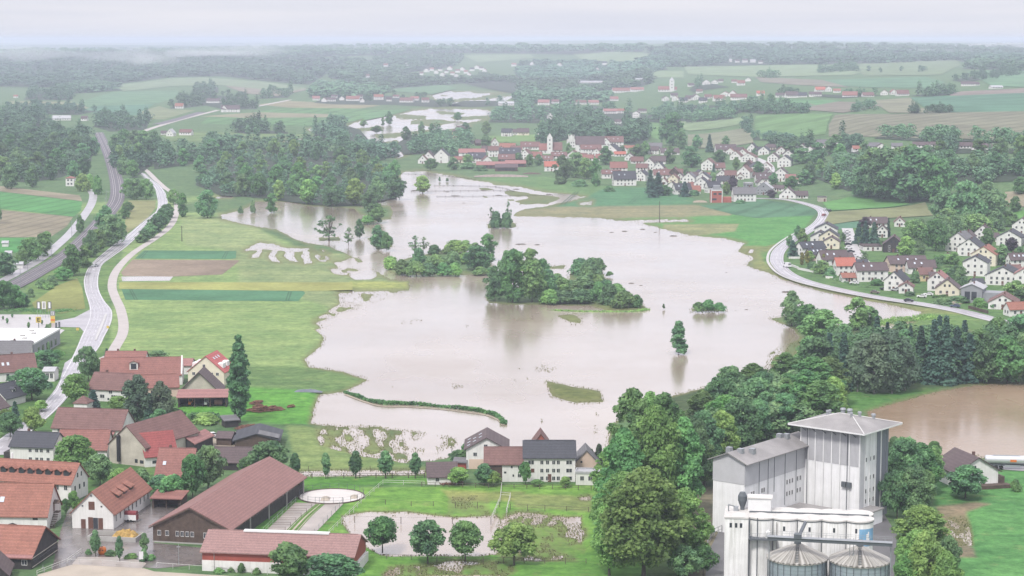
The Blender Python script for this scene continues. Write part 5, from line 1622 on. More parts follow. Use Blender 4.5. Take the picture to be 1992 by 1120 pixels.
MV = [  # middle village round the church
    (833, 317, 24, 10, 12, 'G', 'p'), (822, 318, 18, 7, 9, 'G', 'b'), (858, 317, 28, 14, 13, 'G', 'd', 'white', -4, 1), (918, 305, 51, 8, 8, 'E', 'k', 'white', 2), (928, 317, 35, 10, 11, 'E', 'd', 'white', 2), (896, 317, 24, 7, 6, 'E', 'r', 'cream', 3), (948, 318, 17, 7, 7, 'G', 'b'),
    (960, 305, 20, 13, 9, 'E', 'b', 'white', 6), (986, 315, 32, 6, 10, 'E', 'b', 'brown', 4), (990, 303, 46, 4, 12, 'E', 'd', 'white', 3), (1021, 310, 18, 10, 9, 'G', 'b', 'white', -18), (1041, 308, 24, 4, 9, 'E', 'r'), (1031, 291, 37, 6, 10, 'E', 'b', 'white', -3), (1073, 333, 27, 10, 11, 'E', 'R', 'white', 3),
    (1114, 307, 23, 6, 8, 'G', 'b', 'white', -10), (1088, 308, 30, 5, 8, 'E', 'b', 'white', 3), (985, 265, 20, 8, 8, 'E', 'd'), (1002, 263, 12, 6, 6, 'E', 'p'), (1018, 263, 23, 6, 8, 'E', 'p', 'cream'), (934, 283, 18, 5, 7, 'E', 'p', 'brown'), (963, 284, 14, 7, 9, 'G', 'b'), (986, 291, 30, 4, 9, 'E', 'o'),
    (1150, 302, 40, 12, 9, 'E', 'b', 'white', 2), (1194, 285, 38, 9, 12, 'E', 'b', 'white', 2), (1178, 291, 18, 14, 9, 'G', 'b', 'white', -10), (1187, 303, 28, 10, 12, 'G', 'd', 'white', -20), (1160, 303, 18, 6, 8, 'G', 'b'), (1213, 298, 15, 7, 6, 'G', 'b'), (1207, 304, 22, 4, 5, 'E', 'R'), (1228, 292, 27, 3, 5, 'E', 'o'),
    (1275, 291, 25, 5, 9, 'E', 'g'), (1268, 300, 26, 8, 8, 'E', 'p'), (1204, 335, 33, 9, 15, 'E', 'r', 'white', 3), (1190, 347, 38, 9, 8, 'E', 'b', 'white', 3), (1248, 336, 22, 10, 8, 'E', 'b'), (1262, 331, 20, 14, 9, 'G', 'p', 'white', -14), (1281, 336, 20, 10, 11, 'G', 'd', 'white', -14), (1280, 319, 28, 6, 12, 'E', 'p'),
    (1216, 361, 44, 13, 17, 'E', 'd', 'white', 6), (1246, 352, 18, 12, 8, 'G', 'd', 'white', -25), (1293, 347, 42, 7, 11, 'E', 'b', 'white', 4), (1311, 347, 18, 12, 9, 'G', 'b', 'brown', -14), (1309, 356, 18, 9, 8, 'G', 'b', 'cream', -16), (1291, 359, 12, 5, 7, 'G', 'b'), (1306, 370, 16, 9, 7, 'G', 'p', 'white', -14),
    (1330, 378, 32, 10, 12, 'E', 'd', 'white', 18), (1339, 358, 24, 12, 10, 'G', 'g', 'white', -16), (1366, 358, 26, 12, 10, 'G', 'd', 'white', -16), (1363, 368, 26, 12, 10, 'G', 'd', 'white', -16), (1354, 377, 18, 6, 11, 'E', 'o', 'white', 6), (1390, 375, 26, 12, 11, 'E', 'd', 'white', 20), (1376, 331, 24, 12, 10, 'G', 'b', 'white', -18),
    (1396, 331, 30, 5, 10, 'E', 'b', 'white', 4), (1396, 297, 12, 6, 8, 'E', 'p'), (1413, 299, 40, 8, 11, 'E', 'p', 'white', 4), (1430, 311, 20, 8, 9, 'G', 'b', 'white', -20), (1444, 306, 18, 8, 8, 'G', 'b', 'white', -20), (1462, 300, 18, 11, 10, 'G', 'd', 'white', -18), (1480, 299, 20, 6, 11, 'E', 'd', 'white', 10), (1485, 301, 20, 8, 8, 'G', 'd', 'white', -18),
    (1501, 292, 18, 6, 6, 'E', 'p', 'cream'), (1545, 295, 22, 7, 8, 'G', 'b', 'white', -18), (1560, 297, 20, 9, 8, 'G', 'p', 'white', -18), (1575, 300, 20, 8, 7, 'G', 'p', 'white', -18), (1604, 287, 28, 8, 8, 'E', 'g', 'white', 6), (1624, 286, 14, 8, 7, 'G', 'p'), (1455, 315, 28, 9, 8, 'G', 'b', 'white', -16), (1456, 329, 20, 8, 9, 'G', 'b', 'brown', -14),
    (1503, 315, 20, 9, 8, 'G', 'p', 'white', -18), (1525, 325, 25, 13, 9, 'G', 'd', 'white', -18), (1446, 347, 24, 13, 11, 'G', 'b', 'white', -20), (1440, 349, 14, 5, 6, 'G', 'b'), (1490, 356, 38, 9, 12, 'E', 'p', 'white', 4), (1518, 353, 22, 17, 9, 'G', 'p', 'white', -16), (1545, 358, 32, 8, 12, 'E', 'k', 'white', 4),
    (1304, 301, 36, 4, 9, 'E', 'p', 'white', 4), (1128, 309, 26, 4, 7, 'E', 'b'), (1143, 312, 22, 4, 7, 'E', 'r'), (1291, 341, 22, 6, 8, 'G', 'b'), (1322, 352, 18, 7, 8, 'G', 'p'), (1318, 342, 20, 5, 9, 'E', 'b', 'brown'), (1347, 349, 22, 6, 9, 'E', 'p'), (1352, 366, 16, 5, 6, 'E', 'r'),
    (1378, 366, 22, 7, 8, 'G', 'b'), (1337, 371, 16, 5, 6, 'E', 'p'), (1421, 346, 22, 6, 9, 'E', 'b'), (1425, 364, 18, 7, 6, 'E', 'p'), (1404, 345, 20, 6, 8, 'G', 'p'), (1472, 332, 22, 7, 8, 'G', 'd'), (1470, 346, 16, 4, 5, 'E', 'b'), (1497, 344, 18, 6, 8, 'G', 'p'), (1513, 372, 22, 4, 6, 'E', 'p'), (1455, 341, 20, 6, 8, 'E', 'b'),
    (1364, 346, 20, 6, 9, 'G', 'd'), (1381, 347, 16, 4, 6, 'E', 'r'), (1420, 300, 18, 5, 7, 'G', 'r'), (1437, 298, 22, 4, 8, 'E', 'p'), (1520, 300, 20, 6, 8, 'G', 'b'), (1533, 306, 20, 6, 8, 'G', 'p'), (1490, 330, 20, 6, 8, 'G', 'b'), (1240, 318, 24, 5, 9, 'E', 'b'), (1225, 312, 20, 6, 8, 'G', 'p'), (1170, 312, 24, 4, 8, 'E', 'r'),
    (1060, 315, 30, 5, 8, 'E', 'b'), (1005, 296, 22, 5, 8, 'E', 'b'), (975, 298, 18, 5, 8, 'G', 'b'), (946, 296, 20, 5, 8, 'E', 'p'),
    (1408, 358, 26, 7, 9, 'E', 'd'), (1449, 392, 44, 15, 13, 'E', 'g', 'white', 5, 5), (1485, 379, 32, 12, 12, 'G', 'l', 'grey', -12), (1483, 361, 16, 6, 7, 'G', 'p'), (1458, 365, 15, 8, 3, 'F', 'l', 'grey', 6), (1532, 386, 32, 7, 14, 'G', 'p', 'white', -12), (1560, 386, 24, 6, 9, 'E', 'p', 'white', 3)]
table(MV, 'in the middle village', 'houses of the middle village')
EV = [  # on the rise above the dark right wood
    (1697, 289, 30, 5, 7, 'E', 'g'), (1672, 294, 25, 3, 6, 'E', 'o'), (1745, 289, 20, 4, 6, 'E', 'g'), (1792, 287, 32, 3, 6, 'E', 'p'), (1880, 289, 30, 4, 7, 'E', 'p'), (1905, 291, 28, 3, 7, 'E', 'p'), (1930, 291, 22, 4, 6, 'E', 'p'), (1945, 292, 20, 4, 5, 'E', 'g'), (1715, 290, 18, 4, 6, 'G', 'p'), (1820, 286, 20, 3, 5, 'E', 'p')]
table(EV, 'above the dark right wood', 'houses above the right wood', True)
FV = {
    'in the far left village': [(615, 195, 14, 4, 5, 'E', 'k'), (630, 198, 10, 4, 4, 'G', 'b'), (645, 197, 16, 4, 4, 'E', 'p'), (665, 195, 10, 4, 4, 'G', 'p'), (686, 196, 26, 4, 6, 'E', 'r'), (705, 199, 8, 4, 4, 'G', 'b'), (737, 194, 18, 6, 5, 'E', 'o'), (757, 197, 10, 4, 4, 'E', 'p'), (790, 199, 26, 4, 6, 'E', 'b'), (806, 195, 16, 4, 4, 'E', 'k'), (828, 199, 14, 5, 5, 'E', 'b'), (650, 190, 12, 3, 3, 'E', 'p'), (700, 190, 12, 3, 3, 'E', 'p'), (770, 190, 12, 3, 3, 'E', 'b')],
    'in the hazy central village': [(x, y, w, 4, 3, 'EG'[i % 2], 'bpkrd'[i % 5]) for i, (x, y, w) in enumerate([(820, 146, 7), (829, 140, 9), (840, 138, 8), (848, 143, 8), (856, 138, 8), (860, 148, 9), (868, 142, 7), (874, 136, 9), (880, 146, 8), (888, 150, 8), (890, 141, 9), (899, 137, 8), (906, 143, 8), (912, 148, 7), (918, 138, 9), (927, 134, 10), (936, 136, 8), (942, 140, 7), (750, 130, 8), (792, 128, 9), (715, 151, 7), (1035, 127, 8), (1000, 129, 9), (1088, 129, 9), (1176, 126, 9), (1162, 138, 6)])],
    'in the far left meadows': [(348, 211, 16, 5, 6, 'E', 'o'), (414, 200, 26, 4, 5, 'E', 'p'), (448, 218, 36, 6, 8, 'E', 'p', 'white', 4), (436, 218, 12, 6, 8, 'G', 'p'), (330, 265, 14, 6, 8, 'G', 'l'), (360, 263, 24, 6, 6, 'E', 'b'), (320, 262, 14, 3, 4, 'E', 'p'), (120, 234, 34, 4, 6, 'E', 'l'), (163, 235, 12, 5, 5, 'E', 'p'), (30, 190, 8, 3, 3, 'E', 'o')],
    'in the woods behind the church': [(1057, 204, 22, 5, 6, 'E', 'k'), (1080, 201, 14, 4, 4, 'E', 'b'), (985, 205, 30, 4, 4, 'E', 'l'), (1130, 203, 22, 4, 5, 'E', 'b'), (1155, 203, 20, 4, 5, 'E', 'k'), (1188, 222, 26, 6, 5, 'E', 'k'), (1209, 221, 16, 6, 4, 'E', 'o'), (1237, 230, 13, 10, 4, 'G', 'p'), (1070, 232, 10, 8, 5, 'G', 'p'), (1195, 196, 16, 4, 5, 'E', 'k'), (1250, 219, 16, 4, 4, 'E', 'p'), (1202, 240, 12, 4, 4, 'E', 'p'), (1150, 162, 50, 3, 2, 'E', 'l'), (1245, 156, 16, 2, 2, 'E', 'l')],
    'in the hillside village': [(x, y, w, hw, hr, o, c) for x, y, w, hw, hr, o, c in [(1212, 180, 40, 4, 6, 'E', 'r'), (1240, 178, 26, 4, 5, 'E', 'k'), (1313, 196, 12, 5, 5, 'G', 'b'), (1330, 200, 16, 5, 6, 'E', 'd'), (1342, 196, 18, 5, 6, 'E', 'p'), (1355, 194, 14, 5, 6, 'G', 'p'), (1367, 200, 16, 5, 6, 'E', 'd'), (1378, 192, 14, 4, 6, 'E', 'b'), (1400, 196, 22, 5, 7, 'E', 'r'), (1410, 188, 18, 5, 5, 'G', 'b'), (1437, 194, 32, 5, 7, 'E', 'b'), (1425, 187, 14, 5, 6, 'G', 'b'), (1480, 186, 15, 5, 5, 'E', 'R'), (1374, 165, 15, 5, 5, 'G', 'p'), (1345, 168, 12, 3, 4, 'E', 'p'), (1390, 163, 12, 4, 4, 'G', 'p'), (1402, 160, 10, 3, 4, 'E', 'p'), (1442, 166, 15, 5, 7, 'E', 'r'), (1428, 161, 10, 3, 4, 'E', 'b'), (1455, 158, 10, 4, 3, 'G', 'p'), (1312, 189, 14, 4, 5, 'E', 'p'), (1296, 196, 12, 5, 4, 'G', 'p'), (1360, 181, 12, 4, 4, 'E', 'b'), (1450, 122, 10, 5, 3, 'E', 'p'), (1420, 121, 8, 4, 3, 'E', 'l'), (1435, 122, 8, 4, 3, 'E', 'p'), (1465, 122, 10, 4, 3, 'E', 'l'), (1480, 124, 8, 4, 3, 'E', 'p')]],
    'in the far right hamlet': [(1520, 189, 22, 4, 5, 'E', 'p'), (1541, 190, 24, 5, 8, 'E', 'p'), (1560, 189, 20, 4, 6, 'E', 'd'), (1586, 188, 24, 5, 5, 'E', 'p'), (1597, 178, 20, 4, 6, 'E', 'R'), (1612, 178, 12, 6, 4, 'G', 'b'), (1628, 180, 14, 4, 4, 'E', 'o'), (1653, 189, 28, 4, 8, 'E', 'r'), (1690, 188, 22, 3, 6, 'E', 'b'), (1720, 185, 14, 5, 5, 'G', 'b'), (1739, 184, 12, 5, 5, 'G', 'r'), (1757, 186, 24, 4, 8, 'E', 'b'), (1884, 167, 28, 4, 5, 'E', 'p'), (1940, 172, 24, 2, 3, 'E', 'l'), (1900, 166, 12, 3, 4, 'E', 'p')]}
for place, rows in FV.items():
    table(rows, place, 'houses ' + place.replace('in the', 'of the', 1) if place.startswith('in') else 'houses ' + place, True)

H = House('railway_house', 'small white two-storey house beside the railway at the forest edge', 'house', gp(128, 362), gp(144, 362), 7, 6.3, 7.6, 'E', 'r', hip=3, chimney=0)
H.rows('f', 2, (1.8, 4.6), 1.3, 1.2)
H = House('manor_house', 'yellow house with brown hipped roof beside the far river bend', 'house', gp(879, 270), gp(911, 270), 12, 8.2, 14.5, 'E', 'p', 'yellow', hip=6)
H.rows('f', 5, (2.0, 5.8), 1.3, 1.8)
H = House('brick_house', 'unfinished red brick cube house with white edge bands at the meadow', 'house', gp(1383, 394), gp(1405, 394), 9, 8.6, 8.6, 'E', 'l', 'brick', kind='flat', chimney=0)
H.win('f', [0.3], 2.3, 3, 1.4).win('f', [0.35, 0.8], 6.0, 2.2, 1.4)
part('corner_band', MB().box(-H.L / 2 - 0.1, -H.L / 2 + 0.35, -0.12, 0.0, 0, 8.6).box(H.L / 2 - 0.35, H.L / 2 + 0.1, -0.12, 0, 0, 8.6).box(-H.L / 2, H.L / 2, -0.12, 0, 8.1, 8.6), WHITE, H.t)
part('annex', MB().box(H.L / 2 + 0.05, H.L / 2 + 6.5, 1.5, 7.5, -0.5, 3.6), WALL['brick'], H.t)
part('roof_frame', MB().box(-H.L / 4, H.L / 3, 2, 6.5, 8.9, 11.6), WALL['grey'], H.t)
H = House('garden_cabin', 'grey box cabin with flat roof at the start of the road bend', 'cabin', gp(1592, 392), gp(1608, 392), 5, 2.9, 2.9, 'E', 'g', 'old', kind='flat', chimney=0)
H.door('f', 0.75, 1.2, 2.0)
H = House('modern_house', 'grey clad modern house with shallow pale roof above the road', 'house', gp(1869, 588), gp(1910, 590), 11, 6.2, 8.0, 'G', 'l', 'grey', over=0.6)
H.win('f', [0.3, 0.62], 3.0, 2.2, 3.6)
part('extension', MB().box(H.L / 2 + 0.05, H.L / 2 + 8, 1.2, 9.5, -0.5, 4.6), WALL['grey'], H.t)
H.door('f', 0.85, 1.2, 2.2)

# churches
def church(label, px, y, wpx, top_px, nave, group=None, stepped=True, rc='b'):
    c = G(px, y)
    k = mpp(c)
    t = thing('church', label, 'church', c, 0, group)
    w, h = wpx * k, (y - top_px) * k
    b = h * 0.78
    tw = part('tower', MB().box(-w / 2, w / 2, 0, w, -0.5, b), WALL['white'], t)
    if stepped:
        r = MB()
        for i in range(5):
            f = 1 - i / 5
            r.box(-w / 2 * f, w / 2 * f, 0.0, 0.7, b + (h - b) * i / 5, b + (h - b) * (i + 1) / 5)
            r.box(-w / 2 * f, w / 2 * f, w - 0.7, w, b + (h - b) * i / 5, b + (h - b) * (i + 1) / 5)
        part('stepped_gable', r, WALL['white'], t)
        part('tower_roof', MB().prism([(-w / 2, b), (w / 2, b), (0, b + (h - b) * 0.75)], 'y', 0.7, w - 0.7), ROOF['b'][0], t)
    else:
        part('tower_roof', MB().add([(-w / 2 - 0.2, -0.2, b), (w / 2 + 0.2, -0.2, b), (w / 2 + 0.2, w + 0.2, b), (-w / 2 - 0.2, w + 0.2, b), (0, w / 2, h)], [(0, 1, 4), (1, 2, 4), (2, 3, 4), (3, 0, 4), (3, 2, 1, 0)]), ROOF[rc][0], t)
    for z_ in (0.88, 0.62, 0.36):
        put(PANE, 'window', t, (0, -0.02, b * z_), (0, 0, 0), (w * 0.22, 1, b * 0.09))
    for x0, x1, e, r_, col in nave:
        x0, x1, e, r_ = x0 * k, x1 * k, e * k, r_ * k
        d = (r_ - e) * 1.7
        n_ = part('nave', MB().prism([(w * 0.2, -0.5), (w * 0.2 + d, -0.5), (w * 0.2 + d, e), (w * 0.2 + d / 2, r_), (w * 0.2, e)], 'x', x0, x1), WALL['white'], t)
        o = 0.4
        part('nave_roof', MB().prism([(w * 0.2 - o, e - o), (w * 0.2 + d / 2, r_), (w * 0.2 + d + o, e - o), (w * 0.2 + d + o, e), (w * 0.2 + d / 2, r_ + 0.4), (w * 0.2 - o, e)], 'x', x0 - o, x1 + o), ROOF[col][0], n_)
        m_ = max(2, int(abs(x1 - x0) / 4))
        for i in range(m_):
            put(PANE, 'window', n_, (x0 + (x1 - x0) * (i + 0.5) / m_, w * 0.2 - 0.03, e * 0.55), (0, 0, 0), (1.0, 1, e * 0.5))


church('white church with square stepped-gable tower in the middle village', 1069.5, 299, 10.5, 260, [(5.5, 24, 7, 21, 'b'), (-20, -5.5, 7, 19, 'r')])
church('distant hillside church with slim white tower and long red roof', 1307, 178, 9, 150, [(-26, -5, 4, 10, 'r'), (5, 10, 4, 9, 'r')], stepped=False, rc='l')
H = House('stepped_gable_house', 'white house with high stepped gable left of the big convent roof', 'house', gp(1103, 287), gp(1120, 287), 12, 7, 11, 'G', 'b', chimney=0)
r_ = MB()
for i in range(4):
    f = (1 - i / 4) * H.L / 2
    r_.box(-f, f, -0.35, -0.02, 7 + i * 1.6, 7 + (i + 1) * 1.6)
for s_ in (-1, 1):
    r_.box(s_ * H.L * 0.3 - 0.4, s_ * H.L * 0.3 + 0.4, -0.35, 0.4, 9, 13.5)
part('stepped_gable', r_, WALL['white'], H.t)
H.rows('f', 3, (2, 5), 1, 1.4)
H = House('convent', 'large white convent wing under the longest brown roof in the village', 'convent', gp(1120, 295), gp(1176, 295), 13, 7.5, 15, 'E', 'p')
H.rows('f', 9, (2.2, 5.6), 1.1, 1.6)
for i, (x, y, w, lb) in enumerate([(955, 328, 56, 'long low farm shed with pinkish roof left of the yard at the shore'), (1003, 325, 40, 'low farm shed with pink roof right of the yard at the shore'), (985, 333, 44, 'low dark open shed in front of the pink farm sheds')]):
    H = House('farm_shed', lb, 'shed', gp(x - w / 2, y), gp(x + w / 2, y), 14, 3.2, 5.6, 'E', 'k' if i < 2 else 'p', 'brown', chimney=0, group='farm sheds at the village shore')
    H.rows('f', 5, (1.6,), 2.6, 1.8)
solo('trailer_box', MB().box(-3.6, 3.6, -1.3, 1.3, 0.5, 3.6).box(-2.5, -1.7, -1.35, -1.1, 0, 0.8).box(1.7, 2.5, -1.35, -1.1, 0, 0.8), WHITE, 'white box trailer parked by the farm sheds at the shore', 'trailer', gp(983, 331), 0.0)
# ------------------------------------------------------------------ stable estate, lower left
H = House('stable_house', 'long white house with eight dormers in its red roof, at left edge', 'house', gp(-75, 963), gp(139, 977), 8.8, 4.6, 8.6, 'E', 'o', chimney=0)
for u in [0.365, 0.445, 0.53, 0.61, 0.69, 0.77, 0.855, 0.935]:
    H.dormer(u, 1.6, 1.35, 0.33)
H.rows('f', 10, (3.5,), 0.85, 1.1, True, 0.22, 0.99).rows('r', 3, (3.0,), 0.7, 1.2).win('r', [0.4, 0.62], 6.0, 0.6, 1.1)
part('archway', MB().prism([(7.2, 0), (9.2, 0), (9.2, 1.7), (8.9, 2.3), (8.2, 2.6), (7.5, 2.3), (7.2, 1.7)], 'y', -0.05, 0.1), WALL['dark'], H.t)
part('chimney', MB().cyl(-3.3, 4.6, 8, 10.3, 0.28), WHITE, H.roof)
H = House('barn', 'white barn with bright orange roof and an outside stair, at left edge', 'barn', gp(-60, 1029), gp(92, 1031), 11.5, 3.4, 9.4, 'E', 'o', chimney=0)
H.win('f', [0.85], 2.6, 1.2, 0.6)
part('archway', MB().prism([(-0.5, 0), (2.6, 0), (2.6, 0.7), (2, 1.3), (1.05, 1.6), (0.1, 1.3), (-0.5, 0.7)], 'y', -0.05, 0.1), WALL['dark'], H.t)
st = MB()
for i in range(9):
    st.box(H.L / 2 + 0.05, H.L / 2 + 1.2, 1.5 + i * 0.4, 1.9 + i * 0.4, 0.3 * i, 0.3 * i + 0.12)
st.box(H.L / 2 + 0.05, H.L / 2 + 1.3, 5.1, 7.0, 2.8, 2.95)
part('outside_stair', st, WALL['brown'], H.t)
part('stair_canopy', MB().prism([(5.0, 5.0), (6.05, 5.6), (7.1, 5.0), (7.1, 5.12), (6.05, 5.72), (5.0, 5.12)], 'x', H.L / 2 + 0.02, H.L / 2 + 1.5), WALL['brown'], H.t)
H.skylight([0.39], 0.45, 1.0, 1.4).win('r', [0.5], 4.0, 0.9, 1.9, me=DOOR, name='door')
H = House('timber_barn', 'dark timber barn with patched red roof in the bottom left corner', 'barn', gp(-70, 1103), gp(61, 1108), 15.5, 2.8, 7.3, 'E', 'o', 'dark', chimney=0, over=0.7)
part('lean_to_roof', MB().prism([(-0.75, 2.55), (2.6, 4.2), (2.6, 4.32), (-0.75, 2.67)], 'x', -H.L / 2 - 0.5, H.L / 2 + 0.52), ROOF['k'][0], H.roof)
H.win('f', [0.9], 1.5, 1.1, 1.0, True).rows('r', 5, (1.5,), 1.8, 0.15, False)
part('gable_boards', MB().box(H.L / 2 + 0.02, H.L / 2 + 0.1, 0.4, 15.2, 2.2, 2.35).box(H.L / 2 + 0.02, H.L / 2 + 0.1, 0.4, 15.2, 0.3, 0.45), WALL['old'], H.t)
H = House('shed', 'dark brown shed corner with pale verge boards at lower left frame', 'shed', gp(-40, 1140), gp(14, 1138), 9, 2.4, 5.2, 'G', 'p', 'dark', chimney=0, over=0.6)
H = House('stable', 'white stable with three dormers and brown doors facing the yard', 'stable', gp(141, 1027), gp(221, 1030), 26, 3.8, 8.6, 'G', 'o', chimney=0, over=0.5)
H.win('f', [0.48], 5.4, 1.45, 1.9, me=DOOR, name='hatch').win('f', [0.26, 0.72], 5.3, 0.4, 0.4, True).win('f', [0.48], 7.7, 0.4, 0.45, True)
H.door('f', 0.27, 1.1, 2.2).door('f', 0.45, 1.2, 2.7).door('f', 0.69, 1.1, 2.6).win('f', [0.57], 1.3, 1.1, 2.6)
H.rows('r', 9, (2.3,), 0.8, 1.5, True, 0.02, 0.98).door('r', 0.42, 1.0, 2.1)
for yy in (7.5, 11.5, 15.8):   # shed dormers on the right slope
    x0, z0, w_ = 3.35, 5.0, 2.7
    d_ = part('dormer', MB().box(1.6, x0, yy, yy + w_, 4.6, 6.15), WALL['dark'], H.roof)
    part('dormer_roof', MB().add([(x0 + 0.35, yy - 0.2, 6.1), (x0 + 0.35, yy + w_ + 0.2, 6.1), (1.0, yy + w_ + 0.2, 7.5), (1.0, yy - 0.2, 7.5), (x0 + 0.35, yy - 0.2, 6.28), (x0 + 0.35, yy + w_ + 0.2, 6.28), (1.0, yy + w_ + 0.2, 7.68), (1.0, yy - 0.2, 7.68)],
                                 [(3, 2, 1, 0), (4, 5, 6, 7), (0, 1, 5, 4), (1, 2, 6, 5), (2, 3, 7, 6), (3, 0, 4, 7)]), ROOF['o'][0], d_)
    put(PANE, 'window', d_, (x0 + 0.02, yy + w_ / 2, 5.5), (0, 0, math.pi / 2), (w_ * 0.6, 1, 0.8))
H = House('riding_hall', 'huge brown timber riding hall with long faded red roof', 'hall', gp(298, 1054), gp(446, 1062), 54, 3.9, 8.3, 'G', tiles('hall_roof', (0.290, 0.155, 0.140), 0.16, 0.15, 0.6), 'brown', chimney=0, over=0.8)
H.rows('f', 2, (2.2,), 0.75, 1.0, True, 0.03, 0.24).rows('f', 4, (2.2,), 0.7, 1.0, True, 0.29, 0.55).win('f', [0.69], 2.1, 0.8, 1.1, True).win('f', [0.93], 2.1, 0.8, 1.1, True)
H.door('f', 0.8, 2.6, 3.0, WALL['brown'], 'gate')
part('plinth', MB().box(-H.L / 2 - 0.1, H.L / 2 - 5.0, -0.12, 0, -0.2, 0.3), CONC, H.t)
H.rows('r', 26, (3.1,), 1.1, 0.75, False, 0.02, 0.98)
for i in range(4):
    part('post', MB().box(H.L / 2 + 0.6, H.L / 2 + 0.85, 12 + i * 13.2, 12.25 + i * 13.2, 0, 3.7), CONC, H.t)
part('side_cladding', MB().box(H.L / 2 + 0.02, H.L / 2 + 0.09, 0.3, 53.7, 0, 2.6), WALL['dark'], H.t)
part('barge_board', MB().add([(-H.L / 2 - 0.8, -0.62, 3.42), (0, -0.62, 8.34), (0, -0.62, 8.0), (-H.L / 2 - 0.8, -0.62, 3.1)], [(0, 1, 2, 3)]).add([(H.L / 2 + 0.8, -0.62, 3.42), (0, -0.62, 8.34), (0, -0.62, 8.0), (H.L / 2 + 0.8, -0.62, 3.1)], [(3, 2, 1, 0)]), WALL['brown'], H.t)
H = House('arena_hall', 'long low hall, red boards over white plinth, at the bottom edge', 'hall', gp(394, 1110), gp(688, 1121), 12.3, 4.3, 7.2, 'E', tiles('arena_roof', (0.330, 0.200, 0.185), 0.16, 0.15, 0.6), 'red', chimney=0, over=0.6)
part('plinth', MB().box(-H.L / 2 - 0.06, H.L / 2 + 0.06, -0.08, 12.35, -0.6, 2.35), WALL['white'], H.t)
part('ridge_light', MB().box(-H.L * 0.27, H.L * 0.30, 5.5, 6.8, 7.3, 7.62), WHITE, H.roof)
for u in (-0.42, 0.0):
    part('downpipe', MB().cyl(H.L * u, -0.16, 0, 3.9, 0.06, n=6), CONC, H.t)
part('white_wall', MB().box(H.L / 2 + 0.1, H.L / 2 + 0.4, 0, 13, -0.5, 2.0), WALL['white'], H.t)
H = House('shelter', 'open wooden shelter with red lean-to roof beside the riding hall', 'shelter', gp(296, 989), gp(352, 991), 5, 2.5, 3.2, 'E', 'r', 'brown', kind='mono', chimney=0, wallname='back_wall')
H.wall.data.clear_geometry()
H.wall.data.from_pydata(*(lambda q: (q.v, [], q.f))(MB().box(-H.L / 2, H.L / 2, 4.8, 5, -0.2, 3.1).box(-H.L / 2, -H.L / 2 + 0.15, 0, 4.8, -0.2, 2.5).box(H.L / 2 - 0.15, H.L / 2, 0, 4.8, -0.2, 2.5)))
for i in range(3):
    part('post', MB().box(-H.L / 2 + 0.2 + i * (H.L / 2 - 0.4), -H.L / 2 + 0.4 + i * (H.L / 2 - 0.4), 0.1, 0.3, -0.2, 2.5), WALL['brown'], H.t)
H = House('house', 'steep red-roofed house half hidden by trees above the riding hall', 'house', gp(303, 940), gp(372, 941), 11, 2.2, 7.8, 'E', 'r')
H.skylight([0.2], 0.4, 0.8, 1.1).rows('f', 3, (1.2,), 0.9, 1.0)
H = House('shed', 'long dark shed with mossy brown roof behind the riding hall', 'shed', gp(408, 914), gp(494, 915), 7.5, 2.2, 5.2, 'E', 'p', 'dark', chimney=0)
H = House('old_house', 'big old white house with stained gable and tall black flue pipe', 'house', gp(213, 900), gp(283, 908), 24, 5.2, 10.4, 'G', 'b', 'old', chimney=0)
part('flue_pipe', MB().cyl(-H.L / 2 + 3.4, -0.5, 0.8, 7.6, 0.5, n=12).cyl(-H.L / 2 + 3.4, -0.5, 7.6, 7.9, 0.62, 0.4, n=12), BLACK, H.t)
H.win('f', [0.75], 1.3, 0.9, 1.0).win('f', [0.9], 1.2, 1.2, 0.9)
W_ = House('wing_house', 'white wing with crimson tiled roof joined to the big old house', 'house', gp(283, 909), gp(345, 903), 9, 3.0, 8.2, 'E', tiles('tile_crimson', (0.330, 0.090, 0.085), 0.3, 0.15), chimney=0)
W_.rows('f', 2, (1.2,), 1.4, 0.8).win('r', [0.4], 4.2, 0.6, 0.8)
H = House('coach_house', 'long white house with mottled red roof above three wide arches', 'house', gp(102, 853), gp(236, 858), 10.5, 3.3, 7.8, 'E', 'b', chimney=0)
H.rows('f', 7, (2.45,), 0.8, 0.9, True, 0.04, 0.86)
for x in (2.2, 5.0, 8.0):
    part('archway', MB().prism([(x - 1, -0.2), (x + 1, -0.2), (x + 1, 0.4), (x + 0.5, 0.85), (x - 0.5, 0.85), (x - 1, 0.4)], 'y', -0.05, 0.1), WALL['dark'], H.t)
part('canopy', MB().prism([(-1.6, 1.9), (0, 2.6), (0, 2.75), (-1.6, 2.05)], 'x', 1.0, 8.5), ROOF['k'][0], H.t)
H = House('turret_house', 'small white turret house with red hipped roof behind the long roof', 'house', gp(144, 806), gp(170, 807), 4.6, 3.6, 5.4, 'E', 'b', hip=2.0, chimney=0, over=0.3)
H = House('house', 'white two-storey house with slate roof and small square windows', 'house', gp(20, 899), gp(104, 902), 9, 4.4, 7.3, 'E', 'd')
for z_ in (3.4, 1.1):
    H.win('f', [0.47, 0.62, 0.73, 0.88], z_, 0.8, 0.85, True)
part('side_shed', MB().box(-H.L / 2 - 2.0, -H.L / 2 - 0.02, 0.5, 6, -0.5, 2.6), WALL['dark'], H.t)
H = House('house', 'white house with orange-red roof hidden behind the walnut tree', 'house', gp(112, 894), gp(208, 894), 9.5, 2.8, 7.0, 'E', 'r', chimney=0)
H.win('r', [0.5], 3.6, 0.8, 1.0)
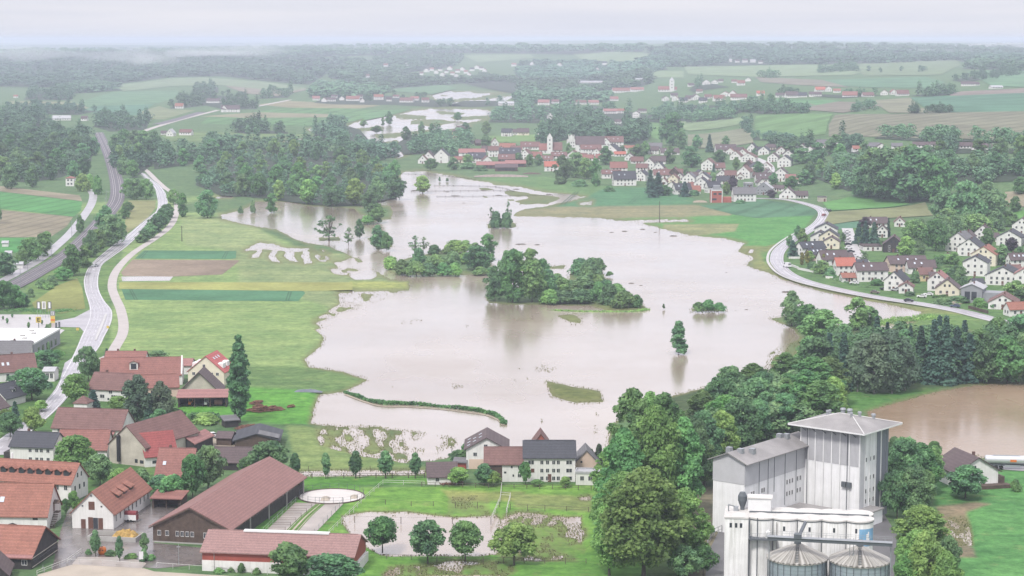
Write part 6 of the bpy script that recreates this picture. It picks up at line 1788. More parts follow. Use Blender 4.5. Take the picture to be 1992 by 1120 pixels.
# the courtyard at the path end
H = House('farmhouse', 'rearmost faded red roof of the courtyard, nearest the meadow', 'house', gp(203, 722), gp(281, 722), 9, 3.0, 6.0, 'E', 'r', chimney=2)
H = House('farmhouse', 'long red-roofed courtyard house with a pale stepped dormer gable', 'house', gp(196, 751), gp(352, 748), 10, 3.4, 8.2, 'E', 'r', chimney=0)
H.rows('f', 9, (2.0,), 0.8, 1.0, True).win('r', [0.4, 0.6], 4.2, 0.7, 0.9)
H.dormer(0.41, 2.6, 2.6, 0.28, roof=1)
part('end_wall', MB().prism([(-0.1, -0.5), (10.1, -0.5), (10.1, 3.7), (5, 8.9), (-0.1, 3.7)], 'x', H.L / 2 + 0.02, H.L / 2 + 0.5), WALL['white'], H.t)
H = House('farmhouse', 'front left courtyard house, white with dull red roof and paired windows', 'house', gp(172, 779), gp(250, 783), 10, 3.9, 8.0, 'E', 'b', chimney=1)
H.win('f', [0.35, 0.63], 1.6, 1.4, 1.0, True).win('f', [0.56, 0.86], 3.0, 1.1, 0.9, True).win('f', [0.1, 0.5, 0.7, 0.92], 0.8, 0.6, 0.7)
H = House('farmhouse', 'red-roofed barn wing seen between the two birches', 'house', gp(262, 774), gp(348, 771), 8, 3.2, 6.4, 'E', 'r', 'peach', chimney=0)
H.rows('f', 4, (1.6,), 0.9, 1.0)
H = House('farmhouse', 'big cream gabled house with raspberry red roof and white dormers', 'house', gp(366, 748), gp(436, 750), 12, 4.4, 9.4, 'G', tiles('tile_raspberry', (0.480, 0.130, 0.125), 0.15, 0.0), 'cream', chimney=0)
H.win('f', [0.16, 0.66, 0.82], 3.7, 0.9, 0.9, True).win('f', [0.45], 6.3, 0.8, 0.9, True)
for s_ in (-1, 1):
    for yy in (2, 6.5):
        d_ = part('dormer', MB().box(s_ * 4.2 - 1.0, s_ * 4.2 + 1.0, yy, yy + 3, 5.2, 6.9), WHITE, H.roof)
H.skylight([0.3, 0.5, 0.7], 0.72, 0.8, 1.0, 'r')
H = House('side_building', 'low pink-roofed side building left of the cream gabled house', 'outbuilding', gp(330, 728), gp(372, 728), 8, 3.0, 4.6, 'E', 'k', chimney=0)
H = House('barn', 'brown hip-gabled barn with a pale boarded triangle in its roof', 'barn', gp(352, 772), gp(424, 772), 10, 2.2, 7.8, 'G', 'p', 'old', chimney=0, over=1.0)
H = House('vehicle_shed', 'open dark vehicle shed under a pink lean-to roof', 'shed', gp(346, 793), gp(441, 792), 6.5, 3.1, 4.2, 'E', 'k', 'dark', kind='mono', chimney=0, wallname='back_wall')
H.wall.data.clear_geometry()
H.wall.data.from_pydata(*(lambda q: (q.v, [], q.f))(MB().box(-H.L / 2, H.L / 2, 6.3, 6.5, -0.2, 4.0).box(-H.L / 2, -H.L / 2 + 0.2, 0, 6.3, -0.2, 3.1).box(H.L / 2 - 0.2, H.L / 2, 0, 6.3, -0.2, 3.1)))
for i in range(4):
    part('post', MB().box(-H.L / 2 + 0.2 + i * (H.L / 3 - 0.2), -H.L / 2 + 0.45 + i * (H.L / 3 - 0.2), 0.1, 0.35, -0.2, 3.1), WALL['brown'], H.t)
H = House('barn', 'dark barn with shiny pink sheet roof left of the log yard', 'barn', gp(346, 882), gp(378, 884), 12, 3.0, 4.4, 'G', 'k', 'dark', chimney=0)
H.door('f', 0.3, 1.5, 2.2, YELLOW)
H = House('barn', 'grey timber barn with wide slate roof near the clipped tree row', 'barn', gp(457, 875), gp(541, 874), 14, 2.6, 4.3, 'G', 'd', 'brown', chimney=0, over=0.7)
part('patched_sheets', MB().prism([(0.5, 4.45), (6.2, 3.1), (6.2, 3.2), (0.5, 4.55)], 'y', -0.4, 5), ROOF['g'][0], H.roof)
H = House('shed', 'small brown shed with mossy roof on the earth yard', 'shed', gp(421, 866), gp(450, 867), 4.5, 2.2, 3.4, 'E', 'p', 'brown', chimney=0)
H = House('shed', 'little pale-roofed shelter beside the log piles', 'shed', gp(438, 832), gp(464, 830), 4, 2.0, 2.6, 'E', 'g', 'dark', kind='mono', chimney=0)
# left roadside
H = House('supermarket', 'grey flat-roofed supermarket with white roof at the left edge', 'supermarket', gp(-130, 698), gp(66, 699), 36, 5.2, 5.2, 'E', 'l', 'grey', kind='flat', chimney=0)
H.roof.data.materials[0] = WHITE
H.rows('r', 5, (2.0,), 2.5, 2.6)
for i in range(5):
    part('roof_light', MB().box(8 + 2.4 * (i % 2), 9.5 + 2.4 * (i % 2), 6 + i * 6, 7.5 + i * 6, 5.45, 5.8), CONC, H.roof)
H = House('house', 'white house with grey roof in front of the supermarket', 'house', gp(-60, 703), gp(58, 703), 9, 2.9, 6.4, 'E', 'g', chimney=2)
H.win('f', [0.75, 0.86, 0.9], 1.6, 0.7, 0.9)
H = House('terrace_house', 'terraced house with patched dark red roofs left of the birch-like tree', 'house', gp(-70, 748), gp(72, 738), 9, 3.4, 8.0, 'E', 'b', chimney=2)
H.skylight([0.55, 0.62], 0.4).win('f', [0.6, 0.75], 2.0, 0.9, 1.0)
H = House('house', 'white cottage with dark slate roof and porch by the roadside', 'house', gp(12, 792), gp(50, 782), 8.5, 2.6, 6.2, 'E', 'd', chimney=0)
H.dormer(0.6, 1.6, 1.1, 0.3, roof=1).rows('r', 3, (1.6,), 0.9, 1.1)
H = House('house', 'white cottage with grey-brown roof cut by the left edge', 'house', gp(-40, 822), gp(18, 806), 8, 2.6, 6.0, 'E', 'p', chimney=1)
H.rows('f', 3, (1.5,), 0.9, 1.1)
H = House('house', 'little white house with two windows behind the roadside tree', 'house', gp(84, 742), gp(106, 742), 6, 3.4, 4.2, 'E', 'l', chimney=0)
H.win('f', [0.4, 0.75], 1.9, 0.9, 1.6, True)
for px, py, s_ in ((4, 480, 8), (28, 522, 10), (10, 500, 8)):
    p = gp(px, py)
    H = House('shed', None, 'shed', p, p + Vector((s_ * 0.4, 0.3, 0)), 3, 2.2, 3.0, 'E', 'l', chimney=0, group='huts by the left side road')
    label_later(H.t, 'pale small hut', 'beside the left side road', px)

# the farmhouse row before the lake
H = House('shed', 'low white shed with dark brown roof left of the farmhouse row', 'shed', gp(832, 943), gp(889, 942), 6, 2.2, 5.0, 'E', 'p', chimney=0)
H.win('f', [0.3, 0.36], 1.3, 0.4, 0.9)
H = House('farmhouse', 'tall white gabled farmhouse with weathered brown roof and missing tiles', 'house', gp(907, 912), gp(986, 912), 13, 5.3, 8.2, 'G', 'p', chimney=0, over=0.7)
H.win('f', [0.22], 3.9, 0.9, 0.9, True).win('f', [0.48], 6.0, 0.9, 0.95, True)
part('boarded_gate', MB().box(-4.6, -0.8, -0.08, -0.02, 0, 2.6), WALL['peach'], H.t)
for i in range(7):
    put(SKYL, 'skylight', H.roof, (-4.7 + (i % 3) * 1.5, 2 + i * 1.3, 5.3 + 2.9 * (1 - abs(-4.7 + (i % 3) * 1.5) / 5.2) + 0.36), (0, -math.atan2(2.9, 5.2), 0), (0.9, 0.5, 1))
H = House('farmhouse', 'lower white house with mottled brown roof between two taller ones', 'house', gp(943, 937), gp(1018, 937), 8, 4.7, 8.0, 'E', 'b', chimney=0)
part('side_wall', MB().box(-H.L / 2 - 0.02, -H.L / 2 + 4.4, -0.06, -0.02, 0, 4.6), WALL['brown'], H.t)
H.win('f', [0.53], 2.4, 0.6, 0.5).win('f', [0.70], 3.8, 0.5, 0.6).win('f', [0.9], 3.7, 0.8, 0.7, True).win('f', [0.74], 1.6, 0.4, 0.6).win('f', [0.9], 1.6, 0.8, 0.8, True)
H = House('farmhouse', 'three-storey white farmhouse with slate roof before the flooded meadow', 'house', gp(1019, 937), gp(1119, 937), 9, 6.3, 9.6, 'E', 'd', chimney=0)
for z_ in (5.0, 2.9, 0.9):
    H.win('f', [0.35, 0.46, 0.58, 0.67], z_, 0.75, 0.95, True).win('f', [0.88], z_, 1.4, 0.95, True)
H.win('f', [0.14], 5.0, 1.4, 1.0, True).win('f', [0.17], 2.9, 0.9, 1.0, me=DOOR, name='shutter')
H.door('f', 0.5, 0.9, 2.0)
H = House('annex_house', 'flat white annex with three windows right of the slate-roofed farmhouse', 'house', gp(1120, 943), gp(1173, 944), 4.5, 2.9, 2.9, 'E', 'l', kind='flat', chimney=0)
H.win('f', [0.23, 0.53, 0.82], 1.7, 0.9, 1.05, True)
H = House('side_barn', 'barn with grey sloping roof behind the flat white annex', 'barn', gp(1116, 925), gp(1166, 925), 9, 3.0, 6.5, 'G', 'g', 'peach', chimney=0)
H.win('f', [0.3], 3.6, 0.5, 0.5)
H = House('hut', 'red brick gable peeping over the slate-roofed farmhouse', 'house', gp(1038, 884), gp(1066, 884), 8, 3.0, 5.6, 'G', 'b', 'brick', chimney=0)
H = House('shed', 'tiny red hut with grey roof left of the tall farmhouse', 'shed', gp(883, 912), gp(906, 913), 3.5, 1.9, 2.6, 'E', 'g', 'red', chimney=0)
# lone house at the tanker
H = House('house', 'white gabled house with wide dark roof by the tanker truck', 'house', gp(1861, 951), gp(1941, 946), 12, 4.2, 7.6, 'G', 'p', over=0.8)
H.win('f', [0.42], 5.2, 0.9, 0.9, True).win('f', [0.65], 1.7, 1.1, 1.0, True)
part('porch', MB().box(H.L / 2 + 0.05, H.L / 2 + 2.0, 0.3, 5, -0.3, 2.4), WALL['brown'], H.t)
part('terrace', MB().box(-1, H.L / 2 + 2.4, -2.4, -0.1, -0.3, 0.9), WALL['brown'], H.t)

# ------------------------------------------------------------------ the mill, lower right
CLAD_W = plain('cladding_white', (0.92, 0.92, 0.93), 0.6, 0.10, 0.3, streak=0.14)
CLAD_G = plain('cladding_grey', (0.54, 0.54, 0.56), 0.6, 0.08, 0.4)
CLAD_B = plain('cladding_blue_grey', (0.20, 0.215, 0.25), 0.6, 0.08, 0.4)
ROOFG = plain('mill_roof_sheet', (0.33, 0.315, 0.31), 0.6, 0.30, 0.14, 0.3)
SILOW = plain('silo_white', (0.94, 0.935, 0.925), 0.75, 0.13, 0.28, streak=0.30)
SILOTOP = plain('silo_top', (0.66, 0.64, 0.61), 0.8, 0.22, 0.5)
p0, p1 = gp(1556, 999), gp(1670, 1019)
H = House('mill_tower', 'tall grey and white mill tower with wide hipped roof', 'mill tower', p0, p1, 13.2, 21.8, 23.9, 'E', ROOFG, CLAD_W, over=2.3, hip=6.2, chimney=0)
h = H.L / 2
ub = MB()
for i in range(47):
    x = -h + 0.03 + i * H.L / 47
    ub.box(x, x + H.L / 94, -0.16, -0.03, 13.4, 21.6)
ub.box(-h - 0.02, h + 0.02, -0.05, -0.004, 13.4, 21.65)
part('upper_cladding', ub, CLAD_G, H.t)
for f in (0.0, 0.125, 0.25, 0.39, 0.53, 0.67, 0.83, 1.0):
    part('pilaster', MB().box(-h + H.L * f - 0.13, -h + H.L * f + 0.13, -0.24, -0.165, 0, 21.6), WHITE, H.t)
for y0, y1, m_ in ((0.2, 1.6, CLAD_G), (5.8, 6.1, WHITE), (6.3, 7.6, CLAD_B), (7.75, 8.1, WHITE), (8.3, 9.6, CLAD_B), (9.8, 10.7, CLAD_B), (1.9, 2.1, WHITE), (3.6, 3.8, WHITE)):
    part('side_panel', MB().box(h + 0.01, h + 0.12, y0 * 1.22, y1 * 1.22, 0, 21.6), m_, H.t)
for z_ in (4.8, 7.2, 10.2, 14.6):
    H.win('r', [0.22, 0.36, 0.49], z_, 0.6, 0.95, True)
H.win('f', [0.33, 0.46, 0.59, 0.74], 20.5, 0.75, 0.7)
part('downpipe', MB().cyl(-h + H.L * 0.12, -0.32, 0, 20.8, 0.09, n=6), METAL_D, H.t)
part('downpipe', MB().cyl(-h + H.L * 0.8, -0.32, 3, 20.8, 0.09, n=6), METAL_D, H.t)
part('lamp_box', MB().box(-h + H.L * 0.72, -h + H.L * 0.79, -0.7, -0.2, 8.3, 9.5).box(-h + H.L * 0.81, -h + H.L * 0.88, -0.7, -0.2, 8.3, 9.5), METAL_D, H.t)
for x, y, z_, r in ((-1.0, 7.2, 23.9, 0.55), (0.8, 7.2, 23.9, 0.55), (3.0, 8.0, 23.4, 0.38), (5.2, 10.6, 22.8, 0.45), (-4.6, 6.2, 23.1, 0.3), (-5.6, 9.0, 22.7, 0.3), (2.2, 5.6, 23.5, 0.3)):
    part('roof_vent', MB().cyl(x, y, z_ - 0.7, z_ + 0.9, r, n=12).cyl(x, y, z_ + 0.9, z_ + 1.25, r * 1.35, r * 1.1, n=12), METAL, H.roof)
hip = MB()
for a, b_ in (((h + 2.3, -2.3, 21.75), (h - 6.2, 6.6, 23.95)), ((-h - 2.3, -2.3, 21.75), (-h + 6.2, 6.6, 23.95)), ((h - 6.2, 6.6, 23.95), (-h + 6.2, 6.6, 23.95)), ((h + 2.3, 15.5, 21.75), (h - 6.2, 6.6, 23.95))):
    hip.tube(a, b_, 0.14, n=5)
part('hip_cap', hip, plain('ridge_sheet', (0.62, 0.61, 0.60), 0.5, 0.08), H.roof)
part('fascia', MB().box(-h - 2.32, h + 2.32, -2.36, -2.3, 21.42, 21.75).box(h + 2.3, h + 2.36, -2.3, 15.5, 21.42, 21.75), WHITE, H.roof)
for i in range(6):
    part('bracket', MB().tube((-h + H.L * (0.08 + i * 0.17), -0.1, 20.2), (-h + H.L * (0.08 + i * 0.17), -2.0, 21.4), 0.09, n=4), METAL_D, H.t)
part('annex', MB().box(h + 0.15, h + 3.4, -3.5, 5.0, -0.5, 3.2), CLAD_W, H.t)
part('annex_roof', MB().box(h + 0.13, h + 3.8, -3.8, 5.2, 3.2, 3.5), ROOFG, H.t)
H = House('mill_wing', 'long low mill wing, grey above white, behind the silo block', 'mill building', gp(1386, 1032), gp(1447, 1043), 30, 16.9, 18.6, 'G', ROOFG, CLAD_W, over=1.1, chimney=0)
h = H.L / 2
part('upper_cladding', MB().prism([(-h - 0.06, 11.8), (h + 0.06, 11.8), (h + 0.06, 16.8), (0, 18.4), (-h - 0.06, 16.8)], 'y', -0.08, -0.01).box(h + 0.01, h + 0.08, -0.08, 30, 11.4, 16.8), CLAD_G, H.t)
H.rows('f', 3, (14.6,), 0.5, 0.6, True, 0.05, 0.95).win('f', [0.78], 13.0, 1.2, 0.6, me=DOOR, name='emblem')
for z_, us in ((14.8, (0.10, 0.13, 0.27, 0.30, 0.84, 0.89)), (12.4, (0.10, 0.13, 0.25, 0.28)), (9.2, (0.10, 0.13, 0.25, 0.28, 0.62, 0.66, 0.70, 0.78, 0.82, 0.90, 0.94)), (6.4, (0.10, 0.13, 0.25, 0.28, 0.62, 0.66, 0.70, 0.78, 0.82, 0.90, 0.94)), (4.0, (0.26, 0.38))):
    H.win('r', us, z_, 0.6, 1.0, True)
for u in (0.2, 0.33, 0.42, 0.58, 0.75):
    part('downpipe', MB().box(h + 0.1, h + 0.17, 30 * u, 30 * u + 0.1, 4 if u > .5 else 8, 16.7), METAL_D, H.t)
for x, y, z_ in ((1.2, 3, 18.4), (2.4, 6, 18.1), (0, 22, 18.7), (1.0, 23.5, 18.6), (-2.5, 4, 18.1)):
    part('roof_vent', MB().box(x - 0.6, x + 0.6, y - 0.6, y + 0.6, z_ - 0.6, z_ + 0.9), METAL, H.roof)
part('courtyard_roof', MB().box(h + 0.2, h + 9, 10, 24, 3.0, 3.4), ROOFG, H.t)

# silo block
p0, p1 = gp(1408, 1134), gp(1692, 1145)
u = (p1 - p0)
u.z = 0
LB = u.length
t = thing('silo_block', 'white concrete grain silo block with scalloped top and blue panel', 'silo block', (p0.x, p0.y, LAND), math.atan2(u.y, u.x))
HT = 13.6
part('stair_tower', MB().box(0, 4.85, 0.3, 9.6, -0.6, HT), SILOW, t)
part('stair_tower_roof', MB().box(-0.15, 4.9, 0.15, 9.7, HT + 0.002, HT + 0.35), SILOTOP, t)
R5 = (LB - 4.9) / 5 / 2
RC = R5 * 1.22
for j, yc in enumerate((RC, R5 * 3 - 0.1)):
    for i in range(5):
        xc = 4.9 + R5 * (2 * i + 1)
        dz = 0.005 * i + 0.03 * j
        s_ = part('silo_cell', MB().cyl(xc, yc, -0.6, HT - 0.05 + dz, RC, n=36), SILOW, t)
        part('cell_roof', MB().cyl(xc, yc, HT + dz, HT + 0.3 + dz, RC + 0.16, n=36).cyl(xc, yc, HT + 0.3 + dz, HT + 0.75, R5 - 0.1, R5 * 0.15, n=28), SILOTOP, s_)
        part('rim', MB().lathe(xc, yc, [(RC + 0.02, HT - 0.2 + dz), (RC + 0.1 + dz, HT - 0.2 + dz), (RC + 0.1 + dz, HT - 0.02 + dz), (RC + 0.02, HT - 0.02 + dz)], 36), METAL_D, s_)
part('core_wall', MB().box(4.9, LB - 0.4, R5 * 0.9, R5 * 3.3, -0.6, HT - 0.05), SILOW, t)
part('core_roof', MB().box(4.9, LB - 0.3, R5 * 0.55, R5 * 3.5, HT - 0.04, HT + 0.27), SILOTOP, t)
part('roof_joint', MB().box(4.9, LB - 0.3, R5 * 1.95, R5 * 2.07, HT + 0.27, HT + 0.62), METAL_D, t)
for i in range(1, 5):
    part('downpipe', MB().cyl(4.9 + R5 * 2 * i, RC - math.sqrt(RC * RC - R5 * R5) - 0.12, 0, HT - 0.3, 0.09, n=6), METAL_D, t)
for xw in (1.25, 2.35, 3.35):
    put(PANE, 'window', t, (xw, 0.28, HT - 1.4), (0, 0, 0), (0.5, 1, 0.95))
for i in range(5):
    if i == 0:
        continue
    xc = 4.9 + R5 * (2 * i + 1) + (0.9 if i == 4 else -0.2 if i == 1 else 0)
    put(PANE, 'window', t, (xc - (1.4 if i == 4 else 0), 0.02 if i != 4 else 0.05, HT - 1.7), (0, 0, 0), (0.45, 1, 0.95))
xb = 4.9 + R5 * 9
pan = MB()
for k in range(6):
    a0, a1 = math.radians(-88 + k * 12), math.radians(-88 + (k + 1) * 12)
    r = RC + 0.05
    pan.add([(xb + r * math.cos(a0), RC + r * math.sin(a0), HT - 4.9), (xb + r * math.cos(a1), RC + r * math.sin(a1), HT - 4.9), (xb + r * math.cos(a1), RC + r * math.sin(a1), HT - 1.3), (xb + r * math.cos(a0), RC + r * math.sin(a0), HT - 1.3)], [(0, 1, 2, 3)])
pp = part('blue_panel', pan, plain('panel_blue', (0.22, 0.43, 0.64), 0.6, 0.15, 0.8), t)
em = MB()
for k in range(12):
    pass
for (a, z0, z1, da) in ((-55, -3.9, -2.3, 5), (-50, -3.0, -1.9, 3), (-49, -4.1, -3.2, 4)):
    a0, a1 = math.radians(a - da), math.radians(a + da)
    r = RC + 0.08
    em.add([(xb + r * math.cos(a0), RC + r * math.sin(a0), HT + z0), (xb + r * math.cos(a1), RC + r * math.sin(a1), HT + z0), (xb + r * math.cos(a1), RC + r * math.sin(a1), HT + z1), (xb + r * math.cos(a0), RC + r * math.sin(a0), HT + z1)], [(0, 1, 2, 3)])
part('emblem', em, WHITE, pp)
part('penthouse', MB().box(4.6, 9.3, 6.0, 9.2, HT + 0.3, HT + 3.0), WHITE, t)
part('penthouse_roof', MB().box(4.4, 9.6, 5.8, 9.4, HT + 3.0, HT + 3.2), SILOTOP, t)
part('dust_hopper', MB().lathe(3.4, 7.0, [(0.05, HT + 4.1), (0.55, HT + 4.1), (0.95, HT + 3.3), (0.95, HT + 2.3), (0.45, HT + 0.9), (0.45, HT + 0.3)], 12), METAL_D, t)
part('roof_pipe', MB().tube((0.6, 5, HT + 0.3), (0.6, 5, HT + 1.8), 0.14).tube((0.6, 5, HT + 1.8), (1.9, 6.0, HT + 1.2), 0.14).box(1.6, 2.6, 5.5, 6.6, HT + 0.35, HT + 1.2), METAL, t)
part('platform', MB().box(4.9, 10.8, -1.5, 0.6, HT - 3.95, HT - 3.65), METAL_D, t)
rl = MB()
for i in range(9):
    rl.tube((4.95 + i * 0.73, -1.45, HT - 3.65), (4.95 + i * 0.73, -1.45, HT - 2.55), 0.03, n=4)
rl.tube((4.95, -1.45, HT - 2.55), (10.8, -1.45, HT - 2.55), 0.035, n=4).tube((4.95, -1.45, HT - 3.1), (10.8, -1.45, HT - 3.1), 0.03, n=4)
part('railing', rl, METAL, t)
part('filter_tank', MB().cyl(8.9, -0.7, HT - 3.6, HT - 2.3, 0.5, n=12).cyl(8.9, -0.7, HT - 2.3, HT - 1.9, 0.5, 0.15, n=12), WHITE, t)
part('service_pipe', MB().tube((5.1, -0.3, 0), (5.1, -0.3, HT), 0.16).tube((6.7, -0.2, 0), (6.7, -0.2, HT + 0.4), 0.1), METAL_D, t)
part('stain_streak', MB().box(10.5, 10.62, R5 - R5 * 0.99 - 0.03, R5, 2, HT - 0.5), CONC, t)

# round steel silos and the catwalk over them
CONE = plain('steel_cone', (0.46, 0.445, 0.41), 0.5, 0.15, 0.4, 0.5, 0.2)
_cn = CONE.node_tree
_cg = _n(_cn, 'ShaderNodeTexGradient', gradient_type='RADIAL')
_cn.links.new(_cn.nodes.new('ShaderNodeTexCoord').outputs['Object'], _cg.inputs[0])
_c1 = _n(_cn, 'ShaderNodeTexNoise', noise_dimensions='1D', Scale=60.0, Detail=3.0)
_cn.links.new(_cg.outputs['Fac'], _c1.inputs['W'])
_cb = _cn.nodes['Principled BSDF'].inputs['Base Color']
_cs = _cb.links[0].from_socket
_cn.links.new(_mix(_cn, 1.0, _cs, _ramp(_cn, _c1.outputs['Fac'], 0.38, 0.62, (0.55, 0.53, 0.50), (1.15, 1.15, 1.15)), 'MULTIPLY'), _cb)
STEELW = plain('steel_blue_grey', (0.40, 0.47, 0.52), 0.4, 0.12, 0.4, 0.5, 0.3)


def silo(px, py_e, r, label):
    e = 8.0
    q = G(px, py_e, e)
    t = thing('steel_silo', label, 'silo', (q.x, q.y, LAND), 0, 'round steel silos')
    n_ = 48
    body = MB()
    for k in range(12):
        body.cyl(0, 0, -0.4 + k * 0.69, -0.4 + (k + 1) * 0.69 - 0.02, r - (0.0 if k % 2 else 0.05), n=n_, cap=False)
    part('silo_wall', body, STEELW, t)
    st = MB()
    for i in range(26):
        a = 2 * math.pi * i / 26
        st.tube((r * 1.01 * math.cos(a), r * 1.01 * math.sin(a), -0.3), (r * 1.01 * math.cos(a), r * 1.01 * math.sin(a), e - 0.1), 0.07, n=4)
    part('stiffener', st, METAL_D, t)
    cone = MB()
    m2 = 72
    vs = [(0, 0, e + 3.05)]
    for i in range(m2):
        a = 2 * math.pi * i / m2
        vs.append(((r + 0.25) * math.cos(a), (r + 0.25) * math.sin(a), e - 0.12 + (0.2 if i % 2 else 0)))
    cone.add(vs, [(0, i + 1, (i + 1) % m2 + 1) for i in range(m2)])
    cone.cyl(0, 0, e - 0.3, e - 0.12, r + 0.25, n=m2)
    c_ = part('cone_roof', cone, CONE, t)
    part('cone_cap', MB().cyl(0, 0, e + 2.75, e + 3.35, 0.75, 0.6, n=16).cyl(0, 0, e + 3.35, e + 4.0, 0.42, n=12), METAL_D, c_)
    ld = MB()
    for i in range(12):
        f = 0.14 + i * 0.07
        y_ = -(r + 0.2) * f
        z_ = e + 3.05 - 3.1 * f + 0.12
        ld.box(-0.35 + 1.0 * f * -1.0, 0.35 - 1.0 * f, y_ - 0.07, y_ + 0.07, z_, z_ + 0.1)
    part('roof_ladder', ld, METAL_D, c_)
    return q


s1 = silo(1551, 1088, 5.9, 'left round steel silo with ribbed cone roof below the catwalk')
s2 = silo(1672, 1093, 5.9, 'right round steel silo with ribbed cone roof below the catwalk')
q0, q1 = G(1493, 1053, 12.3), G(1736, 1066, 12.3)
u = q1 - q0
t = thing('conveyor_catwalk', 'grey conveyor catwalk spanning over both round silos', 'catwalk', (q0.x, q0.y, LAND), math.atan2(u.y, u.x))
Lc = u.length
part('beam', MB().box(0, Lc, -0.55, 0.55, 12.1, 12.75), METAL_D, t)
part('deck', MB().box(0, Lc, -0.75, 0.75, 12.77, 12.85), METAL, t)
rl = MB()
for k in range(18):
    for s_ in (-0.75, 0.75):
        rl.tube((Lc * k / 17, s_, 12.85), (Lc * k / 17, s_, 13.75), 0.025, n=4)
for s_ in (-0.75, 0.75):
    rl.tube((0, s_, 13.75), (Lc, s_, 13.75), 0.03, n=4)
part('railing', rl, METAL, t)
for x in (0.3, Lc - 0.3):
    part('support_leg', MB().tube((x, 0.6, -0.3), (x, 0.6, 12.1), 0.12, n=6), METAL, t)
part('bridge', MB().tube((Lc * 0.25, 0.4, 12.9), (Lc * 0.28, 8.5, 13.9), 0.36, n=6), METAL_D, t)
part('drive_head', MB().box(Lc * 0.215, Lc * 0.275, -0.8, 0.8, 12.86, 13.6), METAL_D, t)
part('support_tower', MB().tube((Lc * 0.66, 1.2, -0.3), (Lc * 0.66, 1.2, 13), 0.08, n=4).tube((Lc * 0.69, 1.2, -0.3), (Lc * 0.69, 1.2, 13), 0.08, n=4).tube((Lc * 0.66, 1.2, 4), (Lc * 0.69, 1.2, 6), 0.05, n=4).tube((Lc * 0.69, 1.2, 6), (Lc * 0.66, 1.2, 8), 0.05, n=4).tube((Lc * 0.66, 1.2, 8), (Lc * 0.69, 1.2, 10), 0.05, n=4), METAL, t)
drape('mill_yard', (1372, 1120, 1380, 1070, 1400, 1030, 1450, 1045, 1720, 1000, 1745, 1040, 1735, 1180, 1365, 1180), plain('yard_asphalt', (0.16, 0.155, 0.16), 0.5, 0.2, 0.15), 0.07)
# ------------------------------------------------------------------ vehicles
def wheel_mb(x, y, r=0.33, w=0.22):
    vs, n_ = MB(), 12
    return vs.tube((x, y - w / 2, r), (x, y + w / 2, r), r, n=n_)


def vehicle(px, py, ang, paint, label, kind='car', group=None, loc=None):
    p = loc or G(px, py)
    p = Vector((p.x, p.y, p.z + 0.12))
    t = thing('parked_car' if kind == 'car' else kind, label, 'car' if kind == 'car' else 'van', p, math.radians(ang), group)
    if kind == 'car':
        low = [(-2.1, 0.35), (2.1, 0.35), (2.15, 0.7), (1.95, 0.86), (0.95, 0.95), (-1.55, 1.0), (-2.1, 0.92)]
        cab = [(0.95, 0.95), (0.25, 1.42), (-1.0, 1.46), (-1.75, 0.99)]
        wb, w, r = 1.3, 0.86, 0.32
    else:
        low = [(-2.6, 0.4), (2.6, 0.4), (2.65, 1.0), (1.9, 1.25), (1.2, 1.3), (-2.6, 1.3)]
        cab = [(1.9, 1.3), (1.25, 2.25), (-2.55, 2.35), (-2.6, 1.3)]
        wb, w, r = 1.6, 0.98, 0.36
    part('body', MB().prism(low, 'y', -w, w).prism([(a * 0.96, b_ + 0.01) for a, b_ in cab], 'y', -w * 0.84, w * 0.84), paint, t)
    gl = MB()
    if kind == 'car':
        gl.prism([(0.82, 1.0), (0.24, 1.36), (-0.9, 1.38), (-1.5, 1.02)], 'y', -w * 0.86, w * 0.86).prism([(0.93, 1.0), (0.27, 1.40), (0.22, 1.36), (0.85, 1.0)], 'y', -w * 0.75, w * 0.75).prism([(-1.70, 1.03), (-0.98, 1.42), (-0.93, 1.38), (-1.6, 1.03)], 'y', -w * 0.75, w * 0.75)
    else:
        gl.prism([(1.85, 1.36), (1.28, 2.15), (0.7, 2.15), (0.7, 1.4)], 'y', -w * 0.86, w * 0.86).box(-2.58, -2.45, -0.7, 0.7, 1.5, 2.1).prism([(1.9, 1.36), (1.3, 2.18), (1.22, 2.14), (1.8, 1.36)], 'y', -w * 0.75, w * 0.75)
    part('window', gl, GLASS, t)
    for sx in (-1, 1):
        for sy in (-1, 1):
            part('wheel', wheel_mb(sx * wb, sy * (w - 0.08), r), RUBBER, t)
    for sy in (-1, 1):
        part('headlight', MB().box(low[1][0] - 0.05, low[1][0] + 0.05, sy * w * 0.7 - 0.14, sy * w * 0.7 + 0.14, 0.6, 0.76), WHITE, t)
    return t


CW = plain('car_white', (0.75, 0.75, 0.76), 0.3, 0.03)
CSIL = plain('car_silver', (0.50, 0.51, 0.53), 0.3, 0.03)
CDK = plain('car_dark', (0.035, 0.037, 0.045), 0.3, 0.03)
CBL = plain('car_blue', (0.06, 0.08, 0.14), 0.3, 0.03)
CRD = plain('car_red', (0.28, 0.05, 0.04), 0.3, 0.03)
CBR = plain('car_bronze', (0.16, 0.13, 0.11), 0.3, 0.03)
vehicle(1531, 520, 112, CW, 'white van driving on the wet road bend below the right village', 'van')
vehicle(1702, 571, -22, CBR, 'dark car driving on the village road, behind the black one')
vehicle(1768, 587, -20, CDK, 'black car in the middle of the village road')
vehicle(1858, 598, 160, CBL, 'dark blue car by the building plot on the village road')
vehicle(1829, 588, 170, CBL, 'blue grey car parked behind the hedge by the cream house')
vehicle(1793, 579, 165, CW, 'white car parked on the drive below the cream house, nearer the road')
vehicle(1806, 575, 165, CW, 'white car parked on the drive right beside the cream house')
vehicle(1721, 564, 150, CDK, 'dark car parked left of the little hipped garage')
vehicle(1742, 566, 150, CSIL, 'silver car parked before the little hipped garage')
vehicle(1662, 553, 155, CW, 'white car parked at the hedge end by the roadside')
vehicle(1606, 409, 60, CSIL, 'silver car at the top of the road bend')
